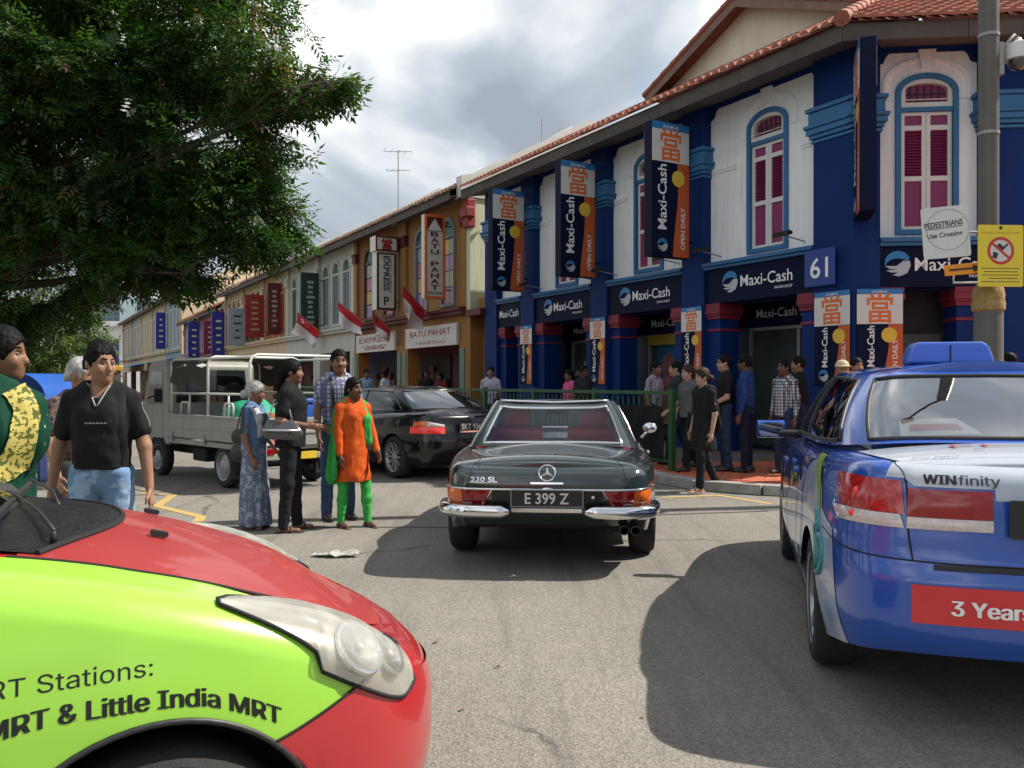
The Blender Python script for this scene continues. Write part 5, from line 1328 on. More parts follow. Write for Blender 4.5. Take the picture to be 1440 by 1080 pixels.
# ------------------------------------------------------------------ blue taxi at the right
def pk(p, world):   # survey helper: picture position of a world point
    return (720+1200*p[0]/p[1], 538-1200*(p[2]-1.46)/p[1])
def blue_taxi():
    PT = mat('taxi_blue_paint', (.016, .080, .40), .22, var=.05, scale=2, coat=1.)
    WRAP = mat('silver_white_wrap', (.50, .52, .55), .3, col2=(.36, .42, .50), scale=1.2, coat=.6)
    car = empty('blue_taxi', (2.78, 5.58, 0), R(75.5), 'blue sedan taxi with an advertising wrap and a blue roof sign box', 'taxi')
    AR = [(-1.365, .33, .375), (1.365, .33, .375)]
    sh = Shell([(-2.42, 0), (-2.40, .42), (-2.34, .66), (-2.20, .80), (-1.92, .875), (-1.365, .915), (0, .915), (1.365, .905), (1.9, .85), (2.2, .72), (2.34, .45), (2.38, 0)],
               [(-2.42, 1.115), (-2.1, 1.13), (-1.5, 1.12), (-.5, 1.08), (.5, 1.05), (1.3, .98), (2.0, .84), (2.38, .72)],
               [(-2.42, .36), (-2.0, .30), (-1.5, .22), (0, .20), (1.5, .22), (2.38, .26)],
               [(.15, .08), (.30, .03), (.5, .0), (.75, .008), (.95, .03), (1.1, .06)],
               [(.30, .14), (.38, .05), (.50, .0), (.68, .0), (.73, .035), (.85, .045), (1.0, .06), (1.12, .10)],
               [(.2, .12), (.4, .02), (.55, .0), (.75, .06)], [(-2.42, .06), (-1.6, .09), (0, .07), (2.38, .09)],
               [(-2.42, .02), (-2.1, .045), (-1.5, .06), (0, .05), (1.3, .08), (2.38, .03)], AR, 2.0)
    sh.mesh('body', PT, car, 240, 30, 12); wells(car, AR, .895, .375)
    MB().box(-2.0, 2.2, -.75, .75, .26, .38).build('underbody', UNDER, car)
    for x in (-1.365, 1.365):
        for sd in (1, -1): wheel(car, x, sd*.795, .335, .215, 'alloy', sd, 7, steer=0)
    L = sh.L; u = lambda a: a/L; vz = lambda uu, z: sh.v_at(uu, z)
    BLK = mat('bumper_gap_shade', (.015, .015, .016), .6)
    lamp_red = mat('bright_red_lamp', (.52, .02, .018), .12, col2=(.28, .01, .01), scale=55, detail=1, coat=.8)
    for sd in (1, -1):
        # tail lamps: outer on the quarter, inner on the boot lid; red upper, clear lower
        for (a0, a1, s0, s1) in ((.30, .625, .0, .02), (.635, 1.13, .02, -.10)):
            zl, zh = (.865, 1.055) if a0 > .6 else (.865, 1.028)
            for (f0, f1, m, nm) in ((.30, 1., lamp_red if a0 > .6 else REDL, 'tail_lamp'), (0., .29, CLRL, 'reverse_lamp')):
                mb = MB()
                sh.patch(mb, lambda q: u(a0)+s0*q/L, lambda q: u(a1)-(.10*(1-q) if a1 > 1 else 0)/L, lambda p: vz(u(.75), zl+(zh-zl)*f0), lambda p: vz(u(.75), zl+(zh-zl)*f1), .008, 14, 5, sd, bulge=.008)
                mb.build(nm, m, car, smooth=True)
            if a0 > .6:
                for (a, z) in ((.88, .995), (.89, .90)):
                    p = sh.P(np.array([u(a)]), np.array([vz(u(a), z)]), .014, sd)[0]
                    MB().ball((0, 0, 0), (.008, .017, .017), 12, 8, Matrix.Translation(p)).build('bulb_reflector', REDL_LIT, car, smooth=True)
        # advertising wrap on the boot lid (half each side, one patch from centre)
        mb = MB(); sh.patch(mb, 0., lambda q: u(.735)-.0*q, lambda p: vz(u(.5), 1.062-.028*(p < .84)), 1.0, .004, 16, 6, sd); mb.build('boot_wrap', WRAP, car, smooth=True)
        mb = MB(); sh.patch(mb, 0., u(.29), lambda p: vz(u(.2), .99), lambda p: vz(u(.2), 1.036), .004, 10, 4, sd); mb.build('boot_wrap', WRAP, car, smooth=True); mb = MB()
        us = np.linspace(u(.0), sh.u_at(-1.80), 14)
        us = np.linspace(u(.735), sh.u_at(-1.80), 14)
        G = sh.P(us[:, None], np.linspace(1.03, 2., 10)[None, :], .005, sd); mb.grid(G); mb.build('boot_wrap', WRAP, car, smooth=True)
        us = np.linspace(0, u(.735), 12); mb = MB().grid(sh.P(us[:, None], np.linspace(1.0, 2., 6)[None, :], .0045, sd)); mb.build('boot_wrap', WRAP, car, smooth=True)
        # boot seam, bumper seam, quarter wrap
        sh.line([(u(.60), vz(u(.6), .74)), (u(.62), vz(u(.62), .86)), (u(.64), vz(u(.64), 1.06)), (u(.735), 1.0), (sh.u_at(-2.15), 1.05), (sh.u_at(-1.82), 1.08)], .001, sd, .004).build('boot_seam', SEAM, car)
        sh.line([(u(.0), vz(0, .735)), (u(.5), vz(u(.5), .735)), (u(.95), vz(u(.95), .745)), (u(1.28), vz(u(1.28), .78))], .001, sd, .004).build('bumper_seam', SEAM, car)
        mb = MB(); sh.patch(mb, u(.0), u(.52), lambda p: vz(u(.3), .708), lambda p: vz(u(.3), .730), .003, 10, 3, sd); mb.build('bumper_shadow_gap', BLK, car)  # dark strip paints in the shadow gap between boot and bumper
        for xd in (-.62, .28, 1.02): sh.line([(sh.u_at(xd), .96), (sh.u_at(xd+.02), .5), (sh.u_at(xd+.03), .06)], .001, sd, .004).build('door_seam', SEAM, car)
        sh.line([(sh.u_at(-1.0), .08), (sh.u_at(1.0), .08)], .001, sd, .004).build('sill_seam', SEAM, car)
        for xd in (-.5, .42):
            p = sh.P(np.array([sh.u_at(xd)]), np.array([.82]), .025, sd)[0]; MB().rbox((0, 0, 0), (.18, .03, .035), .012, 3, Matrix.Translation(p)).build('door_handle', PT, car, bevel=.008)
    # quarter graphics on the left: pale swirl, lime stroke, teal ring
    W2 = mat('pale_wrap_print', (.58, .61, .65), .3, col2=(.16, .28, .52), scale=4, detail=2, coat=.6)
    LIME = mat('lime_wrap_print', (.42, .55, .07), .3, col2=(.25, .42, .05), scale=8, coat=.6); TEAL = mat('teal_wrap_print', (.02, .22, .24), .3, coat=.6)
    mb = MB(); sh.patch(mb, lambda q: u(.96)+.14*q/L, lambda q: sh.u_at(-1.365)-.0*q, lambda p: .0+0*p, lambda p: .60+.26*p, .003, 22, 12, 1); mb.build('quarter_wrap', W2, car, smooth=True)
    mb = MB(); sh.patch(mb, sh.u_at(-1.364), sh.u_at(-.98), .0, lambda p: .86-.1*p, .003, 14, 8, 1); mb.build('quarter_wrap', W2, car, smooth=True)
    mb = MB(); sh.patch(mb, lambda q: u(1.30)+.24*q/L, lambda q: u(1.42)+.34*q/L, lambda p: vz(u(1.4), .84), lambda p: vz(u(1.5), 1.09), .006, 6, 14, 1); mb.build('lime_stroke', LIME, car, smooth=True)
    mb = MB(); n = 22
    ring = [(u(1.33+.10*math.cos(t)), vz(u(1.33), .64+.09*math.sin(t))) for t in np.linspace(.5, 5.6, n)]
    sh.line(ring, .004, 1, .018, mb); mb.build('teal_ring', TEAL, car, smooth=True)
    mb = MB(); sh.patch(mb, sh.u_at(-.55), sh.u_at(.9), lambda p: .25+.1*np.sin(p*5), lambda p: .55+.12*np.sin(p*4+1), .003, 24, 8, 1); mb.build('door_wrap', W2, car, smooth=True)
    # lettering on the tail
    RED_ = mat('wrap_red_print', '#c2252b', .4, coat=.5); DK = mat('wrap_black_print', '#15161a', .4); WH = mat('wrap_white_print', '#e8e8e6', .4)
    t = MB(); sh.text(t, 'WIN', .560, 1.046, .046, 1, .0085, 0, rev=True, width=.125, fat=.003); t.build('lettering', DK, car, recalc=False)
    t = MB(); sh.text(t, 'finity', .425, 1.046, .046, 1, .0085, 0, rev=True, width=.155, fat=.001); t.build('lettering', mat('wrap_grey_print', '#3a3f49', .4), car, recalc=False)
    def deck_text(body, y0, x0, h, m, bold=.0, width=None):
        v, f = text_geo(body, bold); k = h/.7; kx = width/v[:, 0].max() if width else k
        t = MB(); vs = []
        for a, b in v:
            x = x0+b*k; y = y0-a*kx; 
            q = sh.P(np.array([sh.u_at(x)]), np.array([1.0]))[0]; s_ = 1-abs(y)/max(.01, q[1]); p = sh.P(np.array([sh.u_at(x)]), np.array([1+s_]), .012, 1 if y > 0 else -1)[0]; vs.append(tuple(p))
        t.add(vs, f); t.build('lettering', m, car, recalc=False)
    deck_text('Sole Agent', .56, -2.30, .036, DK); deck_text('FL', .36, -2.02, .13, RED_, 0, .22); deck_text('Air', .30, -2.14, .04, DK, .0)
    t = MB(); sh.text(t, '3 Years', .455, .540, .080, 1, .010, 0, rev=True, fat=.004); t.build('lettering', WH, car, recalc=False)
    for sd in (1, -1):
        mb = MB(); sh.patch(mb, 0., u(.60), lambda p: vz(u(.3), .500), lambda p: vz(u(.3), .652), .006, 12, 4, sd); mb.build('bumper_banner', mat('banner_red', '#c7282c', .4, coat=.4), car, smooth=True)
    BM = T(-2.375, 0, 0) @ Matrix(((0, -1, 0, 0), (-1, 0, 0, 0), (0, 0, 1, 0), (0, 0, 0, 1)))
    plate_text(car, 'S', BM @ T(0, .02, .925), .50, .15, .085, .012)
    base = [(-1.80, 0, 1.185), (-1.785, .45, 1.18), (-1.72, .655, 1.165), (-1.50, .765, 1.145), (-1.02, .815, 1.12), (-.3, .825, 1.10), (.45, .81, 1.08), (1.0, .75, 1.06), (1.22, .5, 1.09), (1.3, 0, 1.10)]
    roof = [(-1.06, 0, 1.525), (-1.05, .38, 1.52), (-1.0, .515, 1.505), (-.86, .575, 1.50), (-.58, .595, 1.515), (-.1, .60, 1.525), (.2, .59, 1.515), (.38, .55, 1.49), (.47, .36, 1.50), (.5, 0, 1.505)]
    cabin(base, roof, [(0, 2, 'rear_window'), (3, 5, 'side1'), (5, 6, 'side2'), (7, 9, 'windscreen')], (.06, .92), PT, {'*': CGLASS_D, 'rear_window': glass_mat('taxi_rear_glass', (.60, .65, .65), .45, .015)}, car, None, crown=.055, bulge=.035, trim=(TRIM, .011))
    rs = empty('roof_sign'); rs.parent = car
    SB = mat('roof_sign_blue', (.06, .16, .55), .35, coat=.5)
    P = [(-.245, 1.575), (.245, 1.575), (.24, 1.62), (.215, 1.69), (.18, 1.71), (-.18, 1.71), (-.215, 1.69), (-.24, 1.62)]; MB().plate(P, [], -.10, .10, T(-.25, 0, 0) @ RZ(R(90))).build('sign_shell', SB, rs, bevel=.03)
    MB().box(-.353, -.349, -.004, .004, 1.58, 1.69).build('sign_seam', SEAM, rs)
    # inside
    GR = mat('grey_fabric', (.10, .10, .105), .85, var=.2)
    MB().box(-1.75, -1.05, -.66, .66, 1.10, 1.14).build('parcel_shelf', GR, car)
    MB().box(-1.5, 1.2, -.82, .82, .34, .42).build('cabin_floor', GR, car)
    for y in (.38, -.38): seat(car, .15, y, GR, .50, .52, .62); 
    MB().rbox((-1.02, 0, .92), (.2, 1.3, .5), .06).build('rear_seat', GR, car, bevel=.02)
    MB().rbox((.95, 0, .98), (.3, 1.4, .22), .06).build('dashboard', CABIN_D, car, bevel=.02)
    gq = lambda y, v: (-1.745+.735*v, y, 1.185+.34*v)
    MB().add([gq(.52, .05), gq(.16, .10), gq(.24, .30), gq(.50, .27)], [(0, 1, 2, 3)]).build('window_sticker', mat('sticker_white', '#d8d2cc', .6), car, recalc=False)
    gr = lambda y, v: (-1.752+.735*v, y, 1.185+.34*v); MB().add([gr(.47, .13), gr(.23, .16), gr(.25, .23), gr(.46, .21)], [(0, 1, 2, 3)]).build('sticker_print', RED_, car, recalc=False)
    HZ = mat('wrap_multicolour', (.55, .60, .66), .3, col2=(.03, .13, .42), scale=3.2, detail=2, coat=.6)
    for (x0, x1, f0, f1, m_) in ((-1.0, -.6, .30, .82, HZ), (-.58, .26, .22, .66, HZ), (-.45, .05, .70, .80, LIME), (.30, 1.0, .18, .5, HZ), (-.9, -.66, .15, .29, TEAL)):
        mb = MB(); sh.patch(mb, sh.u_at(x0), sh.u_at(x1), lambda p: f0+.06*np.sin(p*6), lambda p: f1+.06*np.sin(p*4+2), .0045, 20, 8, 1); mb.build('side_wrap', m_, car, smooth=True)
    MB().box(.2, .23, -.08, .08, 1.36, 1.42).build('rear_view_mirror', TRIM, car)
    for sd in (1, -1):
        mo = empty('door_mirror'); mo.parent = car
        MB().rbox((0, 0, 0), (.09, .20, .135), .045, 4, T(.82, sd*1.01, 1.10) @ RZ(sd*R(8))).build('mirror_shell', PT, mo, bevel=.025); MB().plate(rrect(-.085, .085, -.053, .053, .03), [], 0, .004, T(.767, sd*1.01, 1.10) @ RZ(R(90)+sd*R(8))).build('mirror_glass', mat('mirror_glass', (.30, .31, .33), .05, metal=1., var=.02), mo)
        MB().rbox((0, 0, 0), (.08, .16, .05), .02, 3, T(.80, sd*.87, 1.07)).build('mirror_arm', TRIM, mo)
        MB().lathe([(0, .03), (.1, .02), (.13, 0)], 18, T(2.12, sd*.62, .68) @ RY(R(80)), cap=False).build('headlamp', CLRL, car, smooth=True)
    return car
blue_taxi()
# ------------------------------------------------------------------ lime green and red taxi in the foreground
def hazy_lens():
    m = glass_mat('hazy_lens', (.93, .91, .86), .08, .12)
    t = m.node_tree; N = t.nodes; o = [n for n in N if n.type == 'OUTPUT_MATERIAL'][0]; src = o.inputs[0].links[0].from_socket
    d = N.new('ShaderNodeBsdfDiffuse'); d.inputs[0].default_value = (.80, .78, .70, 1); mx_ = N.new('ShaderNodeMixShader')
    tc = N.new('ShaderNodeTexCoord'); no = N.new('ShaderNodeTexNoise'); no.inputs['Scale'].default_value = 7; no.inputs['Detail'].default_value = 4; t.links.new(tc.outputs['Object'], no.inputs[0])
    mr = N.new('ShaderNodeMapRange'); mr.inputs[1].default_value = .3; mr.inputs[2].default_value = .7; mr.inputs[3].default_value = .05; mr.inputs[4].default_value = .20; t.links.new(no.outputs[0], mr.inputs[0]); t.links.new(mr.outputs[0], mx_.inputs[0])
    t.links.new(src, mx_.inputs[1]); t.links.new(d.outputs[0], mx_.inputs[2]); t.links.new(mx_.outputs[0], o.inputs[0]); return m
def lime_taxi():
    REDP = mat('faded_red_paint', (.40, .020, .024), .30, var=.05, scale=3, coat=.8); HOODR = mat('hood_red_paint', (.31, .026, .024), .46, var=.06, scale=2.5, coat=.35)
    LIMEP = mat('lime_wrap', (.30, .60, .055), .30, var=.05, scale=1.2, coat=.55)
    car = empty('lime_and_red_taxi', (-2.315, 2.11, 0), R(25), 'lime green and red hatchback taxi with hazy headlamp and black lettering on its wing', 'taxi')
    car.rotation_euler.x = -R(1.3); car.location.z = -.018     # leans with the camber of the road
    AR = [(-1.3, .33, .37), (1.3, .33, .37)]
    sh = Shell([(-2.05, 0), (-2.03, .5), (-1.9, .78), (-1.3, .865), (0, .87), (1.0, .87), (1.3, .865), (1.62, .825), (1.86, .735), (2.02, .57), (2.11, .32), (2.14, 0)],
               [(-2.05, 1.0), (-1.3, 1.08), (0, 1.10), (.6, 1.09), (1.0, 1.04), (1.3, .975), (1.6, .885), (1.85, .80), (2.0, .745), (2.14, .70)],
               [(-2.05, .34), (-1.5, .22), (0, .20), (1.5, .20), (2.14, .22)],
               [(.15, .08), (.30, .03), (.5, .0), (.7, .004), (.85, .02), (1.0, .05), (1.1, .07)],
               [(.3, .12), (.45, .0), (.7, .0), (.9, .05), (1.1, .1)],
               [(.18, .14), (.30, .03), (.45, .0), (.56, .0), (.66, .03), (.8, .10)], [(-2.05, .08), (0, .07), (1.0, .085), (1.6, .10), (2.14, .09)],
               [(-2.05, .02), (-1, .05), (.8, .06), (1.2, .066), (1.6, .068), (2.14, .02)], AR, 2.1)
    sh.mesh('body', REDP, car, 260, 34, 16); wells(car, AR, .85, .37)
    MB().box(-1.9, 1.95, -.7, .7, .2, .34).build('underbody', UNDER, car)
    for x in (-1.3, 1.3):
        for sd in (1, -1): wheel(car, x, sd*.765, .315, .2, 'alloy', sd, 6, steer=0)
    L = sh.L; ux = sh.u_at; vz = lambda uu, z: sh.v_at(uu, z)
    vh = 1.13                                       # bonnet shut line on the deck
    fb = lambda q: ux(1.80)+0*q       # wing/bumper joint climbing to the lamp
    for sd in (1, -1):
        # bonnet: own panel, faded
        mb = MB(); us = np.linspace(ux(1.0), 1., 60); vsx = np.linspace(vh, 2., 20); 
        U = us[:, None]+0*vsx[None, :]; mb.grid(sh.P(U, vsx[None, :]+0*U, .004, sd)); mb.build('bonnet', HOODR, car, smooth=True)
        # lime wing and door side
        mb = MB(); sh.patch(mb, ux(-1.9), ux(.93), .0, lambda p: 1.3+0*p, .0025, 70, 26, sd); mb.build('side_wrap', LIMEP, car, smooth=True)
        mb = MB(); sh.patch(mb, ux(.94), fb, .0, lambda p: vh-.012-.13*np.clip((p-.55)/.45, 0, 1)**1.3, .003, 130, 56, sd); mb.build('front_wing', LIMEP, car, smooth=True)
        sh.line([(ux(.935), .06), (ux(.932), .5), (ux(.925), 1.0)], .002, sd, .004).build('door_seam', SEAM, car)
        zl = lambda x: .605+.10*np.clip((x-1.53)/.27, 0, 1)**1.2
        ub0 = ux(1.535)
        def vtop(p):
            U_ = ub0+(1-ub0)*p; x = sh.O(U_)[0]; z = zl(x)-.10*np.clip((x-1.85)/.3, 0, 1); return np.maximum(.0, sh.v_at2(U_, z))
        mb = MB(); sh.patch(mb, ub0, 1.0, 0., vtop, .006, 70, 14, sd); mb.build('bumper', REDP, car, smooth=True)
        tt = np.linspace(0., (ux(1.79)-ub0)/(1-ub0), 60); MB().tube([tuple(p) for p in sh.P(ub0+(1-ub0)*tt, vtop(tt), .006, sd)], .0035, 6).build('bumper_seam', SEAM, car, smooth=True)
        sh.line([(ux(.98), vh-.006), (ux(1.3), vh-.006), (ux(1.5), vh-.012), (ux(1.64), vh-.03)], .003, sd, .0045).build('bonnet_seam', SEAM, car)
        # headlamp: silver housing, reflector bowl, lens
        u0, u1 = ux(1.44), ux(1.965)
        hi = hermite([0, .12, .35, .6, .85, 1.0], [.985, 1.03, 1.075, 1.085, 1.04, .95]); lo = hermite([0, .12, .35, .6, .85, 1.0], [.955, .915, .845, .77, .715, .78])
        HS = mat('headlamp_housing', (.50, .49, .45), .25, metal=.6, col2=(.72, .70, .64), scale=6)
        mb = MB(); sh.patch(mb, u0, u1, lo, hi, .007, 64, 16, sd, bulge=.002); mb.build('headlamp_housing', HS, car, smooth=True)
        for (pu, pv, rr) in ((.62, .92, .075), (.82, .90, .055)):
            uu = u0+(u1-u0)*pu; p = sh.P(np.array([uu]), np.array([pv]), .004, sd)[0]; q = sh.P(np.array([uu]), np.array([pv]), .05, sd)[0]
            d = Vector(q-p).normalized(); M_ = Matrix.Translation(Vector(p)) @ d.to_track_quat('Z', 'Y').to_matrix().to_4x4()
            MB().lathe([(.0, .004), (rr*.35, .006), (rr*.75, .009), (rr, .013), (rr*1.03, .012), (rr*1.05, .004)], 26, M_, cap=False).build('reflector', CHROME, car, smooth=True)
            MB().ball((0, 0, .008), (.012, .012, .010), 12, 8, M_).build('bulb', CLRL, car, smooth=True)
        LG = hazy_lens()
        mb = MB(); sh.patch(mb, u0, u1, lo, hi, .010, 64, 16, sd, bulge=.036); mb.build('headlamp_lens', LG, car, smooth=True)
        ring = [(u0+(u1-u0)*t, float(hi(t))) for t in np.linspace(0, 1, 40)]+[(u0+(u1-u0)*t, float(lo(t))) for t in np.linspace(1, 0, 40)]
        P = sh.P(np.array([r[0] for r in ring]), np.array([r[1] for r in ring]), .010, sd); MB().tube([tuple(p) for p in P], .0055, 6, closed=True).build('lamp_gasket', SEAM, car, smooth=True)
        # wheel arch lip
        a_ = np.linspace(.02, math.pi-.02, 30); P = []
        for t in a_:
            x = 1.3+.372*math.cos(t); p = sh.P(np.array([ux(x)]), np.array([0.0]), .003, sd)[0]; P.append((x, p[1], .33+.372*math.sin(t)))
        MB().tube(P, .008, 6).build('arch_lip', TRIM, car, smooth=True)
        # black cowl in front of the windscreen with wiper arms
        mb = MB(); sh.patch(mb, ux(.45), lambda q: ux(1.04)+(ux(1.235)-ux(1.04))*np.sin(np.clip(q, 0, 1)*math.pi/2), 1.16, 2., .008, 16, 18, sd); mb.build('scuttle', mat('scuttle_plastic', (.006, .006, .007), .38, var=.4, scale=12, bump=.4, bscale=60), car, smooth=True)
        e_ = [(float(ux(1.04)+(ux(1.235)-ux(1.04))*math.sin(q*math.pi/2)), 1.16+.84*q) for q in np.linspace(0, 1, 9)]; sh.line(e_, .008, sd, .008).build('scuttle_seal', SEAM, car)
        # washer jet
        p = sh.P(np.array([ux(1.33)]), np.array([1.62]), .006, sd)[0]; MB().rbox((0, 0, .01), (.05, .022, .016), .006, 2, Matrix.Translation(p) @ RY(R(14))).build('washer_jet', TRIM, car, bevel=.004)
    for (y0, y1, yy) in ((-.52, .10, 0), (.08, .66, 1)):
        arm = MB(); pts = [(1.07-.02*yy, y0, 1.10), (1.02, (y0*.6+y1*.4), 1.125), (.93, y1, 1.14)]
        arm.tube(pts, [.006, .005, .004], 6); arm.build('wiper_arm', TRIM, car, smooth=True)
        MB().lathe([(.008, -.03), (.008, .0), (.004, .004)], 12, T(1.07-.02*yy, y0, 1.095)).build('wiper_pivot', TRIM, car, smooth=True)
        MB().box(.925, .943, y0-.05, y1-.02, 1.12, 1.135).build('wiper_blade', TRIM, car)
    # number and lettering on the wing (reads towards the front): right hand side of the car
    DK = mat('wing_black_print', '#161a12', .4, var=.02)
    mid = ux(1.3)*L
    arcz = lambda a: .745+.0*a
    t = MB(); v, f = text_geo('MRT Stations:', .0); w = .455*v[:, 0].max()/v[:, 0].max()
    def side_text(body, xe, zf, h, fat, wd):
        """ends at car x = xe"""
        v, f = text_geo(body); k = h/.70; kx = wd/v[:, 0].max(); t = MB()
        for kk, dx in enumerate((0, -fat, fat) if fat else (0,)):
            x = xe-wd+v[:, 0]*kx+dx; uu = np.interp(x, sh.sx, sh.su); z = np.array([zf(q) for q in x])+v[:, 1]*k; t.add([tuple(p) for p in sh.P(uu, sh.v_at2(uu, z), .0036+.0003*kk, -1)], f)
        return t.build('lettering', DK, car, recalc=False)
    side_text('MRT Stations:', 1.285, lambda x: .802+.02*(x-1.0), .050, .0, .365)
    side_text('MRT & Little India MRT', 1.565, lambda x: .735-.62*max(0, abs(x-1.2)-.05)**2-.165*max(0, x-1.40), .054, .0026, .60)
    # glazing
    base = [(-1.85, 0, 1.10), (-1.83, .45, 1.10), (-1.75, .66, 1.10), (-1.55, .74, 1.10), (-1.0, .78, 1.11), (-.2, .79, 1.115), (.35, .78, 1.11), (.72, .71, 1.06), (.93, .45, 1.085), (1.0, 0, 1.095)]
    roof = [(-1.55, 0, 1.50), (-1.54, .42, 1.50), (-1.48, .56, 1.49), (-1.35, .60, 1.49), (-.9, .62, 1.51), (-.4, .62, 1.52), (-.15, .61, 1.51), (-.05, .57, 1.49), (.03, .38, 1.50), (.07, 0, 1.505)]
    cabin(base, roof, [(0, 2, 'rear_window'), (3, 5, 'side1'), (5, 6, 'side2'), (7, 9, 'windscreen')], (.06, .93), LIMEP, {'*': CGLASS}, car, None, crown=.04, bulge=.03, trim=(TRIM, .011))
    MB().box(-1.5, 1.0, -.78, .78, .34, .42).build('cabin_floor', CABIN_D, car); MB().rbox((.72, 0, 1.02), (.35, 1.4, .22), .06).build('dashboard', CABIN_D, car, bevel=.02)
    for y in (.38, -.38): seat(car, .0, y, CABIN_D, .50, .52, .62)
    BM = T(2.145, 0, .36) @ RZ(R(-90)); MB().rbox((0, 0, 0), (.48, .012, .11), .008, 2, BM).build('number_plate', PLATEB, car)
    return car
lime_taxi()
# ------------------------------------------------------------------ black saloon
def black_saloon():
    PT = mat('black_car_paint', (.004, .004, .005), .2, var=.05, scale=2, coat=.7, spec=.3)
    car = empty('black_saloon', (-1.96, 14.65, 0), R(90+38), 'shiny black saloon with glowing red tail lamps waiting beyond the roadster', 'car')
    AR = [(-1.38, .32, .365), (1.38, .32, .365)]
    sh = Shell([(-2.27, 0), (-2.25, .42), (-2.20, .66), (-2.06, .80), (-1.8, .87), (-1.38, .905), (0, .905), (1.38, .895), (1.9, .82), (2.12, .66), (2.22, .4), (2.25, 0)],
               [(-2.27, .99), (-2.0, 1.01), (-1.4, 1.0), (-.5, .97), (.5, .94), (1.3, .89), (2.0, .76), (2.25, .66)],
               [(-2.27, .30), (-1.8, .24), (0, .19), (1.5, .2), (2.25, .24)], [(.15, .07), (.30, .03), (.5, .0), (.68, .004), (.74, .012), (.9, .04), (1.0, .06)],
               [(.22, .12), (.35, .03), (.5, .0), (.62, .0), (.68, .03), (.85, .05), (1.0, .09)], [(.2, .12), (.4, .02), (.55, .0), (.75, .06)], .07,
               [(-2.27, .02), (-1.9, .045), (0, .05), (1.3, .08), (2.25, .03)], AR, 2.0)
    sh.mesh('body', PT, car, 160, 24, 10); wells(car, AR, .885, .365); MB().box(-2.0, 2.0, -.75, .75, .2, .34).build('underbody', UNDER, car)
    for x in (-1.38, 1.38):
        for sd in (1, -1): wheel(car, x, sd*.80, .325, .22, 'multi', sd, 10)
    L = sh.L; u = lambda a: a/L; vz = lambda uu, z: sh.v_at(uu, z)
    for sd in (1, -1):
        mb = MB(); sh.patch(mb, u(.50), u(1.12), lambda p: vz(u(.75), .70+.015*p), lambda p: vz(u(.75), .80+.01*p), .008, 16, 5, sd, bulge=.01); mb.build('tail_lamp', REDL_LIT, car, smooth=True)
        mb = MB(); sh.patch(mb, u(.80), u(1.06), lambda p: vz(u(.75), .812), lambda p: vz(u(.75), .885-.01*p), .008, 8, 5, sd, bulge=.01); mb.build('indicator_lamp', ORGL, car, smooth=True)
        mb = MB(); sh.patch(mb, u(.50), u(.795), lambda p: vz(u(.75), .805+.0*p), lambda p: vz(u(.75), .84+.045*p), .008, 8, 5, sd, bulge=.01); mb.build('reverse_lamp', CLRL, car, smooth=True)
        sh.line([(u(.72), vz(u(.72), .66)), (u(.74), .98), (sh.u_at(-1.75), 1.08)], .001, sd, .004).build('boot_seam', SEAM, car)
        for xd in (-.75, .25, 1.05): sh.line([(sh.u_at(xd), .96), (sh.u_at(xd), .06)], .001, sd, .004).build('door_seam', SEAM, car)
    BM = T(-2.24, 0, 0) @ Matrix(((0, -1, 0, 0), (-1, 0, 0, 0), (0, 0, 1, 0), (0, 0, 0, 1)))
    plate_text(car, 'SKT 936 P', BM @ T(0, .0, .80), .52, .12, .085, .014, .44); MB().plate(rrect(-.27, .27, -.012, .012, .01), [], 0, .02, BM @ T(0, .0, .725)).build('plate_strip', CHROME, car)
    MB().lathe([(.0, .012), (.035, .01), (.04, .0)], 18, BM @ T(0, -.03, .93) @ RX(R(-90)), cap=False).build('boot_badge', mat('badge', '#8f9fb4', .3, col2='#2f4468', scale=30), car, smooth=True)
    base = [(-1.72, 0, 1.05), (-1.70, .45, 1.045), (-1.62, .66, 1.03), (-1.42, .74, 1.01), (-1.05, .785, .99), (-.3, .80, .97), (.42, .78, .95), (.9, .72, .94), (1.08, .45, .97), (1.14, 0, .98)]
    roof = [(-1.05, 0, 1.355), (-1.04, .38, 1.35), (-.98, .52, 1.335), (-.84, .565, 1.335), (-.55, .58, 1.35), (-.1, .585, 1.36), (.16, .575, 1.35), (.32, .54, 1.33), (.40, .36, 1.34), (.43, 0, 1.345)]
    cabin(base, roof, [(0, 2, 'rear_window'), (3, 5, 'side1'), (5, 6, 'side2'), (7, 9, 'windscreen')], (.06, .92), PT, {'*': CGLASS, 'rear_window': glass_mat('saloon_rear_glass', (.45, .52, .50), .35, .015)}, car, None, crown=.05, bulge=.03, trim=(TRIM, .010))
    for y in (.38, -.38): seat(car, .1, y, CABIN_D, .45, .52, .58)
    MB().box(-1.6, -1.0, -.62, .62, .96, 1.0).build('parcel_shelf', CABIN_D, car); MB().rbox((.85, 0, .88), (.3, 1.3, .2), .06).build('dashboard', CABIN_D, car)
    for sd in (1, -1): mo = empty('door_mirror'); mo.parent = car; MB().rbox((0, 0, 0), (.09, .2, .13), .04, 4, T(.75, sd*.99, 1.0)).build('mirror_shell', PT, mo, bevel=.02)
    return car
black_saloon()
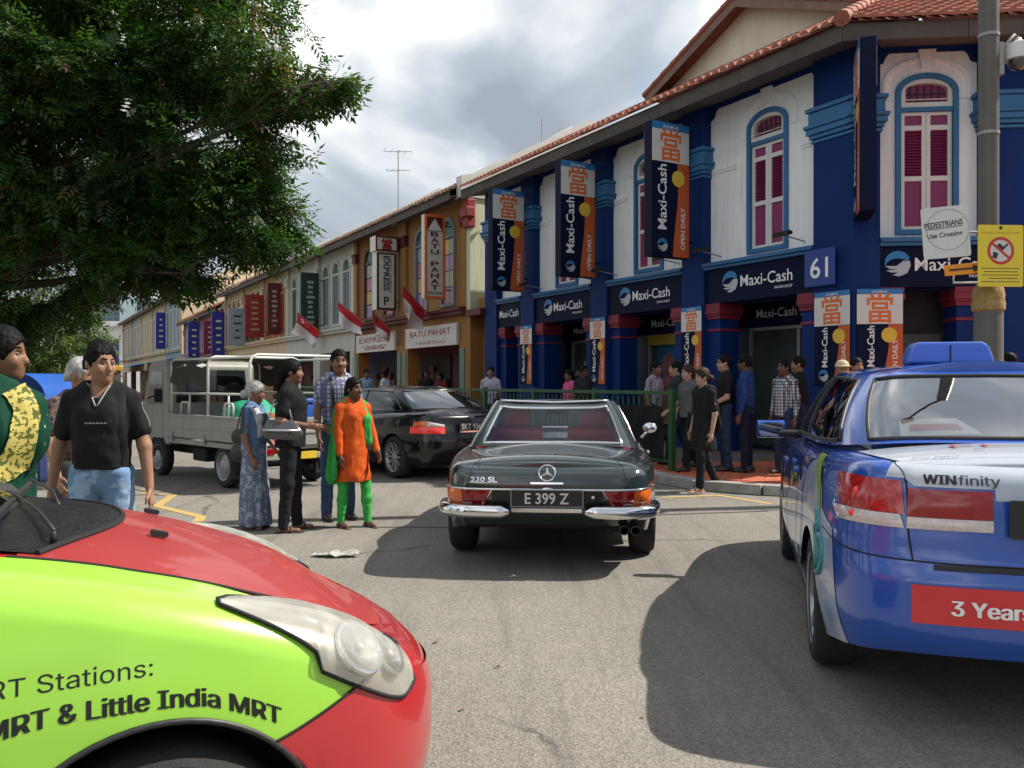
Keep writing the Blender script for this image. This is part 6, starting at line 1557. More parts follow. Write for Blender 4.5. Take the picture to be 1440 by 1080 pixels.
# ------------------------------------------------------------------ small open lorry with a canvas-less hoop frame
def lorry():
    WH = mat('lorry_grey_white', '#8d8e86', .5, var=.12, scale=3, streak=.35); CV = mat('grey_canvas', '#3c3a34', .9, var=.2, scale=4, bump=.3)
    RAIL = mat('rail_white_paint', '#c9c8c0', .5, var=.1)
    # local: x forward, y left; origin ground, rear axle at x=-1.05
    h = Vector((-.70, .714, 0)); rz = math.atan2(h.y, h.x)
    rw = Vector((-3.98, 11.80, 0)); left = Vector((-h.y, h.x, 0))
    o = rw-left*.72+h*1.10
    car = empty('open_lorry', (o.x, o.y, 0), rz, 'small grey white open-bed lorry with hoop rails carrying a green net bundle', 'lorry')
    for x in (-1.10, 1.15):
        for sd in (1, -1): wheel(car, x, sd*.66, .30, .17, 'steel', sd)
    MB().box(-1.85, 1.7, -.42, -.30, .36, .48).box(-1.85, 1.7, .30, .42, .36, .48).build('chassis', UNDER, car)
    MB().cbox((-1.10, 0, .30), (.1, 1.3, .1)).build('axle', UNDER, car)
    MB().cbox((-.1, .52, .40), (.45, .22, .2)).build('fuel_tank', UNDER, car, bevel=.03)
    bed = MB().box(-1.9, .72, -.76, .76, .55, .62).build('bed_floor', WH, car)
    for sd in (1, -1):
        p = MB().box(-1.88, .70, sd*.745-.025, sd*.745+.025, .64, .98); p.box(-1.88, .70, sd*.745-.035, sd*.745+.035, .95, .99).box(-1.88, .70, sd*.745-.032, sd*.745+.032, .78, .81); q = p.build('side_board', WH, car, bevel=.008)
        for x in (-1.7, -.6, .5): MB().box(x-.03, x+.03, sd*.78-.012, sd*.78+.012, .58, .72).build('hinge', GREYM, car)
        MB().plate([(-.26, 0), (.26, 0), (.26, .02), (-.26, .02)], [], -.1, .1, T(-1.10, sd*.66, .63)).build('mudguard', UNDER, car)
        MB().box(-1.38, -1.36, sd*.66-.10, sd*.66+.10, .14, .5).build('mud_flap', TRIM, car)
    t = MB().box(-1.93, -1.885, -.76, .76, .60, .98).box(-1.945, -1.88, -.74, .74, .76, .80).build('tailgate', WH, car, bevel=.008)
    MB().plate(circ(-.35, .80, .085, 20), [], 0, .004, T(-1.934, 0, 0) @ RZ(R(90))).build('speed_disc', WPAINT, car); 
    rp = MB().plate([(.12, .62), (.58, .62), (.58, .90), (.12, .90)], [], 0, .004, T(-1.935, 0, 0) @ RZ(R(90))).build('white_panel', WPAINT, car)
    MB().plate([(.3, .66), (.5, .66), (.4, .84)], [], .005, .008, T(-1.935, 0, 0) @ RZ(R(90))).build('red_triangle', FRED, car)
    MB().box(-1.97, -1.90, -.7, .7, .42, .50).build('rear_bar', WH, car, bevel=.01); MB().rbox((0, 0, 0), (.4, .012, .1), .008, 2, T(-1.98, .0, .47) @ Matrix(((0, -1, 0, 0), (-1, 0, 0, 0), (0, 0, 1, 0), (0, 0, 0, 1)))).build('number_plate', mat('yellow_plate', '#c9a92c', .5), car)
    for sd in (1, -1): MB().box(-1.985, -1.95, sd*.55-.12, sd*.55+.12, .50, .58).build('tail_lamp', REDL, car, bevel=.006)
    # hoops and rails
    zt = 1.83
    def hoop(x):
        pts = [(x, -.73, .98), (x, -.73, zt-.10), (x, -.70, zt-.03), (x, -.62, zt), (x, .62, zt), (x, .70, zt-.03), (x, .73, zt-.10), (x, .73, .98)]
        return MB().tube(pts, .020, 8)
    for x in (-1.86, -.62, .62): hoop(x).build('hoop', RAIL, car, smooth=True)
    for sd in (1, -1):
        MB().tube([(-1.86, sd*.71, zt-.03), (.62, sd*.71, zt-.03)], .017, 8).build('top_rail', RAIL, car, smooth=True); MB().tube([(-1.86, sd*.73, 1.30), (.62, sd*.73, 1.30)], .016, 8).build('mid_rail', RAIL, car, smooth=True)
        for x in (-1.3, .1): MB().tube([(x-.13, sd*.75, .99), (x-.13, sd*.75, 1.14), (x-.1, sd*.75, 1.17), (x+.1, sd*.75, 1.17), (x+.13, sd*.75, 1.14), (x+.13, sd*.75, .99)], .014, 7).build('grab_loop', RAIL, car, smooth=True)
        for x in (-1.25, -.02): MB().tube([(x, sd*.73, .98), (x, sd*.73, 1.30)], .014, 7).build('stanchion', RAIL, car, smooth=True)
    # rolled canvas along the front half of the frame
    n = 14; P = [[(-.62+1.24*i/8, .74*math.cos(a)*(1.0), zt-.10+.13*math.sin(a)-.0*i+(.02*math.sin(i*1.7+a*3))) for a in np.linspace(-.1, math.pi+.1, n)] for i in range(9)]
    MB().grid(P).build('canvas', CV, car, smooth=True, recalc=False)
    for sd in (1, -1):
        P = [[(-.62+1.24*i/8, sd*(.74+.012*math.sin(i*2.1+j)), zt-.12-.28*j/4-.04*math.sin(i*1.3)) for j in range(5)] for i in range(9)]; MB().grid(P).build('canvas_side', CV, car, smooth=True, recalc=False)
    # cab
    cabp = [(.76, .50), (.80, 1.72), (.88, 1.80), (1.42, 1.80), (1.52, 1.74), (1.78, 1.10), (1.86, .95), (1.88, .50)]
    cb = MB().plate(cabp, [], -.72, .72); cb.build('cab', WH, car, bevel=.03)
    win = [(.98, 1.12), (.98, 1.62), (1.40, 1.64), (1.62, 1.12)]
    for sd in (1, -1):
        MB().plate(win, [], sd*.722-.004, sd*.722+.004).build('side_window', mat('cab_glass', (.02, .025, .027), .05, var=.1), car)
        MB().tube([(1.66, sd*.74, 1.2), (1.72, sd*.92, 1.25)], .012, 6).build('mirror_arm', TRIM, car); MB().rbox((0, 0, 0), (.04, .12, .22), .03, 3, T(1.72, sd*.96, 1.25)).build('mirror', TRIM, car)
        MB().plate([(1.0, .60), (1.0, 1.06), (1.66, 1.06), (1.70, .60)], [], sd*.722-.003, sd*.722+.003).build('door_panel', WH, car)
        wr = [(1.15+.34*math.cos(a), .32+.34*math.sin(a)) for a in np.linspace(0, math.pi, 14)]
        MB().plate(wr+[(.81, .30), (1.49, .30)][::1], [], sd*.69-.034, sd*.69+.034).build('wheel_arch', UNDER, car)
    MB().plate([(-.6, 1.15), (.6, 1.15), (.54, 1.66), (-.54, 1.66)], [], -.004, .004, T(.775, 0, 0) @ RZ(R(90))).build('rear_window', mat('cab_glass', (.02, .025, .027)), car)
    MB().box(1.50, 1.82, -.66, .66, .96, .97).build('dash_edge', TRIM, car)
    # load: planks, boxes
    MB().box(-.5, .6, -.6, .2, .62, .90).build('load_crate', BRNSH, car, bevel=.01)
    MB().box(-1.5, .5, -.68, -.55, .9, 1.05, RZ(.05)).build('load_beam', GREYM, car)
    return car
lor = lorry()
lm = Matrix.Translation(lor.location) @ RZ(lor.rotation_euler.z)
NET = mat('green_net', (.01, .23, .13), .55, col2=(.03, .36, .22), scale=18, bump=.9, bscale=45)
mb = MB(); nu, nv = 26, 16; P = []
for i in range(nv+1):
    row = []
    for j in range(nu):
        th, ph = math.pi*i/nv, 2*math.pi*j/nu; d = Vector((math.sin(th)*math.cos(ph), math.sin(th)*math.sin(ph), math.cos(th)))
        k = 1+.16*noise.noise(d*2.3)+.08*noise.noise(d*6)
        row.append((d.x*.48*k, d.y*.42*k, max(-.25, d.z*.33*k)))
    P.append(row)
b = mb.grid(P, closev=True).build('net_bundle', NET, smooth=True); b.matrix_basis = lm @ T(-.98, .24, .88); tag(b, 'bundle of bright green netting heaped on the lorry bed', 'net')
bx = empty('blue_crate', tuple(lm @ Vector((-1.5, -.42, .62))), lor.rotation_euler.z, 'blue plastic drum crate on the tail of the lorry bed', 'crate'); MB().rbox((0, 0, .28), (.5, .5, .56), .05).build('crate_shell', mat('blue_plastic', (.02, .09, .42), .4), bx, bevel=.02); MB().rbox((0, 0, .58), (.54, .54, .06), .02).build('crate_rim', mat('blue_plastic', (.02, .09, .42)), bx, bevel=.01)
cbx = empty('cardboard_box', tuple(lm @ Vector((-1.72, .30, .62))), lor.rotation_euler.z, 'brown cardboard box at the lorry tailgate', 'box'); MB().box(-.13, .13, -.3, .3, 0, .42).build('carton', mat('cardboard', '#9a7547', .8, var=.1), cbx); MB().box(-.132, .132, -.02, .02, .42, .424).build('tape', mat('parcel_tape', '#b9985f', .4), cbx)
# ------------------------------------------------------------------ people: bodies and clothes grown as smooth implicit surfaces
def surface_nets(D, org, res):
    s = D < 0
    c = np.zeros(tuple(n-1 for n in D.shape), np.int8)
    for i in (0, 1):
        for j in (0, 1):
            for k in (0, 1): c += s[i:s.shape[0]-1+i, j:s.shape[1]-1+j, k:s.shape[2]-1+k]
    act = (c > 0) & (c < 8); ids = np.full(c.shape, -1, np.int64); A = np.argwhere(act); ids[act] = np.arange(len(A))
    pos = np.zeros((len(A), 3)); cnt = np.zeros(len(A))
    C = [(i, j, k) for i in (0, 1) for j in (0, 1) for k in (0, 1)]
    for a in range(8):
        for b in range(a+1, 8):
            d = np.array(C[b])-np.array(C[a])
            if np.abs(d).sum() != 1: continue
            pa = A+C[a]; pb = A+C[b]; da = D[pa[:, 0], pa[:, 1], pa[:, 2]]; db = D[pb[:, 0], pb[:, 1], pb[:, 2]]
            m = (da < 0) != (db < 0); t = np.where(m, da/np.where(m, da-db, 1), 0)
            pos += np.where(m[:, None], pa+t[:, None]*d, 0); cnt += m
    V = pos/cnt[:, None]*res+org
    F = []
    for ax in range(3):
        o = [0, 1, 2]; o.remove(ax); u, v = o
        sl0 = [slice(1, -1)]*3; sl1 = [slice(1, -1)]*3; sl0[ax] = slice(0, -1); sl1[ax] = slice(1, None)
        x = s[tuple(sl0)] != s[tuple(sl1)]; E = np.argwhere(x); off = np.array([1, 1, 1]); off[ax] = 0; E = E+off
        du = np.zeros(3, int); du[u] = 1; dv = np.zeros(3, int); dv[v] = 1
        q = [ids[tuple((E-du-dv).T)], ids[tuple((E-dv).T)], ids[tuple(E.T)], ids[tuple((E-du).T)]]
        Q = np.stack(q, 1); ins = s[tuple(E.T)]; flip = ins if ax != 1 else ~ins
        Q[~flip] = Q[~flip][:, ::-1]; F.append(Q)
    F = np.vstack(F); F = F[(F >= 0).all(1)]
    return V, F
class Field:
    def __init__(s, lo, hi, res):
        s.res = res; s.org = np.array(lo, float)-res*2; n = np.ceil((np.array(hi)-s.org)/res).astype(int)+3; s.D = np.full(n, .5, np.float32); s.n = n
    def _blk(s, lo, hi, pad):
        a = np.clip(np.floor((np.array(lo)-pad-s.org)/s.res).astype(int), 0, s.n); b = np.clip(np.ceil((np.array(hi)+pad-s.org)/s.res).astype(int)+1, 0, s.n)
        if (b <= a).any(): return None
        ax = [s.org[i]+s.res*np.arange(a[i], b[i]) for i in range(3)]
        P = np.stack(np.meshgrid(*ax, indexing='ij'), -1); return tuple(slice(a[i], b[i]) for i in range(3)), P
    def _mix(s, sl, d, k, sub=False):
        o = s.D[sl]
        if sub: h = np.clip(.5-.5*(o+d)/k, 0, 1) if k > 0 else (o < -d).astype(float); s.D[sl] = np.maximum(o, -d) if k <= 0 else o*(1-h)-d*h+k*h*(1-h)
        else:
            if k <= 0: s.D[sl] = np.minimum(o, d)
            else: h = np.clip(.5+.5*(o-d)/k, 0, 1); s.D[sl] = o*(1-h)+d*h-k*h*(1-h)
    def cap(s, a, b, ra, rb=None, k=.03, flat=None, sub=False):
        """tapered capsule; flat=(axis vector, factor) squashes it along an axis"""
        a, b = np.array(a, float), np.array(b, float); rb = ra if rb is None else rb; r = max(ra, rb)
        g = s._blk(np.minimum(a, b)-r, np.maximum(a, b)+r, k+3*s.res)
        if g is None: return s
        sl, P = g; ab = b-a; L2 = (ab*ab).sum()+1e-9
        t = np.clip(((P-a)@ab)/L2, 0, 1)[..., None]; v = P-(a+t*ab)
        if flat is not None: n = np.array(flat[0], float); n /= np.linalg.norm(n); v = v+n*((v@n)*(1/flat[1]-1))[..., None]
        d = np.linalg.norm(v, axis=-1)-(ra+(rb-ra)*t[..., 0]); s._mix(sl, d, k, sub); return s
    def ell(s, c, r, k=.03, rot=None, sub=False):
        c = np.array(c, float); r = np.array(r, float); R_ = r.max(); g = s._blk(c-R_, c+R_, k+3*s.res)
        if g is None: return s
        sl, P = g; p = P-c
        if rot is not None: p = p@np.array(rot)
        k0 = np.linalg.norm(p/r, axis=-1); k1 = np.linalg.norm(p/(r*r), axis=-1)+1e-9; s._mix(sl, k0*(k0-1)/k1, k, sub); return s
    def cut(s, n, d):      # keep points with n.p < d
        ax = [s.org[i]+s.res*np.arange(s.n[i]) for i in range(3)]; n = np.array(n, float)
        v = ax[0][:, None, None]*n[0]+ax[1][None, :, None]*n[1]+ax[2][None, None, :]*n[2]-d; s.D = np.maximum(s.D, v.astype(np.float32)); return s
    def mesh(s, name, wr=0., ws=9., seed=0., stretch=(1, 1, .5)):
        V, F = surface_nets(s.D, s.org, s.res)
        me = np_mesh(name, V, F, smooth=True)
        if wr and len(V):
            nb = np.empty(len(V)*3, np.float32); me.vertices.foreach_get('normal', nb); nb = nb.reshape(-1, 3)
            q = V*np.array(stretch)*ws
            am = np.array([noise.noise((x+seed, y, z))+.5*noise.noise((x*2.1, y*2.1+seed, z*2.1)) for x, y, z in q])
            V = V+nb*(am*wr)[:, None]; me.vertices.foreach_set('co', V.astype(np.float32).ravel()); me.update()
        return me
# cloth patterns
def cloth(name, c1, c2=None, pattern=None, scale=1., rough=.85, sheen=.2):
    if name in MATS: return MATS[name]
    m = mat(name, c1, rough, var=.12, scale=9, bump=.10, bscale=140, spec=.15)
    if c2 and pattern:
        t = m.node_tree; N = t.nodes; L = t.links; b = N['Principled BSDF']; src = b.inputs['Base Color'].links[0].from_socket
        tc = N.new('ShaderNodeTexCoord'); c2 = srgb(c2) if isinstance(c2, str) else c2
        def lines(rot, dens, width):
            mp = N.new('ShaderNodeMapping'); mp.inputs['Rotation'].default_value = rot; L.new(tc.outputs['Object'], mp.inputs[0])
            sx = N.new('ShaderNodeSeparateXYZ'); L.new(mp.outputs[0], sx.inputs[0])
            mu = N.new('ShaderNodeMath'); mu.operation = 'MULTIPLY'; mu.inputs[1].default_value = dens; L.new(sx.outputs[0], mu.inputs[0])
            fr = N.new('ShaderNodeMath'); fr.operation = 'FRACT'; L.new(mu.outputs[0], fr.inputs[0]); lt = N.new('ShaderNodeMath'); lt.operation = 'LESS_THAN'; lt.inputs[1].default_value = width; L.new(fr.outputs[0], lt.inputs[0]); return lt
        if pattern == 'check': fs = [lines((0, R(90), 0), 28*scale, .35), lines((0, 0, R(90)), 28*scale, .35), lines((0, 0, 0), 28*scale, .35)]
        elif pattern == 'stripe': fs = [lines((0, 0, R(90)), 34*scale, .4), lines((0, 0, 0), 34*scale, .4)]
        elif pattern == 'spots':
            vo = N.new('ShaderNodeTexVoronoi'); vo.inputs['Scale'].default_value = 26*scale; L.new(tc.outputs['Object'], vo.inputs[0]); lt = N.new('ShaderNodeMath'); lt.operation = 'LESS_THAN'; lt.inputs[1].default_value = .13; L.new(vo.outputs[0], lt.inputs[0]); fs = [lt]
        elif pattern == 'brocade':
            no = N.new('ShaderNodeTexNoise'); no.inputs['Scale'].default_value = 55*scale; no.inputs['Detail'].default_value = 3; L.new(tc.outputs['Object'], no.inputs[0]); lt = N.new('ShaderNodeMath'); lt.operation = 'GREATER_THAN'; lt.inputs[1].default_value = .53; L.new(no.outputs[0], lt.inputs[0]); fs = [lt]
        out = src
        for f_ in fs:
            mu = N.new('ShaderNodeMath'); mu.operation = 'MULTIPLY'; mu.inputs[1].default_value = .75 if pattern != 'brocade' else .9; L.new(f_.outputs[0], mu.inputs[0])
            mx_ = N.new('ShaderNodeMixRGB'); L.new(mu.outputs[0], mx_.inputs[0]); L.new(out, mx_.inputs[1]); mx_.inputs[2].default_value = (*c2, 1); out = mx_.outputs[0]
        L.new(out, b.inputs['Base Color'])
    return m
SKIN = {k: mat('skin_'+k, c, .5, var=.10, scale=12, sub=.12, spec=.4) for k, c in dict(brown=(.20, .095, .055), dark=(.115, .055, .034), tan=(.30, .155, .095), fair=(.42, .25, .17)).items()}
HAIR = {k: mat('hair_'+k, c, .6, var=.35, scale=30, bump=.25, bscale=60, spec=.12) for k, c in dict(black=(.004, .0035, .0035), grey=(.33, .32, .31), brown=(.04, .025, .016)).items()}
LEATH = mat('dark_leather', (.02, .018, .017), .5, var=.3); SANDAL = mat('sandal_leather', (.07, .04, .025), .6, var=.2)
EYEW = mat('eye_white', (.24, .21, .19), .4); EYED = mat('eye_dark', (.012, .008, .006), .2); LIP = mat('lips', (.22, .07, .055), .45)
def rot_z(v, a): c, s_ = math.cos(a), math.sin(a); return np.array([v[0]*c-v[1]*s_, v[0]*s_+v[1]*c, v[2]])
def person(label, loc, face, H=1.70, skin='brown', hair='black', hairstyle='short', top=None, topm=None, bottom='trousers', botm=None, res=.016, fat=1., head=(0., 0.), arms=None, legs=None, sleeve='short', shoes='shoe', shoem=None, group=None, tuck=False, moustache=False, glasses=False, lean=0., extra=None, neck='round', hem=.86, seed=0, bust=0., wide=1.):
    """local frame: x forwards, y left, z up; sizes for H=1.70 then scaled by grid"""
    k = H/1.70
    o = empty('person', loc, R(face), label, 'person', group)
    sk = SKIN[skin]; hm = HAIR[hair]
    def z_(v): return v*k
    J = {}
    sp = np.array([math.sin(lean), 0, math.cos(lean)])
    pel = np.array([0, 0, .94])
    up = lambda h, x=0, y=0: pel+sp*(h-.94)+np.array([x, y, 0])
    chest, nb, hc = up(1.26, .0), up(1.43, -.012), up(1.575, .02)
    hy, hp = head
    L_ = legs or {}
    # leg: (thigh swing forwards deg, knee bend deg, outward)
    for s_, n in ((1, 'l'), (-1, 'r')):
        a, b, w = L_.get(n, (0, 2, 3)); a, b, w = R(a), R(b), R(w)
        hip = np.array([0, .088*s_, .92]); kn = hip+.44*np.array([math.sin(a), math.sin(w)*s_, -math.cos(a)]); an = kn+.42*np.array([math.sin(a-b), math.sin(w)*s_*.3, -math.cos(a-b)]); J[n] = (hip, kn, an)
    dz = min(J['l'][2][2], J['r'][2][2])-.065
    for n in 'lr': J[n] = tuple(p-np.array([0, 0, dz]) for p in J[n])
    sh_ = np.array([0, 0, -dz]); pel, chest, nb, hc = [p+sh_ for p in (pel, chest, nb, hc)]
    A = arms or {}
    for s_, n in ((1, 'L'), (-1, 'R')):
        f1, o1, f2, o2 = [R(v) for v in A.get(n, (-4, 9, 14, 4))]       # upper arm forwards/outwards, forearm forwards/outwards
        sh = chest+sp*.102+np.array([-.012, wide*.168*s_*(.9+.1*fat), 0]); d1 = np.array([math.sin(f1)*math.cos(o1), math.sin(o1)*s_, -math.cos(f1)*math.cos(o1)]); el = sh+.285*d1
        d2 = np.array([math.sin(f2)*math.cos(o2), math.sin(o2)*s_, -math.cos(f2)*math.cos(o2)]); wr = el+.25*d2; J[n] = (sh, el, wr, d2)
    lo, hi = np.array([-.42, -.48, -.02])*k, np.array([.62, .48, 1.78])*k
    pts = np.array([p for n in 'LR' for p in J[n][:3]]+[p for n in 'lr' for p in J[n]]); lo = np.minimum(lo*[1, 1, 1], pts.min(0)*k-.22)*0+np.minimum(np.array([-.24, -.30, -.02])*k, pts.min(0)*k-.2); hi = np.maximum(np.array([.24, .30, 1.78])*k, pts.max(0)*k+.2); lo[2] = -.02
    K = lambda p: np.asarray(p)*k
    hr = lambda v: hc+rot_z(np.array([v[0]*math.cos(R(hp))-v[2]*math.sin(R(hp))*-1*0+v[2]*math.sin(R(hp))*-1, v[1], v[2]*math.cos(R(hp))+v[0]*math.sin(R(hp))]), R(hy))
    F = Field(lo, hi, res)
    # head
    F.ell(K(hr((-.008, 0, .028))), np.array([.098, .077, .096])*k, .02); F.ell(K(hr((.028, 0, -.040))), np.array([.062, .056, .072])*k, .035)
    F.cap(K(hr((.058, 0, -.085))), K(hr((.050, 0, -.078))), .026*k, .028*k, .03)
    F.cap(K(hr((.085, 0, .012))), K(hr((.101, 0, -.026))), .009*k, .0135*k, .014)
    for s_ in (1, -1):
        F.ell(K(hr((-.012, .077*s_, -.006))), np.array([.018, .010, .030])*k, .008); F.ell(K(hr((.080, .032*s_, .012))), np.array([.014, .020, .012])*k, .012, sub=True)
        F.ell(K(hr((.060, .040*s_, -.028))), np.array([.024, .020, .022])*k, .02)
    F.cap(K(hr((.078, -.016, -.052))), K(hr((.078, .016, -.052))), .011*k, None, .012)
    F.cap(K(nb), K(hc+np.array([-.008, 0, -.05])), .056*k, .050*k, .03)
    # trunk (kept slim where clothes cover it)
    ft = fat
    F.ell(K(chest), np.array([.09*ft, .13*ft, .18])*k, .05); F.ell(K(pel+sp*.14), np.array([.08*ft, .11*ft, .16])*k, .06); F.ell(K(pel), np.array([.09, .125, .10])*k, .05)
    for n in 'LR':
        sh, el, wr, d2 = J[n]; s_ = 1 if n == 'L' else -1
        F.cap(K(chest+sp*.14+np.array([-.01, .07*s_, 0])), K(sh), .042*k, .040*k, .04); F.cap(K(sh), K(sh*.45+el*.55), .036*k, .040*k, .02); F.cap(K(sh*.45+el*.55), K(el), .042*ft**.5*k, .039*k, .02); F.cap(K(el), K(wr), .040*k, .026*k, .02)
        # hand
        side = np.cross(d2, [0, 1, 0]); side = side/(np.linalg.norm(side)+1e-6); inn = np.array([0, -s_, 0.])*1.0
        fw = np.cross(inn, d2); fw = fw/np.linalg.norm(fw); fw = fw if fw[0] >= 0 else -fw     # thumb side faces forwards
        pm = wr+d2*.05; F.cap(K(wr), K(wr+d2*.085), .026*k, .034*k, .015, flat=(inn, .55))
        fl = [.072, .080, .075, .060]
        for q in range(4):
            b0 = wr+d2*.090+fw*(.027-.018*q); c1_ = b0+d2*fl[q]*.5+inn*.008; c2_ = c1_+d2*fl[q]*.42+inn*.026
            F.cap(K(b0), K(c1_), .0092*k, .0085*k, .005); F.cap(K(c1_), K(c2_), .0085*k, .0068*k, .004)
        t0 = wr+d2*.03+fw*.026; t1 = t0+d2*.038+fw*.026+inn*.012; F.cap(K(t0), K(t1), .0125*k, .010*k, .010); F.cap(K(t1), K(t1+d2*.03+fw*.004+inn*.008), .010*k, .008*k, .004)
    for n in 'lr':
        hip, kn, an = J[n]; F.cap(K(hip), K(kn), .058*k, .036*k, .03); F.cap(K(kn), K((kn*.65+an*.35)), .036*k, .036*k, .03); F.cap(K(kn*.65+an*.35), K(an), .036*k, .030*k, .03)
        F.cap(K(an+np.array([-.03, 0, -.035])), K(an+np.array([.14, 0, -.045])), .030*k, .026*k, .03)
    body = link_mesh('body', F.mesh('body'), sk, o)
    # face details
    eye_o = None
    for s_ in (1, -1):
        c = K(hr((.0735, .031*s_, .011))); e = MB().ball(tuple(c), (.009*k, .0115*k, .0052*k), 12, 8).build('eye', EYEW, o, smooth=True); d = K(hr((.0785, .031*s_, .011))); MB().ball(tuple(d), (.0055*k, .0066*k, .0056*k), 10, 6).build('iris', EYED, e, smooth=True)
        MB().tube([tuple(K(hr((.084, .012*s_, .034)))), tuple(K(hr((.082, .034*s_, .040)))), tuple(K(hr((.068, .054*s_, .034))))], [.0035*k, .0048*k, .002*k], 6).build('eyebrow', hm if hair != 'grey' else HAIR['grey'], o, smooth=True)
    MB().tube([tuple(K(hr((.077, -.025, -.053)))), tuple(K(hr((.0875, -.010, -.0505)))), tuple(K(hr((.0885, 0, -.052)))), tuple(K(hr((.0875, .010, -.0505)))), tuple(K(hr((.077, .025, -.053))))], [.003*k, .006*k, .0065*k, .006*k, .003*k], 6).build('lips', LIP, o, smooth=True)
    if moustache: MB().tube([tuple(K(hr((.072, -.034, -.048)))), tuple(K(hr((.091, -.012, -.036)))), tuple(K(hr((.091, .012, -.036)))), tuple(K(hr((.072, .034, -.048))))], [.004*k, .009*k, .009*k, .004*k], 7).build('moustache', hm, o, smooth=True)
    if glasses:
        g_ = MB()
        for s_ in (1, -1):
            g_.tube([tuple(K(hr((.095-.012*abs(math.cos(t)) , (.033+.022*math.cos(t))*s_, .010+.018*math.sin(t))))) for t in np.linspace(0, 2*math.pi, 13)[:-1]], .0025*k, 5, closed=True); g_.tube([tuple(K(hr((.083, .055*s_, .014)))), tuple(K(hr((-.01, .082*s_, .010))))], .0025*k, 5)
        g_.tube([tuple(K(hr((.095, -.011, .012)))), tuple(K(hr((.095, .011, .012))))], .0025*k, 5).build('spectacles', BLACK, o)
    # hair
    if hairstyle != 'hat':
        hres = min(res, .011); c0 = K(hc); Hf = Field(c0-np.array([.26, .22, .45])*k, c0+np.array([.2, .22, .2])*k, hres)
        th = .008 if hairstyle == 'short' else .014
        Hf.ell(K(hr((-.014, 0, .036))), np.array([.098+th, .077+th, .096+th])*k, .0)
        if hairstyle == 'short': Hf.ell(K(hr((-.048, 0, -.015))), np.array([.052, .074, .062])*k, .03)
        # clear the face and the neck
        Hf.ell(K(hr((.085, 0, -.045))), np.array([.085, .082, .105])*k, .012, sub=True)
        Hf.ell(K(hr((.125, 0, .02))), np.array([.06, .075, .055])*k, .012, sub=True)
        if hairstyle == 'short':
            Hf.ell(K(hr((.0, 0, -.115))), np.array([.2, .2, .085])*k, .01, sub=True)
            for s_ in (1, -1): Hf.ell(K(hr((-.01, .085*s_, -.012))), np.array([.026, .03, .034])*k, .01, sub=True)
        else:
            for s_ in (1, -1): Hf.ell(K(hr((.0, .088*s_, -.022))), np.array([.03, .022, .036])*k, .008, sub=True)
            Hf.ell(K(hr((.02, 0, -.12))), np.array([.13, .2, .06])*k, .01, sub=True)
            if hairstyle == 'bun': Hf.ell(K(hr((-.125, 0, -.03))), np.array([.048, .058, .052])*k, .015)
            if hairstyle in ('tail', 'long'):
                Hf.cap(K(hr((-.10, 0, .0))), K(hr((-.13, 0, -.12))), (.05 if hairstyle == 'tail' else .07)*k, .045*k, .03); Hf.cap(K(hr((-.13, 0, -.12))), K(hr((-.135, .0, -.31))), .045*k, (.02 if hairstyle == 'tail' else .05)*k, .03, flat=((1, 0, 0), .7))
        link_mesh('hair', Hf.mesh('hair', .007, 60, seed, (1, 1, .5)), hm, o)
    else:
        c0 = K(hc); Hf = Field(c0-np.array([.2, .2, .1])*k, c0+np.array([.25, .2, .25])*k, min(res, .011)); Hf.ell(K(hr((-.01, 0, .06))), np.array([.115, .095, .085])*k, .0); Hf.cut((0, 0, -1), -float(K(hr((0, 0, .035)))[2])); Hf.ell(K(hr((.04, 0, .045))), np.array([.16, .12, .012])*k, .01)
        link_mesh('hat', Hf.mesh('hat', .002, 30), cloth('hat_cream', '#b9ac8c'), o)
    # clothes
    cr = min(res, .013)
    if top:
        T_ = Field(lo, hi, cr); g = .016*k
        zh = hem
        T_.ell(K(chest), np.array([.118*ft, .162*ft, .20])*k, .05); T_.ell(K(chest+np.array([.035*ft+.02*bust, 0, .01])), np.array([.09*ft, .125*ft, .11])*k, .05)
        if bust:
            for s_ in (1, -1): T_.ell(K(chest+np.array([.075, .07*s_, .0])), np.array([.06, .065, .065])*k*(.6+.5*bust), .04)
        T_.ell(K(pel+sp*.16+np.array([.03*(ft-1)*3, 0, 0])), np.array([.118*ft, .146*ft, .19])*k, .06); T_.cap(K(pel+np.array([0, 0, .16])), K(np.array([0, 0, min(zh, pel[2])-.06])), .150*max(1, ft*.96)*k, (.166*max(1, ft*.94) if not tuck else .15)*k, .05, flat=((1, 0, 0), .80))
        T_.cap(K(chest+sp*.165+np.array([-.012, .06, 0])), K(chest+sp*.165+np.array([-.012, -.06, 0])), .060*k, None, .04)
        for n in 'LR':
            sh, el, wr, d2 = J[n]; s_ = 1 if n == 'L' else -1
            T_.cap(K(chest+sp*.135+np.array([-.012, .08*s_, 0])), K(sh), .062*k, .057*k, .045)
            if sleeve == 'short': T_.cap(K(sh), K(sh*.35+el*.65), .055*ft**.5*k, .062*ft**.5*k, .025)
            elif sleeve == 'long': T_.cap(K(sh), K(el), .055*k, .048*k, .025); T_.cap(K(el), K(wr*.93+el*.07), .048*k, .037*k, .02)
            elif sleeve == 'elbow': T_.cap(K(sh), K(sh*.15+el*.85), .053*k, .049*k, .025)
        if top == 'tunic':
            T_.cap(K(np.array([0, 0, pel[2]-.02])), K(np.array([.0, 0, zh+.05])), .155*k, .205*k, .05, flat=((1, 0, 0), .82))
        if top == 'robe':
            T_.cap(K(np.array([0, 0, pel[2]+.05])), K(np.array([.0, 0, zh+.05])), .15*k, .23*k, .05, flat=((1, 0, 0), .85))
        T_.cut((0, 0, -1), -zh*k)
        # neckline
        if neck == 'v': T_.cap(K(nb+np.array([.10, 0, -.10])), K(nb+np.array([.03, 0, .04])), .018*k, .068*k, .01, sub=True)
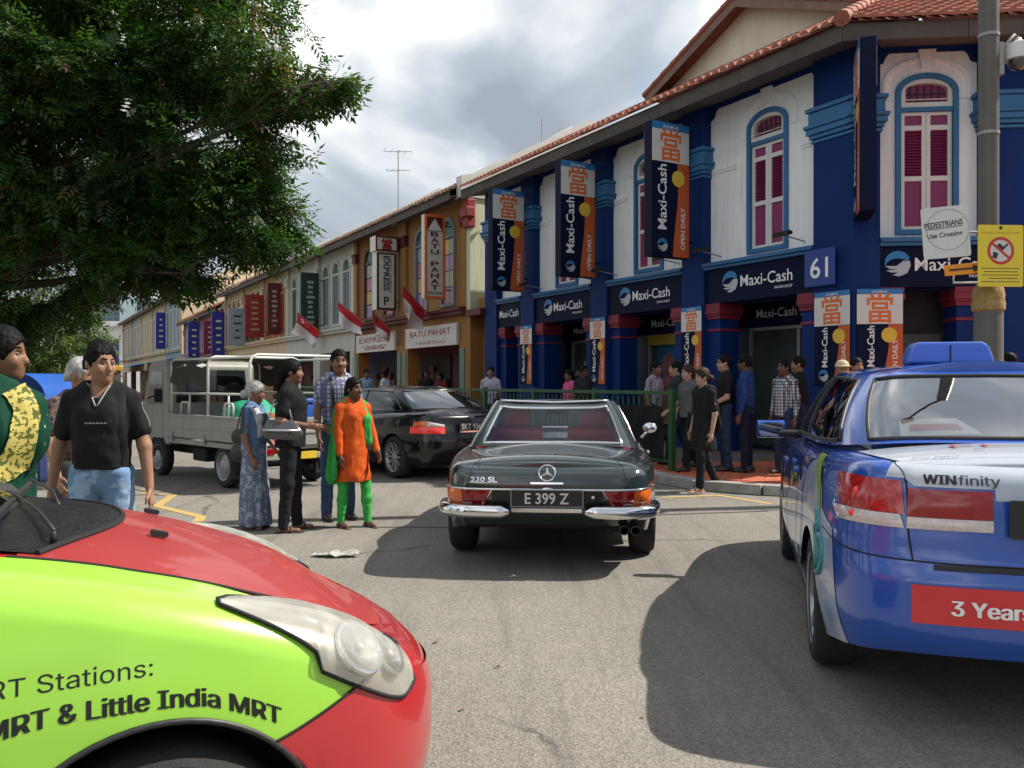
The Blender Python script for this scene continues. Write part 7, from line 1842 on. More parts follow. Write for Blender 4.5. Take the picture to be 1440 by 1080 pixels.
        T_.cap(K(nb+np.array([.012, 0, -.015])), K(nb+np.array([0.01, 0, .12])), .060*k, .075*k, .012, sub=True)
        link_mesh('shirt' if top == 'shirt' else top, T_.mesh(top, .010, 12, seed+3, (1, 1, .65)), topm, o)
    if bottom == 'trousers':
        B_ = Field(lo, hi, cr); B_.ell(K(pel+np.array([-.01, 0, -.01])), np.array([.120, .162, .12])*k, .04)
        for n in 'lr':
            hip, kn, an = J[n]; B_.cap(K(hip), K(kn), .092*k, .068*k, .03); B_.cap(K(kn), K(an+np.array([0, 0, -.01])), .066*k, .052*k, .03)
        B_.cut((0, 0, 1), (pel[2]+.10)*k); B_.cut((0, 0, -1), -.035*k)
        link_mesh('trousers', B_.mesh('trousers', .010, 12, seed+5, (1, 1, .9)), botm, o)
    elif bottom == 'leggings':
        B_ = Field(lo, hi, cr); B_.ell(K(pel+np.array([-.01, 0, -.01])), np.array([.112, .155, .12])*k, .04)
        for n in 'lr':
            hip, kn, an = J[n]; B_.cap(K(hip), K(kn), .082*k, .057*k, .03); B_.cap(K(kn), K(kn*.6+an*.4), .057*k, .058*k, .03); B_.cap(K(kn*.6+an*.4), K(an), .058*k, .041*k, .03)
        B_.cut((0, 0, 1), (pel[2]-.08)*k); link_mesh('leggings', B_.mesh('leggings', .006, 16, seed+5, (1, 1, 2.)), botm, o)
    elif bottom in ('skirt', 'sari_skirt'):
        B_ = Field(lo, hi, cr); B_.ell(K(pel+np.array([-.01, 0, 0])), np.array([.13, .17, .14])*k, .04)
        B_.cap(K(pel+np.array([0, 0, -.06])), K(np.array([.02, 0, .10])), .165*k, .215*k, .04, flat=((1, 0, 0), .82)); B_.cut((0, 0, 1), (pel[2]+.12)*k); B_.cut((0, 0, -1), -.045*k)
        link_mesh('sari_skirt', B_.mesh('sari_skirt', .014, 16, seed+5, (1.4, 1.4, .22)), botm, o)
    # shoes
    if shoes:
        for n in 'lr':
            hip, kn, an = J[n]; Sf = Field(K(an+np.array([-.10, -.08, -.08])), K(an+np.array([.24, .08, .08])), min(res, .010))
            if shoes == 'shoe': Sf.cap(K(an+np.array([-.045, 0, -.030])), K(an+np.array([.15, 0, -.038])), .042*k, .036*k, .02); Sf.cap(K(an+np.array([-.03, 0, .01])), K(an+np.array([.03, 0, -.02])), .044*k, .04*k, .02); Sf.cut((0, 0, -1), -K(an[2]-.068))
            else: Sf.cap(K(an+np.array([-.05, 0, -.062])), K(an+np.array([.165, 0, -.062])), .040*k, .044*k, .01, flat=((0, 0, 1), .28)); Sf.cap(K(an+np.array([.08, .04, -.045])), K(an+np.array([.07, 0, -.008])), .011*k, None, .01); Sf.cap(K(an+np.array([.08, -.04, -.045])), K(an+np.array([.07, 0, -.008])), .011*k, None, .01); Sf.cap(K(an+np.array([-.02, .045, -.03])), K(an+np.array([-.02, -.045, -.03])), .009*k, None, .01)
            link_mesh('shoe' if shoes == 'shoe' else 'sandal', Sf.mesh('shoe'), shoem or LEATH, o)
    if extra: extra(o, J, K, k, hr, lo, hi, pel, chest, nb, hc)
    return o
def at(px, Y, z=0.): return ((px-720)/1200*Y, Y, z)
# ------------------------------------------------------------------ the people in the picture
from mathutils.bvhtree import BVHTree
BLK = cloth('black_cotton', (.014, .014, .015)); JEAN = cloth('light_jeans', (.16, .26, .42), (.30, .42, .58), 'brocade', .12); DJEAN = cloth('dark_jeans', (.025, .04, .085)); NAVYT = cloth('navy_trousers', (.012, .016, .035)); GREYT = cloth('grey_trousers', (.06, .06, .065))
def ribbon(parent, name, child, pts, w, m, k=1., side=-1, off=.006, n=26):
    """cloth band laid over a garment: pts are (x,z) in the person's frame, projected along y on to the named child"""
    me = [c for c in parent.children if c.name.split('.')[0] == child][0].data
    bv = BVHTree.FromPolygons([v.co[:] for v in me.vertices], [p.vertices[:] for p in me.polygons])
    c = catmull(np.array(pts)*k, 10); G = []
    for i in range(len(c)):
        t = c[min(i+1, len(c)-1)]-c[max(i-1, 0)]; t = t/np.linalg.norm(t); nrm = np.array([-t[1], t[0]]); row = []
        for q in np.linspace(-.5, .5, 6):
            p = c[i]+nrm*w*q
            h = bv.ray_cast(Vector((p[0], side*1.0, p[1])), Vector((0, -side, 0)))
            if h[0] is None: h = bv.find_nearest(Vector((p[0], side*.15, p[1])))
            q_ = h[0]+h[1]*off; row.append((q_.x, q_.y, q_.z))
        G.append(row)
    return MB().grid(G).build(name, m, parent, smooth=True, recalc=False)
# woman in a green sari, seen from the side
def x_sari(o, J, K, k, hr, lo, hi, pel, chest, nb, hc):
    Df = Field(lo, hi, .009); Df.cap(K((.03, -.09, 1.405)), K((.0, -.15, 1.24)), .085, .135, .05); Df.cap(K((.0, -.14, 1.24)), K((-.02, -.14, .92)), .145, .17, .05); Df.ell(K((.10, -.06, 1.24)), (.14, .15, .19), .06); Df.cap(K((.03, -.09, 1.40)), K((.15, -.07, 1.36)), .08, .08, .04); Df.cap(K((.03, -.09, 1.40)), K((-.08, -.07, 1.38)), .085, .09, .04)
    Df.cut((.30, 0, -.95), -.83*k); link_mesh('sari_drape', Df.mesh('sari_drape', .012, 13, 4., (1.5, 1.5, .35)), [c for c in o.children if c.name.startswith('robe')][0].data.materials[0], o)
    GOLDB = cloth('gold_brocade', (.50, .41, .12), (.06, .08, .02), 'brocade', 1.0, .5)
    vv = np.array([v.co[:] for v in [c for c in o.children if c.name.startswith('sari_drape')][0].data.vertices]); vv = vv[vv[:, 1] < .05]
    xf = lambda z: vv[np.abs(vv[:, 2]-z) < .02][:, 0].max()-.052
    ribbon(o, 'sari_border', 'sari_drape', [(xf(1.43*k)/k-.02, 1.43), (xf(1.36*k)/k, 1.36), (xf(1.27*k)/k, 1.27), (xf(1.18*k)/k-.01, 1.18), (.13, 1.085), (.05, 1.01), (-.05, .95), (-.16, .91)], .072, GOLDB, k, off=.010)
    ribbon(o, 'sari_border', 'robe', [(.15, .98), (.165, .75), (.17, .5)], .05, GOLDB, k)
    fo = MB()
    MB().ball(tuple(K(hr((-.012, -.090, -.045)))), (.010, .006, .016), 10, 8).build('earring', mat('gold', (.7, .45, .1), .25, metal=1.), o, smooth=True)
    MB().tube([tuple(K(nb+np.array([.062*math.cos(t), .062*math.sin(t), .015-.02*math.cos(t)]))) for t in np.linspace(0, 2*math.pi, 22)[:-1]], .0035, 5, closed=True).build('necklace', mat('gold', (.7, .45, .1)), o)
person('woman in a deep green sari with a gold border, seen in profile', at(-3, 3.85), 4, 1.70, 'brown', 'black', 'bun', 'robe', cloth('green_sari', (.005, .042, .024), (.30, .36, .22), 'spots', .55), 'sari_skirt', cloth('green_sari', (.008, .06, .034)), res=.008, fat=1.16, head=(6, 0), sleeve='elbow', hem=.30, seed=2, bust=.6, extra=x_sari, neck='round', arms={'L': (-4, 8, 20, 4), 'R': (4, 10, 25, 2)})
# man in a black V-neck shirt
def x_vneck(o, J, K, k, hr, lo, hi, pel, chest, nb, hc):
    GT = cloth('grey_trim', (.30, .30, .31))
    me = [c for c in o.children if c.name.split('.')[0] == 'shirt'][0].data
    bv = BVHTree.FromPolygons([v.co[:] for v in me.vertices], [p.vertices[:] for p in me.polygons])
    for s_ in (1, -1):
        pts = []
        for t in np.linspace(0, 1, 9):
            p = K(nb+np.array([0, s_*(.062*(1-t)+.004), .03-.135*t])); h = bv.ray_cast(Vector((1, p[1], p[2])), Vector((-1, 0, 0))); pts.append((h[0].x+.001 if h[0] is not None else .05, p[1], p[2]))
        MB().tube(pts, .005, 6).build('collar_trim', GT, o, smooth=True)
        sh, el, wr, d2 = J['L' if s_ > 0 else 'R']; pts = []
        for t in np.linspace(.05, .62, 9):
            p = K(sh+(el-sh)*t); h = bv.ray_cast(Vector((p[0]+.02, p[1]+s_*.5, p[2])), Vector((0, -s_, 0))); pts.append(tuple(h[0]+Vector((0, s_*.002, 0))) if h[0] is not None else tuple(p))
        MB().tube(pts, .0035, 5).build('sleeve_piping', GT, o, smooth=True)
    pts = []
    for t in np.linspace(0, 1, 12):
        p = K(chest+np.array([0, .125+.01*t, .16-.42*t])); h = bv.ray_cast(Vector((1, p[1], p[2])), Vector((-1, 0, 0))); pts.append((h[0].x+.006 if h[0] is not None else .1, p[1], p[2]))
    G = [[(p[0], p[1]-.022, p[2]), (p[0]+.006, p[1], p[2]), (p[0], p[1]+.022, p[2])] for p in pts]
    MB().grid(G).build('bag_strap', LEATH, o, smooth=True, recalc=False)
    t = MB(); 
    p = K(chest+np.array([0, 0, -.03])); h = bv.ray_cast(Vector((1, -.045, p[2])), Vector((-1, 0, 0)))
    for q in range(6):
        y = .05-.02*q; h = bv.ray_cast(Vector((1, y, p[2])), Vector((-1, 0, 0))); 
        if h[0] is not None: t.box(h[0].x, h[0].x+.002, y-.007, y+.007, p[2]-.004, p[2]+.004)
    t.build('chest_print', GT, o)
person('man in a black V-neck shirt and light jeans standing by the red bonnet', at(143, 5.0), -78, 1.69, 'tan', 'black', 'short', 'shirt', BLK, 'trousers', JEAN, res=.008, fat=1.04, wide=.93, head=(44, -8), neck='v', hem=.965, seed=4, extra=x_vneck, arms={'L': (2, 16, 8, 8), 'R': (-8, 18, -2, 10)})
# grey haired man behind him
person('grey haired man in a dark checked shirt behind the man in black', at(112, 5.9), -35, 1.62, 'tan', 'grey', 'short', 'shirt', cloth('dark_check', (.03, .022, .024), (.16, .10, .09), 'check', .9), 'trousers', GREYT, res=.011, fat=1.05, head=(35, -4), seed=6, glasses=True, arms={'R': (12, 14, 35, 4)})
# old woman in blue blouse
def x_old(o, J, K, k, hr, lo, hi, pel, chest, nb, hc):
    ribbon(o, 'sari_drape', 'shirt', [(.07, 1.43), (.115, 1.32), (.14, 1.2), (.14, 1.06)], .075, cloth('white_drape', (.45, .46, .50)), k, off=.008)
    ribbon(o, 'bag_strap', 'shirt', [(-.03, 1.46), (-.02, 1.30), (-.03, 1.12)], .028, LEATH, k, off=.012)
person('elderly woman with grey bun, blue blouse and grey blue sari', at(357, 8.55), -8, 1.46, 'brown', 'grey', 'bun', 'shirt', cloth('blue_blouse', (.10, .17, .30)), 'sari_skirt', cloth('grey_blue_sari', (.13, .16, .24), (.30, .33, .40), 'brocade', .35), res=.010, fat=1.1, head=(10, -6), sleeve='elbow', hem=.90, seed=8, bust=.5, extra=x_old, shoes='sandal', arms={'R': (0, 8, 18, 0), 'L': (10, 8, 40, -4)}, glasses=True)
# woman in black with handbag
person('woman in black top and trousers with a ponytail, holding a handbag', at(408, 8.40), 8, 1.68, 'brown', 'black', 'tail', 'shirt', cloth('black_knit', (.012, .012, .013)), 'trousers', cloth('black_twill', (.016, .016, .018)), res=.010, fat=1.2, head=(2, 2), hem=.84, seed=9, bust=.5, shoes='sandal', arms={'R': (-12, 12, 82, -4), 'L': (10, 8, 75, -10)}, legs={'l': (5, 3, 4), 'r': (-2, 3, 3)})
# man in pale checked shirt and jeans
def x_strap(o, J, K, k, hr, lo, hi, pel, chest, nb, hc):
    me = [c for c in o.children if c.name.split('.')[0] == 'shirt'][0].data; bv = BVHTree.FromPolygons([v.co[:] for v in me.vertices], [p.vertices[:] for p in me.polygons]); pts = []
    for t in np.linspace(0, 1, 12):
        p = K(chest+np.array([0, -.10+.03*t, .17-.40*t])); h = bv.ray_cast(Vector((1, p[1], p[2])), Vector((-1, 0, 0))); pts.append((h[0].x+.006 if h[0] is not None else .1, p[1], p[2]))
    MB().grid([[(p[0], p[1]-.02, p[2]), (p[0]+.005, p[1], p[2]), (p[0], p[1]+.02, p[2])] for p in pts]).build('bag_strap', LEATH, o, smooth=True, recalc=False)
person('tall man with moustache in a pale checked shirt and blue jeans', at(476, 9.1), -62, 1.80, 'brown', 'black', 'short', 'shirt', cloth('pale_check', (.42, .42, .46), (.10, .11, .22), 'check', .75), 'trousers', cloth('blue_jeans', (.05, .085, .16)), res=.010, head=(-8, 0), seed=11, moustache=True, extra=x_strap, arms={'R': (4, 10, 18, 2)})
# woman in orange and green
def x_dup(o, J, K, k, hr, lo, hi, pel, chest, nb, hc):
    GR = cloth('bright_green_scarf', (.045, .33, .07)); Df = Field(lo, hi, .010)
    sR, sL = J['R'][0], J['L'][0]
    # scarf: over both shoulders, hanging long behind and on the left side
    Df.cap(K(sR+np.array([.0, .06, .03])), K(sR+np.array([-.11, .03, -.12])), .050*k, .055*k, .03); Df.cap(K(sR+np.array([-.11, .03, -.12])), K(np.array([-.10, -.20, .60])), .06*k, .11*k, .03, flat=((1, 0, 0), .45)); Df.cap(K(sR+np.array([-.07, -.02, -.06])), K(np.array([-.02, -.25, .64])), .065*k, .11*k, .03, flat=((.4, 1, 0), .4))
    Df.cap(K(sL+np.array([.02, -.05, .045])), K(chest+np.array([.12, .10, -.02])), .042*k, .046*k, .03, flat=((1, 0, 0), .55)); Df.cap(K(chest+np.array([.12, .10, -.02])), K(np.array([.12, .13, .98])), .046*k, .05*k, .03, flat=((1, 0, 0), .5)); Df.cap(K(sR+np.array([.0, .06, .045])), K(nb+np.array([-.03, -.05, .02])), .045*k, None, .03); Df.cap(K(nb+np.array([-.04, -.05, .02])), K(nb+np.array([-.04, .05, .02])), .045*k, None, .03); Df.cap(K(nb+np.array([-.03, .05, .02])), K(sL+np.array([.02, -.05, .045])), .045*k, None, .03)
    link_mesh('scarf', Df.mesh('scarf', .010, 20, 3., (1.5, 1.5, .25)), GR, o)
person('short woman in orange tunic, bright green scarf and leggings', at(497, 8.62), -48, 1.50, 'dark', 'black', 'tail', 'tunic', cloth('orange_kameez', (.56, .085, .014), (.62, .18, .03), 'spots', .3), 'leggings', cloth('bright_green_leggings', (.05, .36, .07)), res=.010, head=(8, 2), sleeve='long', hem=.53, seed=13, bust=.4, extra=x_dup, shoes='sandal', shoem=SANDAL, arms={'R': (6, 8, 12, 2), 'L': (10, 10, 30, 0)}, legs={'l': (6, 3, 6), 'r': (-3, 3, 4)})
# ---- people on the shop pavement
PV = .128
G1 = 'people on the pawnshop pavement'
person('man in a lilac striped shirt behind the green railing', at(690, 19.3, PV), -100, 1.68, 'tan', 'black', 'short', 'shirt', cloth('lilac_stripe', (.36, .33, .45), (.55, .53, .60), 'stripe', .6), 'trousers', DJEAN, res=.016, seed=1, tuck=True, group=G1)
person('person in a pink top behind the railing', at(801, 17.4, PV), -150, 1.58, 'brown', 'black', 'tail', 'shirt', cloth('hot_pink', (.62, .10, .26)), 'trousers', DJEAN, res=.016, seed=2, bust=.4, group=G1)
person('dark shirted man with a white bag strap beside the pink top', at(821, 17.2, PV), -60, 1.66, 'dark', 'black', 'short', 'shirt', cloth('dark_grey_cotton', (.03, .03, .034)), 'trousers', DJEAN, res=.016, seed=3, group=G1, glasses=True)
person('man in a grey checked shirt facing the shop window', at(921, 14.6, PV), -40, 1.68, 'brown', 'black', 'short', 'shirt', cloth('mauve_check', (.16, .13, .18), (.34, .30, .36), 'check', .8), 'trousers', DJEAN, res=.015, seed=4, group=G1)
person('man in a charcoal T-shirt walking left past the railing post', at(951, 14.0, PV), 175, 1.68, 'fair', 'black', 'short', 'shirt', cloth('charcoal_tee', (.03, .03, .034)), 'trousers', DJEAN, res=.015, seed=5, group=G1, legs={'l': (14, 10, 3), 'r': (-12, 14, 3)})
person('woman in a grey and black top walking behind the veiled woman', at(968, 12.9, PV), -155, 1.60, 'fair', 'brown', 'long', 'shirt', cloth('grey_black_top', (.10, .10, .11)), 'trousers', BLK, res=.014, seed=6, group=G1, bust=.4, legs={'l': (14, 10, 3), 'r': (-12, 14, 3)}, arms={'R': (10, 8, 60, 0)})
def x_veil(o, J, K, k, hr, lo, hi, pel, chest, nb, hc):
    Vf = Field(lo, hi, .013); Vf.cap(K(chest+np.array([-.09, -.10, .12])), K(np.array([-.14, -.11, .86])), .07*k, .10*k, .03, flat=((1, 0, 0), .45)); Vf.cap(K(chest+np.array([-.08, .10, .12])), K(np.array([-.14, .11, .90])), .07*k, .10*k, .03, flat=((1, 0, 0), .45)); Vf.cap(K(chest+np.array([-.03, -.13, .15])), K(chest+np.array([-.03, .13, .15])), .062*k, None, .03)
    link_mesh('shawl', Vf.mesh('shawl', .012, 16, 3., (1.4, 1.4, .3)), cloth('black_shawl', (.012, .012, .013)), o)
person('woman in long black tunic and shawl stepping down the kerb', at(989, 11.35, .03), 205, 1.63, 'fair', 'brown', 'bun', 'tunic', BLK, 'trousers', cloth('black_twill', (.016, .016, .018)), res=.012, seed=7, hem=.55, sleeve='elbow', shoes='sandal', shoem=mat('tan_sandal', (.40, .24, .16), .5), extra=x_veil, legs={'l': (16, 12, 3), 'r': (-14, 14, 3)}, head=(-10, -8))
person('man in black T-shirt and spectacles looking left along the queue', at(1020, 12.9, PV), 178, 1.74, 'fair', 'black', 'short', 'shirt', cloth('black_cotton', (.014, .014, .015)), 'trousers', DJEAN, res=.013, seed=8, group=G1, glasses=True, arms={'L': (6, 8, 62, -14), 'R': (2, 8, 45, -8)})
person('man in royal blue long sleeved shirt and dark trousers', at(1049, 12.7, PV), 150, 1.73, 'dark', 'black', 'short', 'shirt', cloth('royal_blue_shirt', (.022, .045, .16)), 'trousers', NAVYT, res=.013, seed=9, group=G1, glasses=True, sleeve='long')
person('man in a black and white checked shirt near the blue taxi', at(1103, 12.4, PV), -150, 1.66, 'dark', 'black', 'short', 'shirt', cloth('black_white_check', (.50, .50, .54), (.03, .03, .05), 'check', .8), 'trousers', DJEAN, res=.013, seed=10, group=G1, moustache=True, sleeve='long')
person('man in black with folded arms against the blue pilaster', at(1124, 13.0, PV), 165, 1.72, 'tan', 'black', 'short', 'shirt', BLK, 'trousers', DJEAN, res=.014, seed=11, group=G1, arms={'L': (10, 10, 85, -30), 'R': (10, 10, 80, -30)})
person('person in a cream sun hat behind the blue taxi', at(1184, 11.6, PV), -100, 1.62, 'tan', 'black', 'hat', 'shirt', GREYT, 'trousers', DJEAN, res=.015, seed=12, group=G1)
person('black haired person whose head shows above the taxi roof', at(1204, 12.4, PV), -80, 1.68, 'tan', 'black', 'short', 'shirt', cloth('grey_cotton', (.2, .2, .2)), 'trousers', DJEAN, res=.016, seed=13, group=G1)
person('person with black hair behind the lamp post', at(1419, 11.4, PV), 120, 1.72, 'tan', 'black', 'short', 'shirt', cloth('white_cotton', (.5, .5, .5)), 'trousers', DJEAN, res=.016, seed=14, group=G1)
G2 = 'people under the ochre shophouse'
person('man in a sky blue shirt under the ochre shophouse', at(515, 24.5, PV), -60, 1.70, 'brown', 'black', 'short', 'shirt', cloth('sky_shirt', (.22, .32, .44)), 'trousers', DJEAN, res=.02, seed=15, group=G2)
person('man in a white shirt under the ochre shophouse', at(541, 24.0, PV), 160, 1.66, 'dark', 'black', 'short', 'shirt', cloth('white_shirt', (.55, .58, .62)), 'trousers', DJEAN, res=.02, seed=16, group=G2)
person('man in black before the ochre shop door', at(600, 24.2, PV), -90, 1.68, 'dark', 'black', 'short', 'shirt', BLK, 'trousers', DJEAN, res=.02, seed=17, group=G2)
person('woman in maroon before the ochre shop door', at(619, 23.6, PV), -120, 1.60, 'dark', 'black', 'tail', 'shirt', cloth('maroon_top', (.14, .02, .03)), 'trousers', DJEAN, res=.02, seed=18, group=G2)
# ---- bags carried (things of their own)
def soft_bag(name, label, loc, rz, caps, m, res=.012):
    b = empty(name, loc, R(rz), label, 'bag'); f_ = Field((-.3, -.2, -.25), (.3, .2, .3), res)
    for a, c, r0, r1, fl in caps: f_.cap(a, c, r0, r1, .03, flat=((0, 1, 0), fl))
    link_mesh('bag_body', f_.mesh('bag_body', .006, 18, 2.), m, b); return b
GLB = mat('glossy_black_leather', (.03, .03, .032), .18, col2=(.10, .10, .11), scale=9, coat=.6)
b = soft_bag('handbag', 'black and silver handbag tucked under the arm of the woman in black', (at(398, 8.2)[0], 8.16, 1.02), 8, [((-.11, 0, -.03), (.13, 0, -.05), .075, .07, .7), ((-.10, 0, .03), (.10, 0, .02), .06, .06, .6)], GLB)
MB().tube([(-.13, 0, .06), (-.10, .03, .20), (-.03, .04, .26), (.06, .03, .2), (.10, 0, .06)], .008, 7).build('bag_handle', mat('silver_strap', (.5, .5, .5), .3, metal=.7), b, smooth=True); MB().tube([(-.17, -.055, -.01), (0, -.065, -.015), (.18, -.05, -.02)], .012, 6).build('zip_band', mat('silver_strap', (.5, .5, .5)), b, smooth=True)
b = soft_bag('shoulder_bag', 'flat black shoulder bag hanging behind the elderly woman', (at(338, 8.5)[0], 8.5, .86), -8, [((-.02, 0, -.10), (.06, 0, -.10), .09, .09, .5), ((-.02, 0, .06), (.05, 0, .06), .08, .08, .45)], LEATH)
MB().tube([(-.04, 0, .12), (.03, -.03, .34), (.10, -.02, .40)], .007, 6).build('bag_strap', LEATH, b)
# ------------------------------------------------------------------ railing, lamp post, signs, litter
GRN = mat('railing_green_paint', '#22542a', .45, var=.12, scale=6, streak=.2); 
post_me = MB().box(-.04, .04, -.04, .04, .0, 1.24).box(-.055, .055, -.055, .055, 0, .02).mesh('post'); bar_me = MB().box(-.011, .011, -.011, .011, .16, 1.12).mesh('bar')
PA = Vector(gp(945, 662, .12)+(0,)); 
N_P = 10; LP_ = 2.0
RLAB = ['green railing panel with the black banner tied to it, ending at the kerb corner', 'green railing panel right after the one with the black banner']+['green railing panel behind the dark grey roadster']*4+['green railing panel behind the black saloon']*4
for i in range(N_P):
    A = PA+DIRX*(LP_*i)
    rl = empty('railing_panel', (A.x, A.y, .12), R(120), RLAB[i], 'railing', 'green railing panels')
    link_mesh('post', post_me, GRN, rl, (0, 0, 0))
    if i == N_P-1: link_mesh('post', post_me, GRN, rl, (LP_, 0, 0))
    MB().box(.04, LP_-.04, -.03, .03, 1.15, 1.21).build('top_rail', GRN, rl, bevel=.006); MB().box(.04, LP_-.04, -.02, .02, .12, .16).build('bottom_rail', GRN, rl)
    for j in range(14): link_mesh('bar', bar_me, GRN, rl, (LP_*(j+.5)/14, 0, 0))
# black banner tied to the first panel
bn = empty('black_banner', tuple(PA+DIRX*.15+OUT*.05+Vector((0, 0, .3))), R(120), 'black printed banner tied to the green railing', 'banner')
P = [[(1.65*i/12, .012*math.sin(i*1.9+j), .80*j/8-(.25*(i/12)*(j/8)**2 if False else 0)) for j in range(9)] for i in range(13)]
MB().grid(P).build('banner_cloth', cloth('black_vinyl', (.012, .012, .014), rough=.5), bn, smooth=True, recalc=False)
t = MB(); text_xz(t, '15', 1.05, .50, .10, .03, bold=0); text_xz(t, 'AUG', 1.25, .30, .12, .03, bold=0); MB().box(.9, 1.3, .026, .03, .20, .21).build('banner_rule', mat('banner_grey', '#9a958e', .6), bn); t.build('lettering', mat('banner_grey', '#9a958e', .6), bn, recalc=False)
# lamp post with rope collar, signs and dome camera
lp = empty('lamp_post', (5.86, 10.5, .12), 0, 'tall dark grey lamp post with a tan wrapped collar', 'lamp post')
PG = mat('lamp_post_paint', '#55524c', .5, var=.15, scale=4, streak=.3)
MB().lathe([(.20, 0), (.20, .04), (.165, .06), (.165, 2.28), (.155, 2.32)], 24).build('lower_shaft', PG, lp, smooth=40)
MB().lathe([(.118, 2.3), (.112, 9.5)], 20).build('upper_shaft', PG, lp, smooth=40)
MB().lathe([(.150, 2.20), (.185, 2.23), (.19, 2.30), (.178, 2.36), (.182, 2.42), (.165, 2.50), (.13, 2.55), (.115, 2.55)], 24).build('collar', mat('tan_wrap', '#a58a55', .8, col2='#7d6535', scale=20, bump=.8, bscale=30), lp, smooth=40)
for z in (3.2, 4.4, 5.6):
    MB().lathe([(.124, z-.02), (.124, z+.02)], 20).build('band', GREYM, lp)
MB().tube([(.11, 0, 9.4), (-.6, -.3, 9.7), (-1.4, -.7, 9.75)], .05, 8).build('lamp_arm', PG, lp, smooth=True); MB().rbox((-1.6, -.8, 9.74), (.6, .25, .12), .05).build('lamp_head', GREYM, lp, bevel=.02)
dc = empty('dome_camera', (5.86, 10.5, 5.38), R(0), 'white dome security camera on a bracket of the lamp post', 'camera')
MB().tube([(.11, -.02, .12), (.30, -.04, .34), (.34, -.04, .30)], .022, 8).build('bracket_arm', GREYM, dc, smooth=True); MB().box(.10, .16, -.06, .06, -.15, .25).build('wall_plate', GREYM, dc)
MB().lathe([(.0, .30), (.03, .30), (.05, .26), (.14, .22), (.155, .15), (.155, .05), (.15, .03)], 22, T(.34, -.04, 0)).build('housing', WPAINT, dc, smooth=40); MB().lathe([(.115, .04), (.11, -.02), (.075, -.075), (.03, -.095), (0, -.098)], 22, T(.34, -.04, 0), cap=False).build('dome', mat('smoked_dome', (.04, .04, .045), .1, coat=1.), dc, smooth=True)
# pedestrian sign: white board with lettering in a faint ring
sg = empty('crossing_sign', (5.27, 10.33, 2.98), R(172), 'white board reading PEDESTRIANS Use Crossing fixed to the lamp post', 'sign')
MB().rbox((0, 0, .30), (.54, .012, .62), .03, 3, RY(R(4))).build('board', mat('sign_pale_grey', '#cfd0c9', .5, var=.05, streak=.15), sg)
MB().tube([(.245*math.cos(t), .008, .33+.245*math.sin(t)) for t in np.linspace(0, 2*math.pi, 40)[:-1]], .003, 4, closed=True).build('ring', GREYM, sg)
t = MB(); text_xz(t, 'PEDESTRIANS', 0, .37, .065, .0085, width=.44, align='C', bold=.02, flipx=True, M=RY(R(7))); MB().box(-.21, .21, .0075, .010, .350, .358, RY(R(7))).build('underline', SIGNB, sg)
text_xz(t, 'Use Crossing', 0, .245, .055, .0085, width=.40, align='C', bold=.02, flipx=True, M=RY(R(7))); t.build('lettering', SIGNB, sg, recalc=False)
MB().tube([(-.2, -.03, .3), (-.55, -.05, .3)], .015, 6).build('bracket', GREYM, sg)
ar = empty('arrow_sign', (5.46, 10.30, 2.83), R(176), 'small orange arrow sign below the white crossing board', 'sign')
MB().box(-.235, .235, -.006, .006, -.065, .065, RY(R(5))).build('board', mat('sign_orange', '#e08a1c', .5, var=.15, scale=6), ar, bevel=.003)
MB().plate([(.18, -.012), (-.10, -.012), (-.10, -.045), (-.20, .0), (-.10, .045), (-.10, .012), (.18, .012)], [], .0065, .009, RY(R(5))).build('arrow', SIGNB, ar)
MB().tube([(.12, -.01, -.06), (.12, -.02, -.16), (-.28, -.03, -.16), (-.36, .05, -.16)], .015, 6).build('bracket', mat('white_bracket', '#b9b9b9', .5), ar)
yl = empty('no_alcohol_sign', (5.86, 10.24, 2.62), R(183), 'yellow notice with a red crossed circle over a bottle, on the lamp post', 'sign')
MB().rbox((0, 0, .36), (.56, .010, .74), .02, 2).build('board', mat('sign_yellow', '#d9c531', .5, var=.05), yl)
MB().plate(circ(.0, .42, .165, 32), [circ(.0, .42, .132, 32)], .0055, .008).build('red_ring', mat('sign_red', '#b8332b', .5), yl); MB().plate(circ(0, .42, .131, 32), [], .005, .0062).build('white_disc', SIGNW, yl)
MB().box(-.15, .15, .0085, .0105, -.014, .014, T(0, 0, .42) @ RY(R(-40))).build('red_bar', mat('sign_red', '#b8332b'), yl)
bt = MB().plate([(.075, .03), (.035, .06), (-.015, .02), (-.06, .06), (-.075, .045), (-.03, .0), (.0, -.03), (.04, -.005)][::-1], [], .0065, .0078, T(-.02, 0, .45) @ Matrix.Scale(1.0, 4)); bt.build('bottle_shape', SIGNB, yl); MB().plate([(.03, 0), (.09, .02), (.105, -.05), (.055, -.07)], [], .0065, .0078, T(0, 0, .39)).build('cup_shape', SIGNB, yl)
t = MB(); text_xz(t, 'Liquor Control Zone', 0, .625, .035, .0062, width=.46, align='C'); t.build('heading', mat('sign_rust', '#a8652a', .5), yl, recalc=False)
t = MB()
for k_ in range(5): t.box(-.23+.02*(k_ % 2), .24-.03*k_*(k_ % 2), .0055, .0065, .205-.04*k_, .213-.04*k_)
t.build('small_print', SIGNB, yl); MB().plate(circ(0, .695, .022, 14), [], .0055, .0065).build('crest', SIGNB, yl)
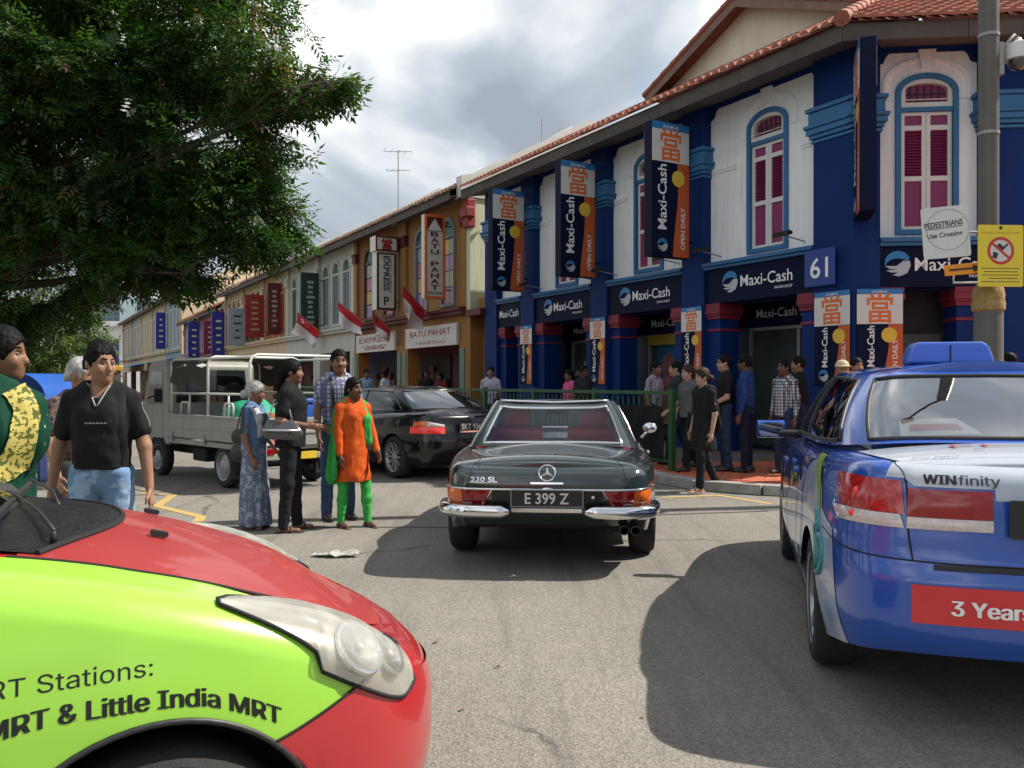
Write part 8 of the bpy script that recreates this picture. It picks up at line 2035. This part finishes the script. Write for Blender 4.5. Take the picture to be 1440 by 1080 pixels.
# trishaw style blue hood and body behind the sari, yellow canopy truck, far street clutter
bl = mat('blue_hood', (.02, .09, .36), .7, var=.15, spec=.2); 
tr = empty('blue_pushcart', (at(64, 9.6)[0], 9.6, 0), R(-20), 'blue cart with a rounded blue hood behind the woman in green', 'cart')
P = [[(.42*math.cos(a), -.35+.7*i/6, 1.22+.34*math.sin(a)) for a in np.linspace(.15, math.pi-.15, 13)] for i in range(7)]
MB().grid(P).build('hood', bl, tr, smooth=True, recalc=False); MB().rbox((0, 0, .62), (.52, .6, .5), .06).build('cart_body', mat('cart_navy', (.015, .03, .12), .6, var=.2), tr, bevel=.02)
for sx in (-.38, .38): MB().tube([(sx, -.3, .5), (sx, -.3, 1.25)], .015, 6).build('hood_stay', GREYM, tr)
for sd in (1, -1): wheel(tr, 0, sd*.42, .28, .05, 'multi', sd, 12, tyre_side=.03)
MB().plate(rrect(-.15, .15, .66, .84, .02), [], 0, .004, T(.262, 0, 0) @ RZ(R(-90))).build('panel_red', FRED, tr)
ly = empty('yellow_canopy_van', (at(124, 30)[0], 30, 0), R(120), 'yellow topped delivery van parked behind the grey haired man', 'van')
YC = mat('yellow_canopy', '#c79a1d', .5, var=.1); GV = mat('van_grey', '#5b5347', .6, var=.2)
MB().box(-2.2, 1.2, -.85, .85, .5, 1.85).build('cargo_box', GV, ly, bevel=.03); MB().box(-2.25, 1.25, -.9, .9, 1.85, 2.02).build('roof', YC, ly, bevel=.03); MB().plate([(1.25, .5), (1.25, 1.8), (1.75, 1.75), (2.2, 1.15), (2.25, .5)], [], -.82, .82).build('cab', GV, ly, bevel=.04)
for x in (-1.4, 1.5):
    for sd in (1, -1): wheel(ly, x, sd*.78, .31, .18, 'steel', sd)
MB().plate([(1.35, 1.15), (1.35, 1.65), (1.70, 1.62), (2.0, 1.15)], [], .82, .826).build('side_window', mat('cab_glass', (.02, .025, .027)), ly); MB().plate([(1.35, 1.15), (1.35, 1.65), (1.70, 1.62), (2.0, 1.15)], [], -.826, -.82).build('side_window', mat('cab_glass', (.02, .025, .027)), ly)
# crumpled paper on the road
pp = gp(472, 783); rnd = random.Random(4); P = []
for i in range(13):
    row = []
    for j in range(8):
        x, y = -.19+.38*i/12, -.08+.16*j/7; n_ = noise.noise((x*14, y*14, 2.2)); row.append((x+.03*noise.noise((y*20, x*9, 5)), y*(1-.5*abs(x)/.2)+.02*n_, .012+.045*max(0, n_+.35)*(1 if x > -.05 else .5)))
    P.append(row)
o = MB().grid(P).build('crumpled_paper', mat('newsprint', '#b9b8b2', .8, col2='#8d8c88', scale=25), None, recalc=False); o.location = (pp[0], pp[1], 0); tag(o, 'crumpled sheet of newspaper lying on the road', 'litter')
for k_, (px, py, s_) in enumerate(((722, 812, .03), (840, 815, .02), (930, 790, .015), (650, 1000, .02), (700, 940, .018), (612, 905, .02), (905, 1010, .015))):
    x, y = gp(px, py); q = MB().add([(-s_, -s_*.4, .006), (s_*.2, -s_*.6, .014), (s_, .1*s_, .006), (.1*s_, s_*.6, .018)], [(0, 1, 2, 3)]).build('dry_leaf', mat('dry_leaf', (.22, .14, .06), .8) if k_ else mat('paper_scrap', '#cfcac0', .8), None, recalc=False); q.location = (x, y, 0); q.rotation_euler = (0, 0, k_*1.3)
    tag(q, ('small white paper scrap near the roadster shadow' if k_ == 0 else 'small dry leaf lying on the sunny asphalt'), 'litter', None if k_ == 0 else 'dry leaves on the road')
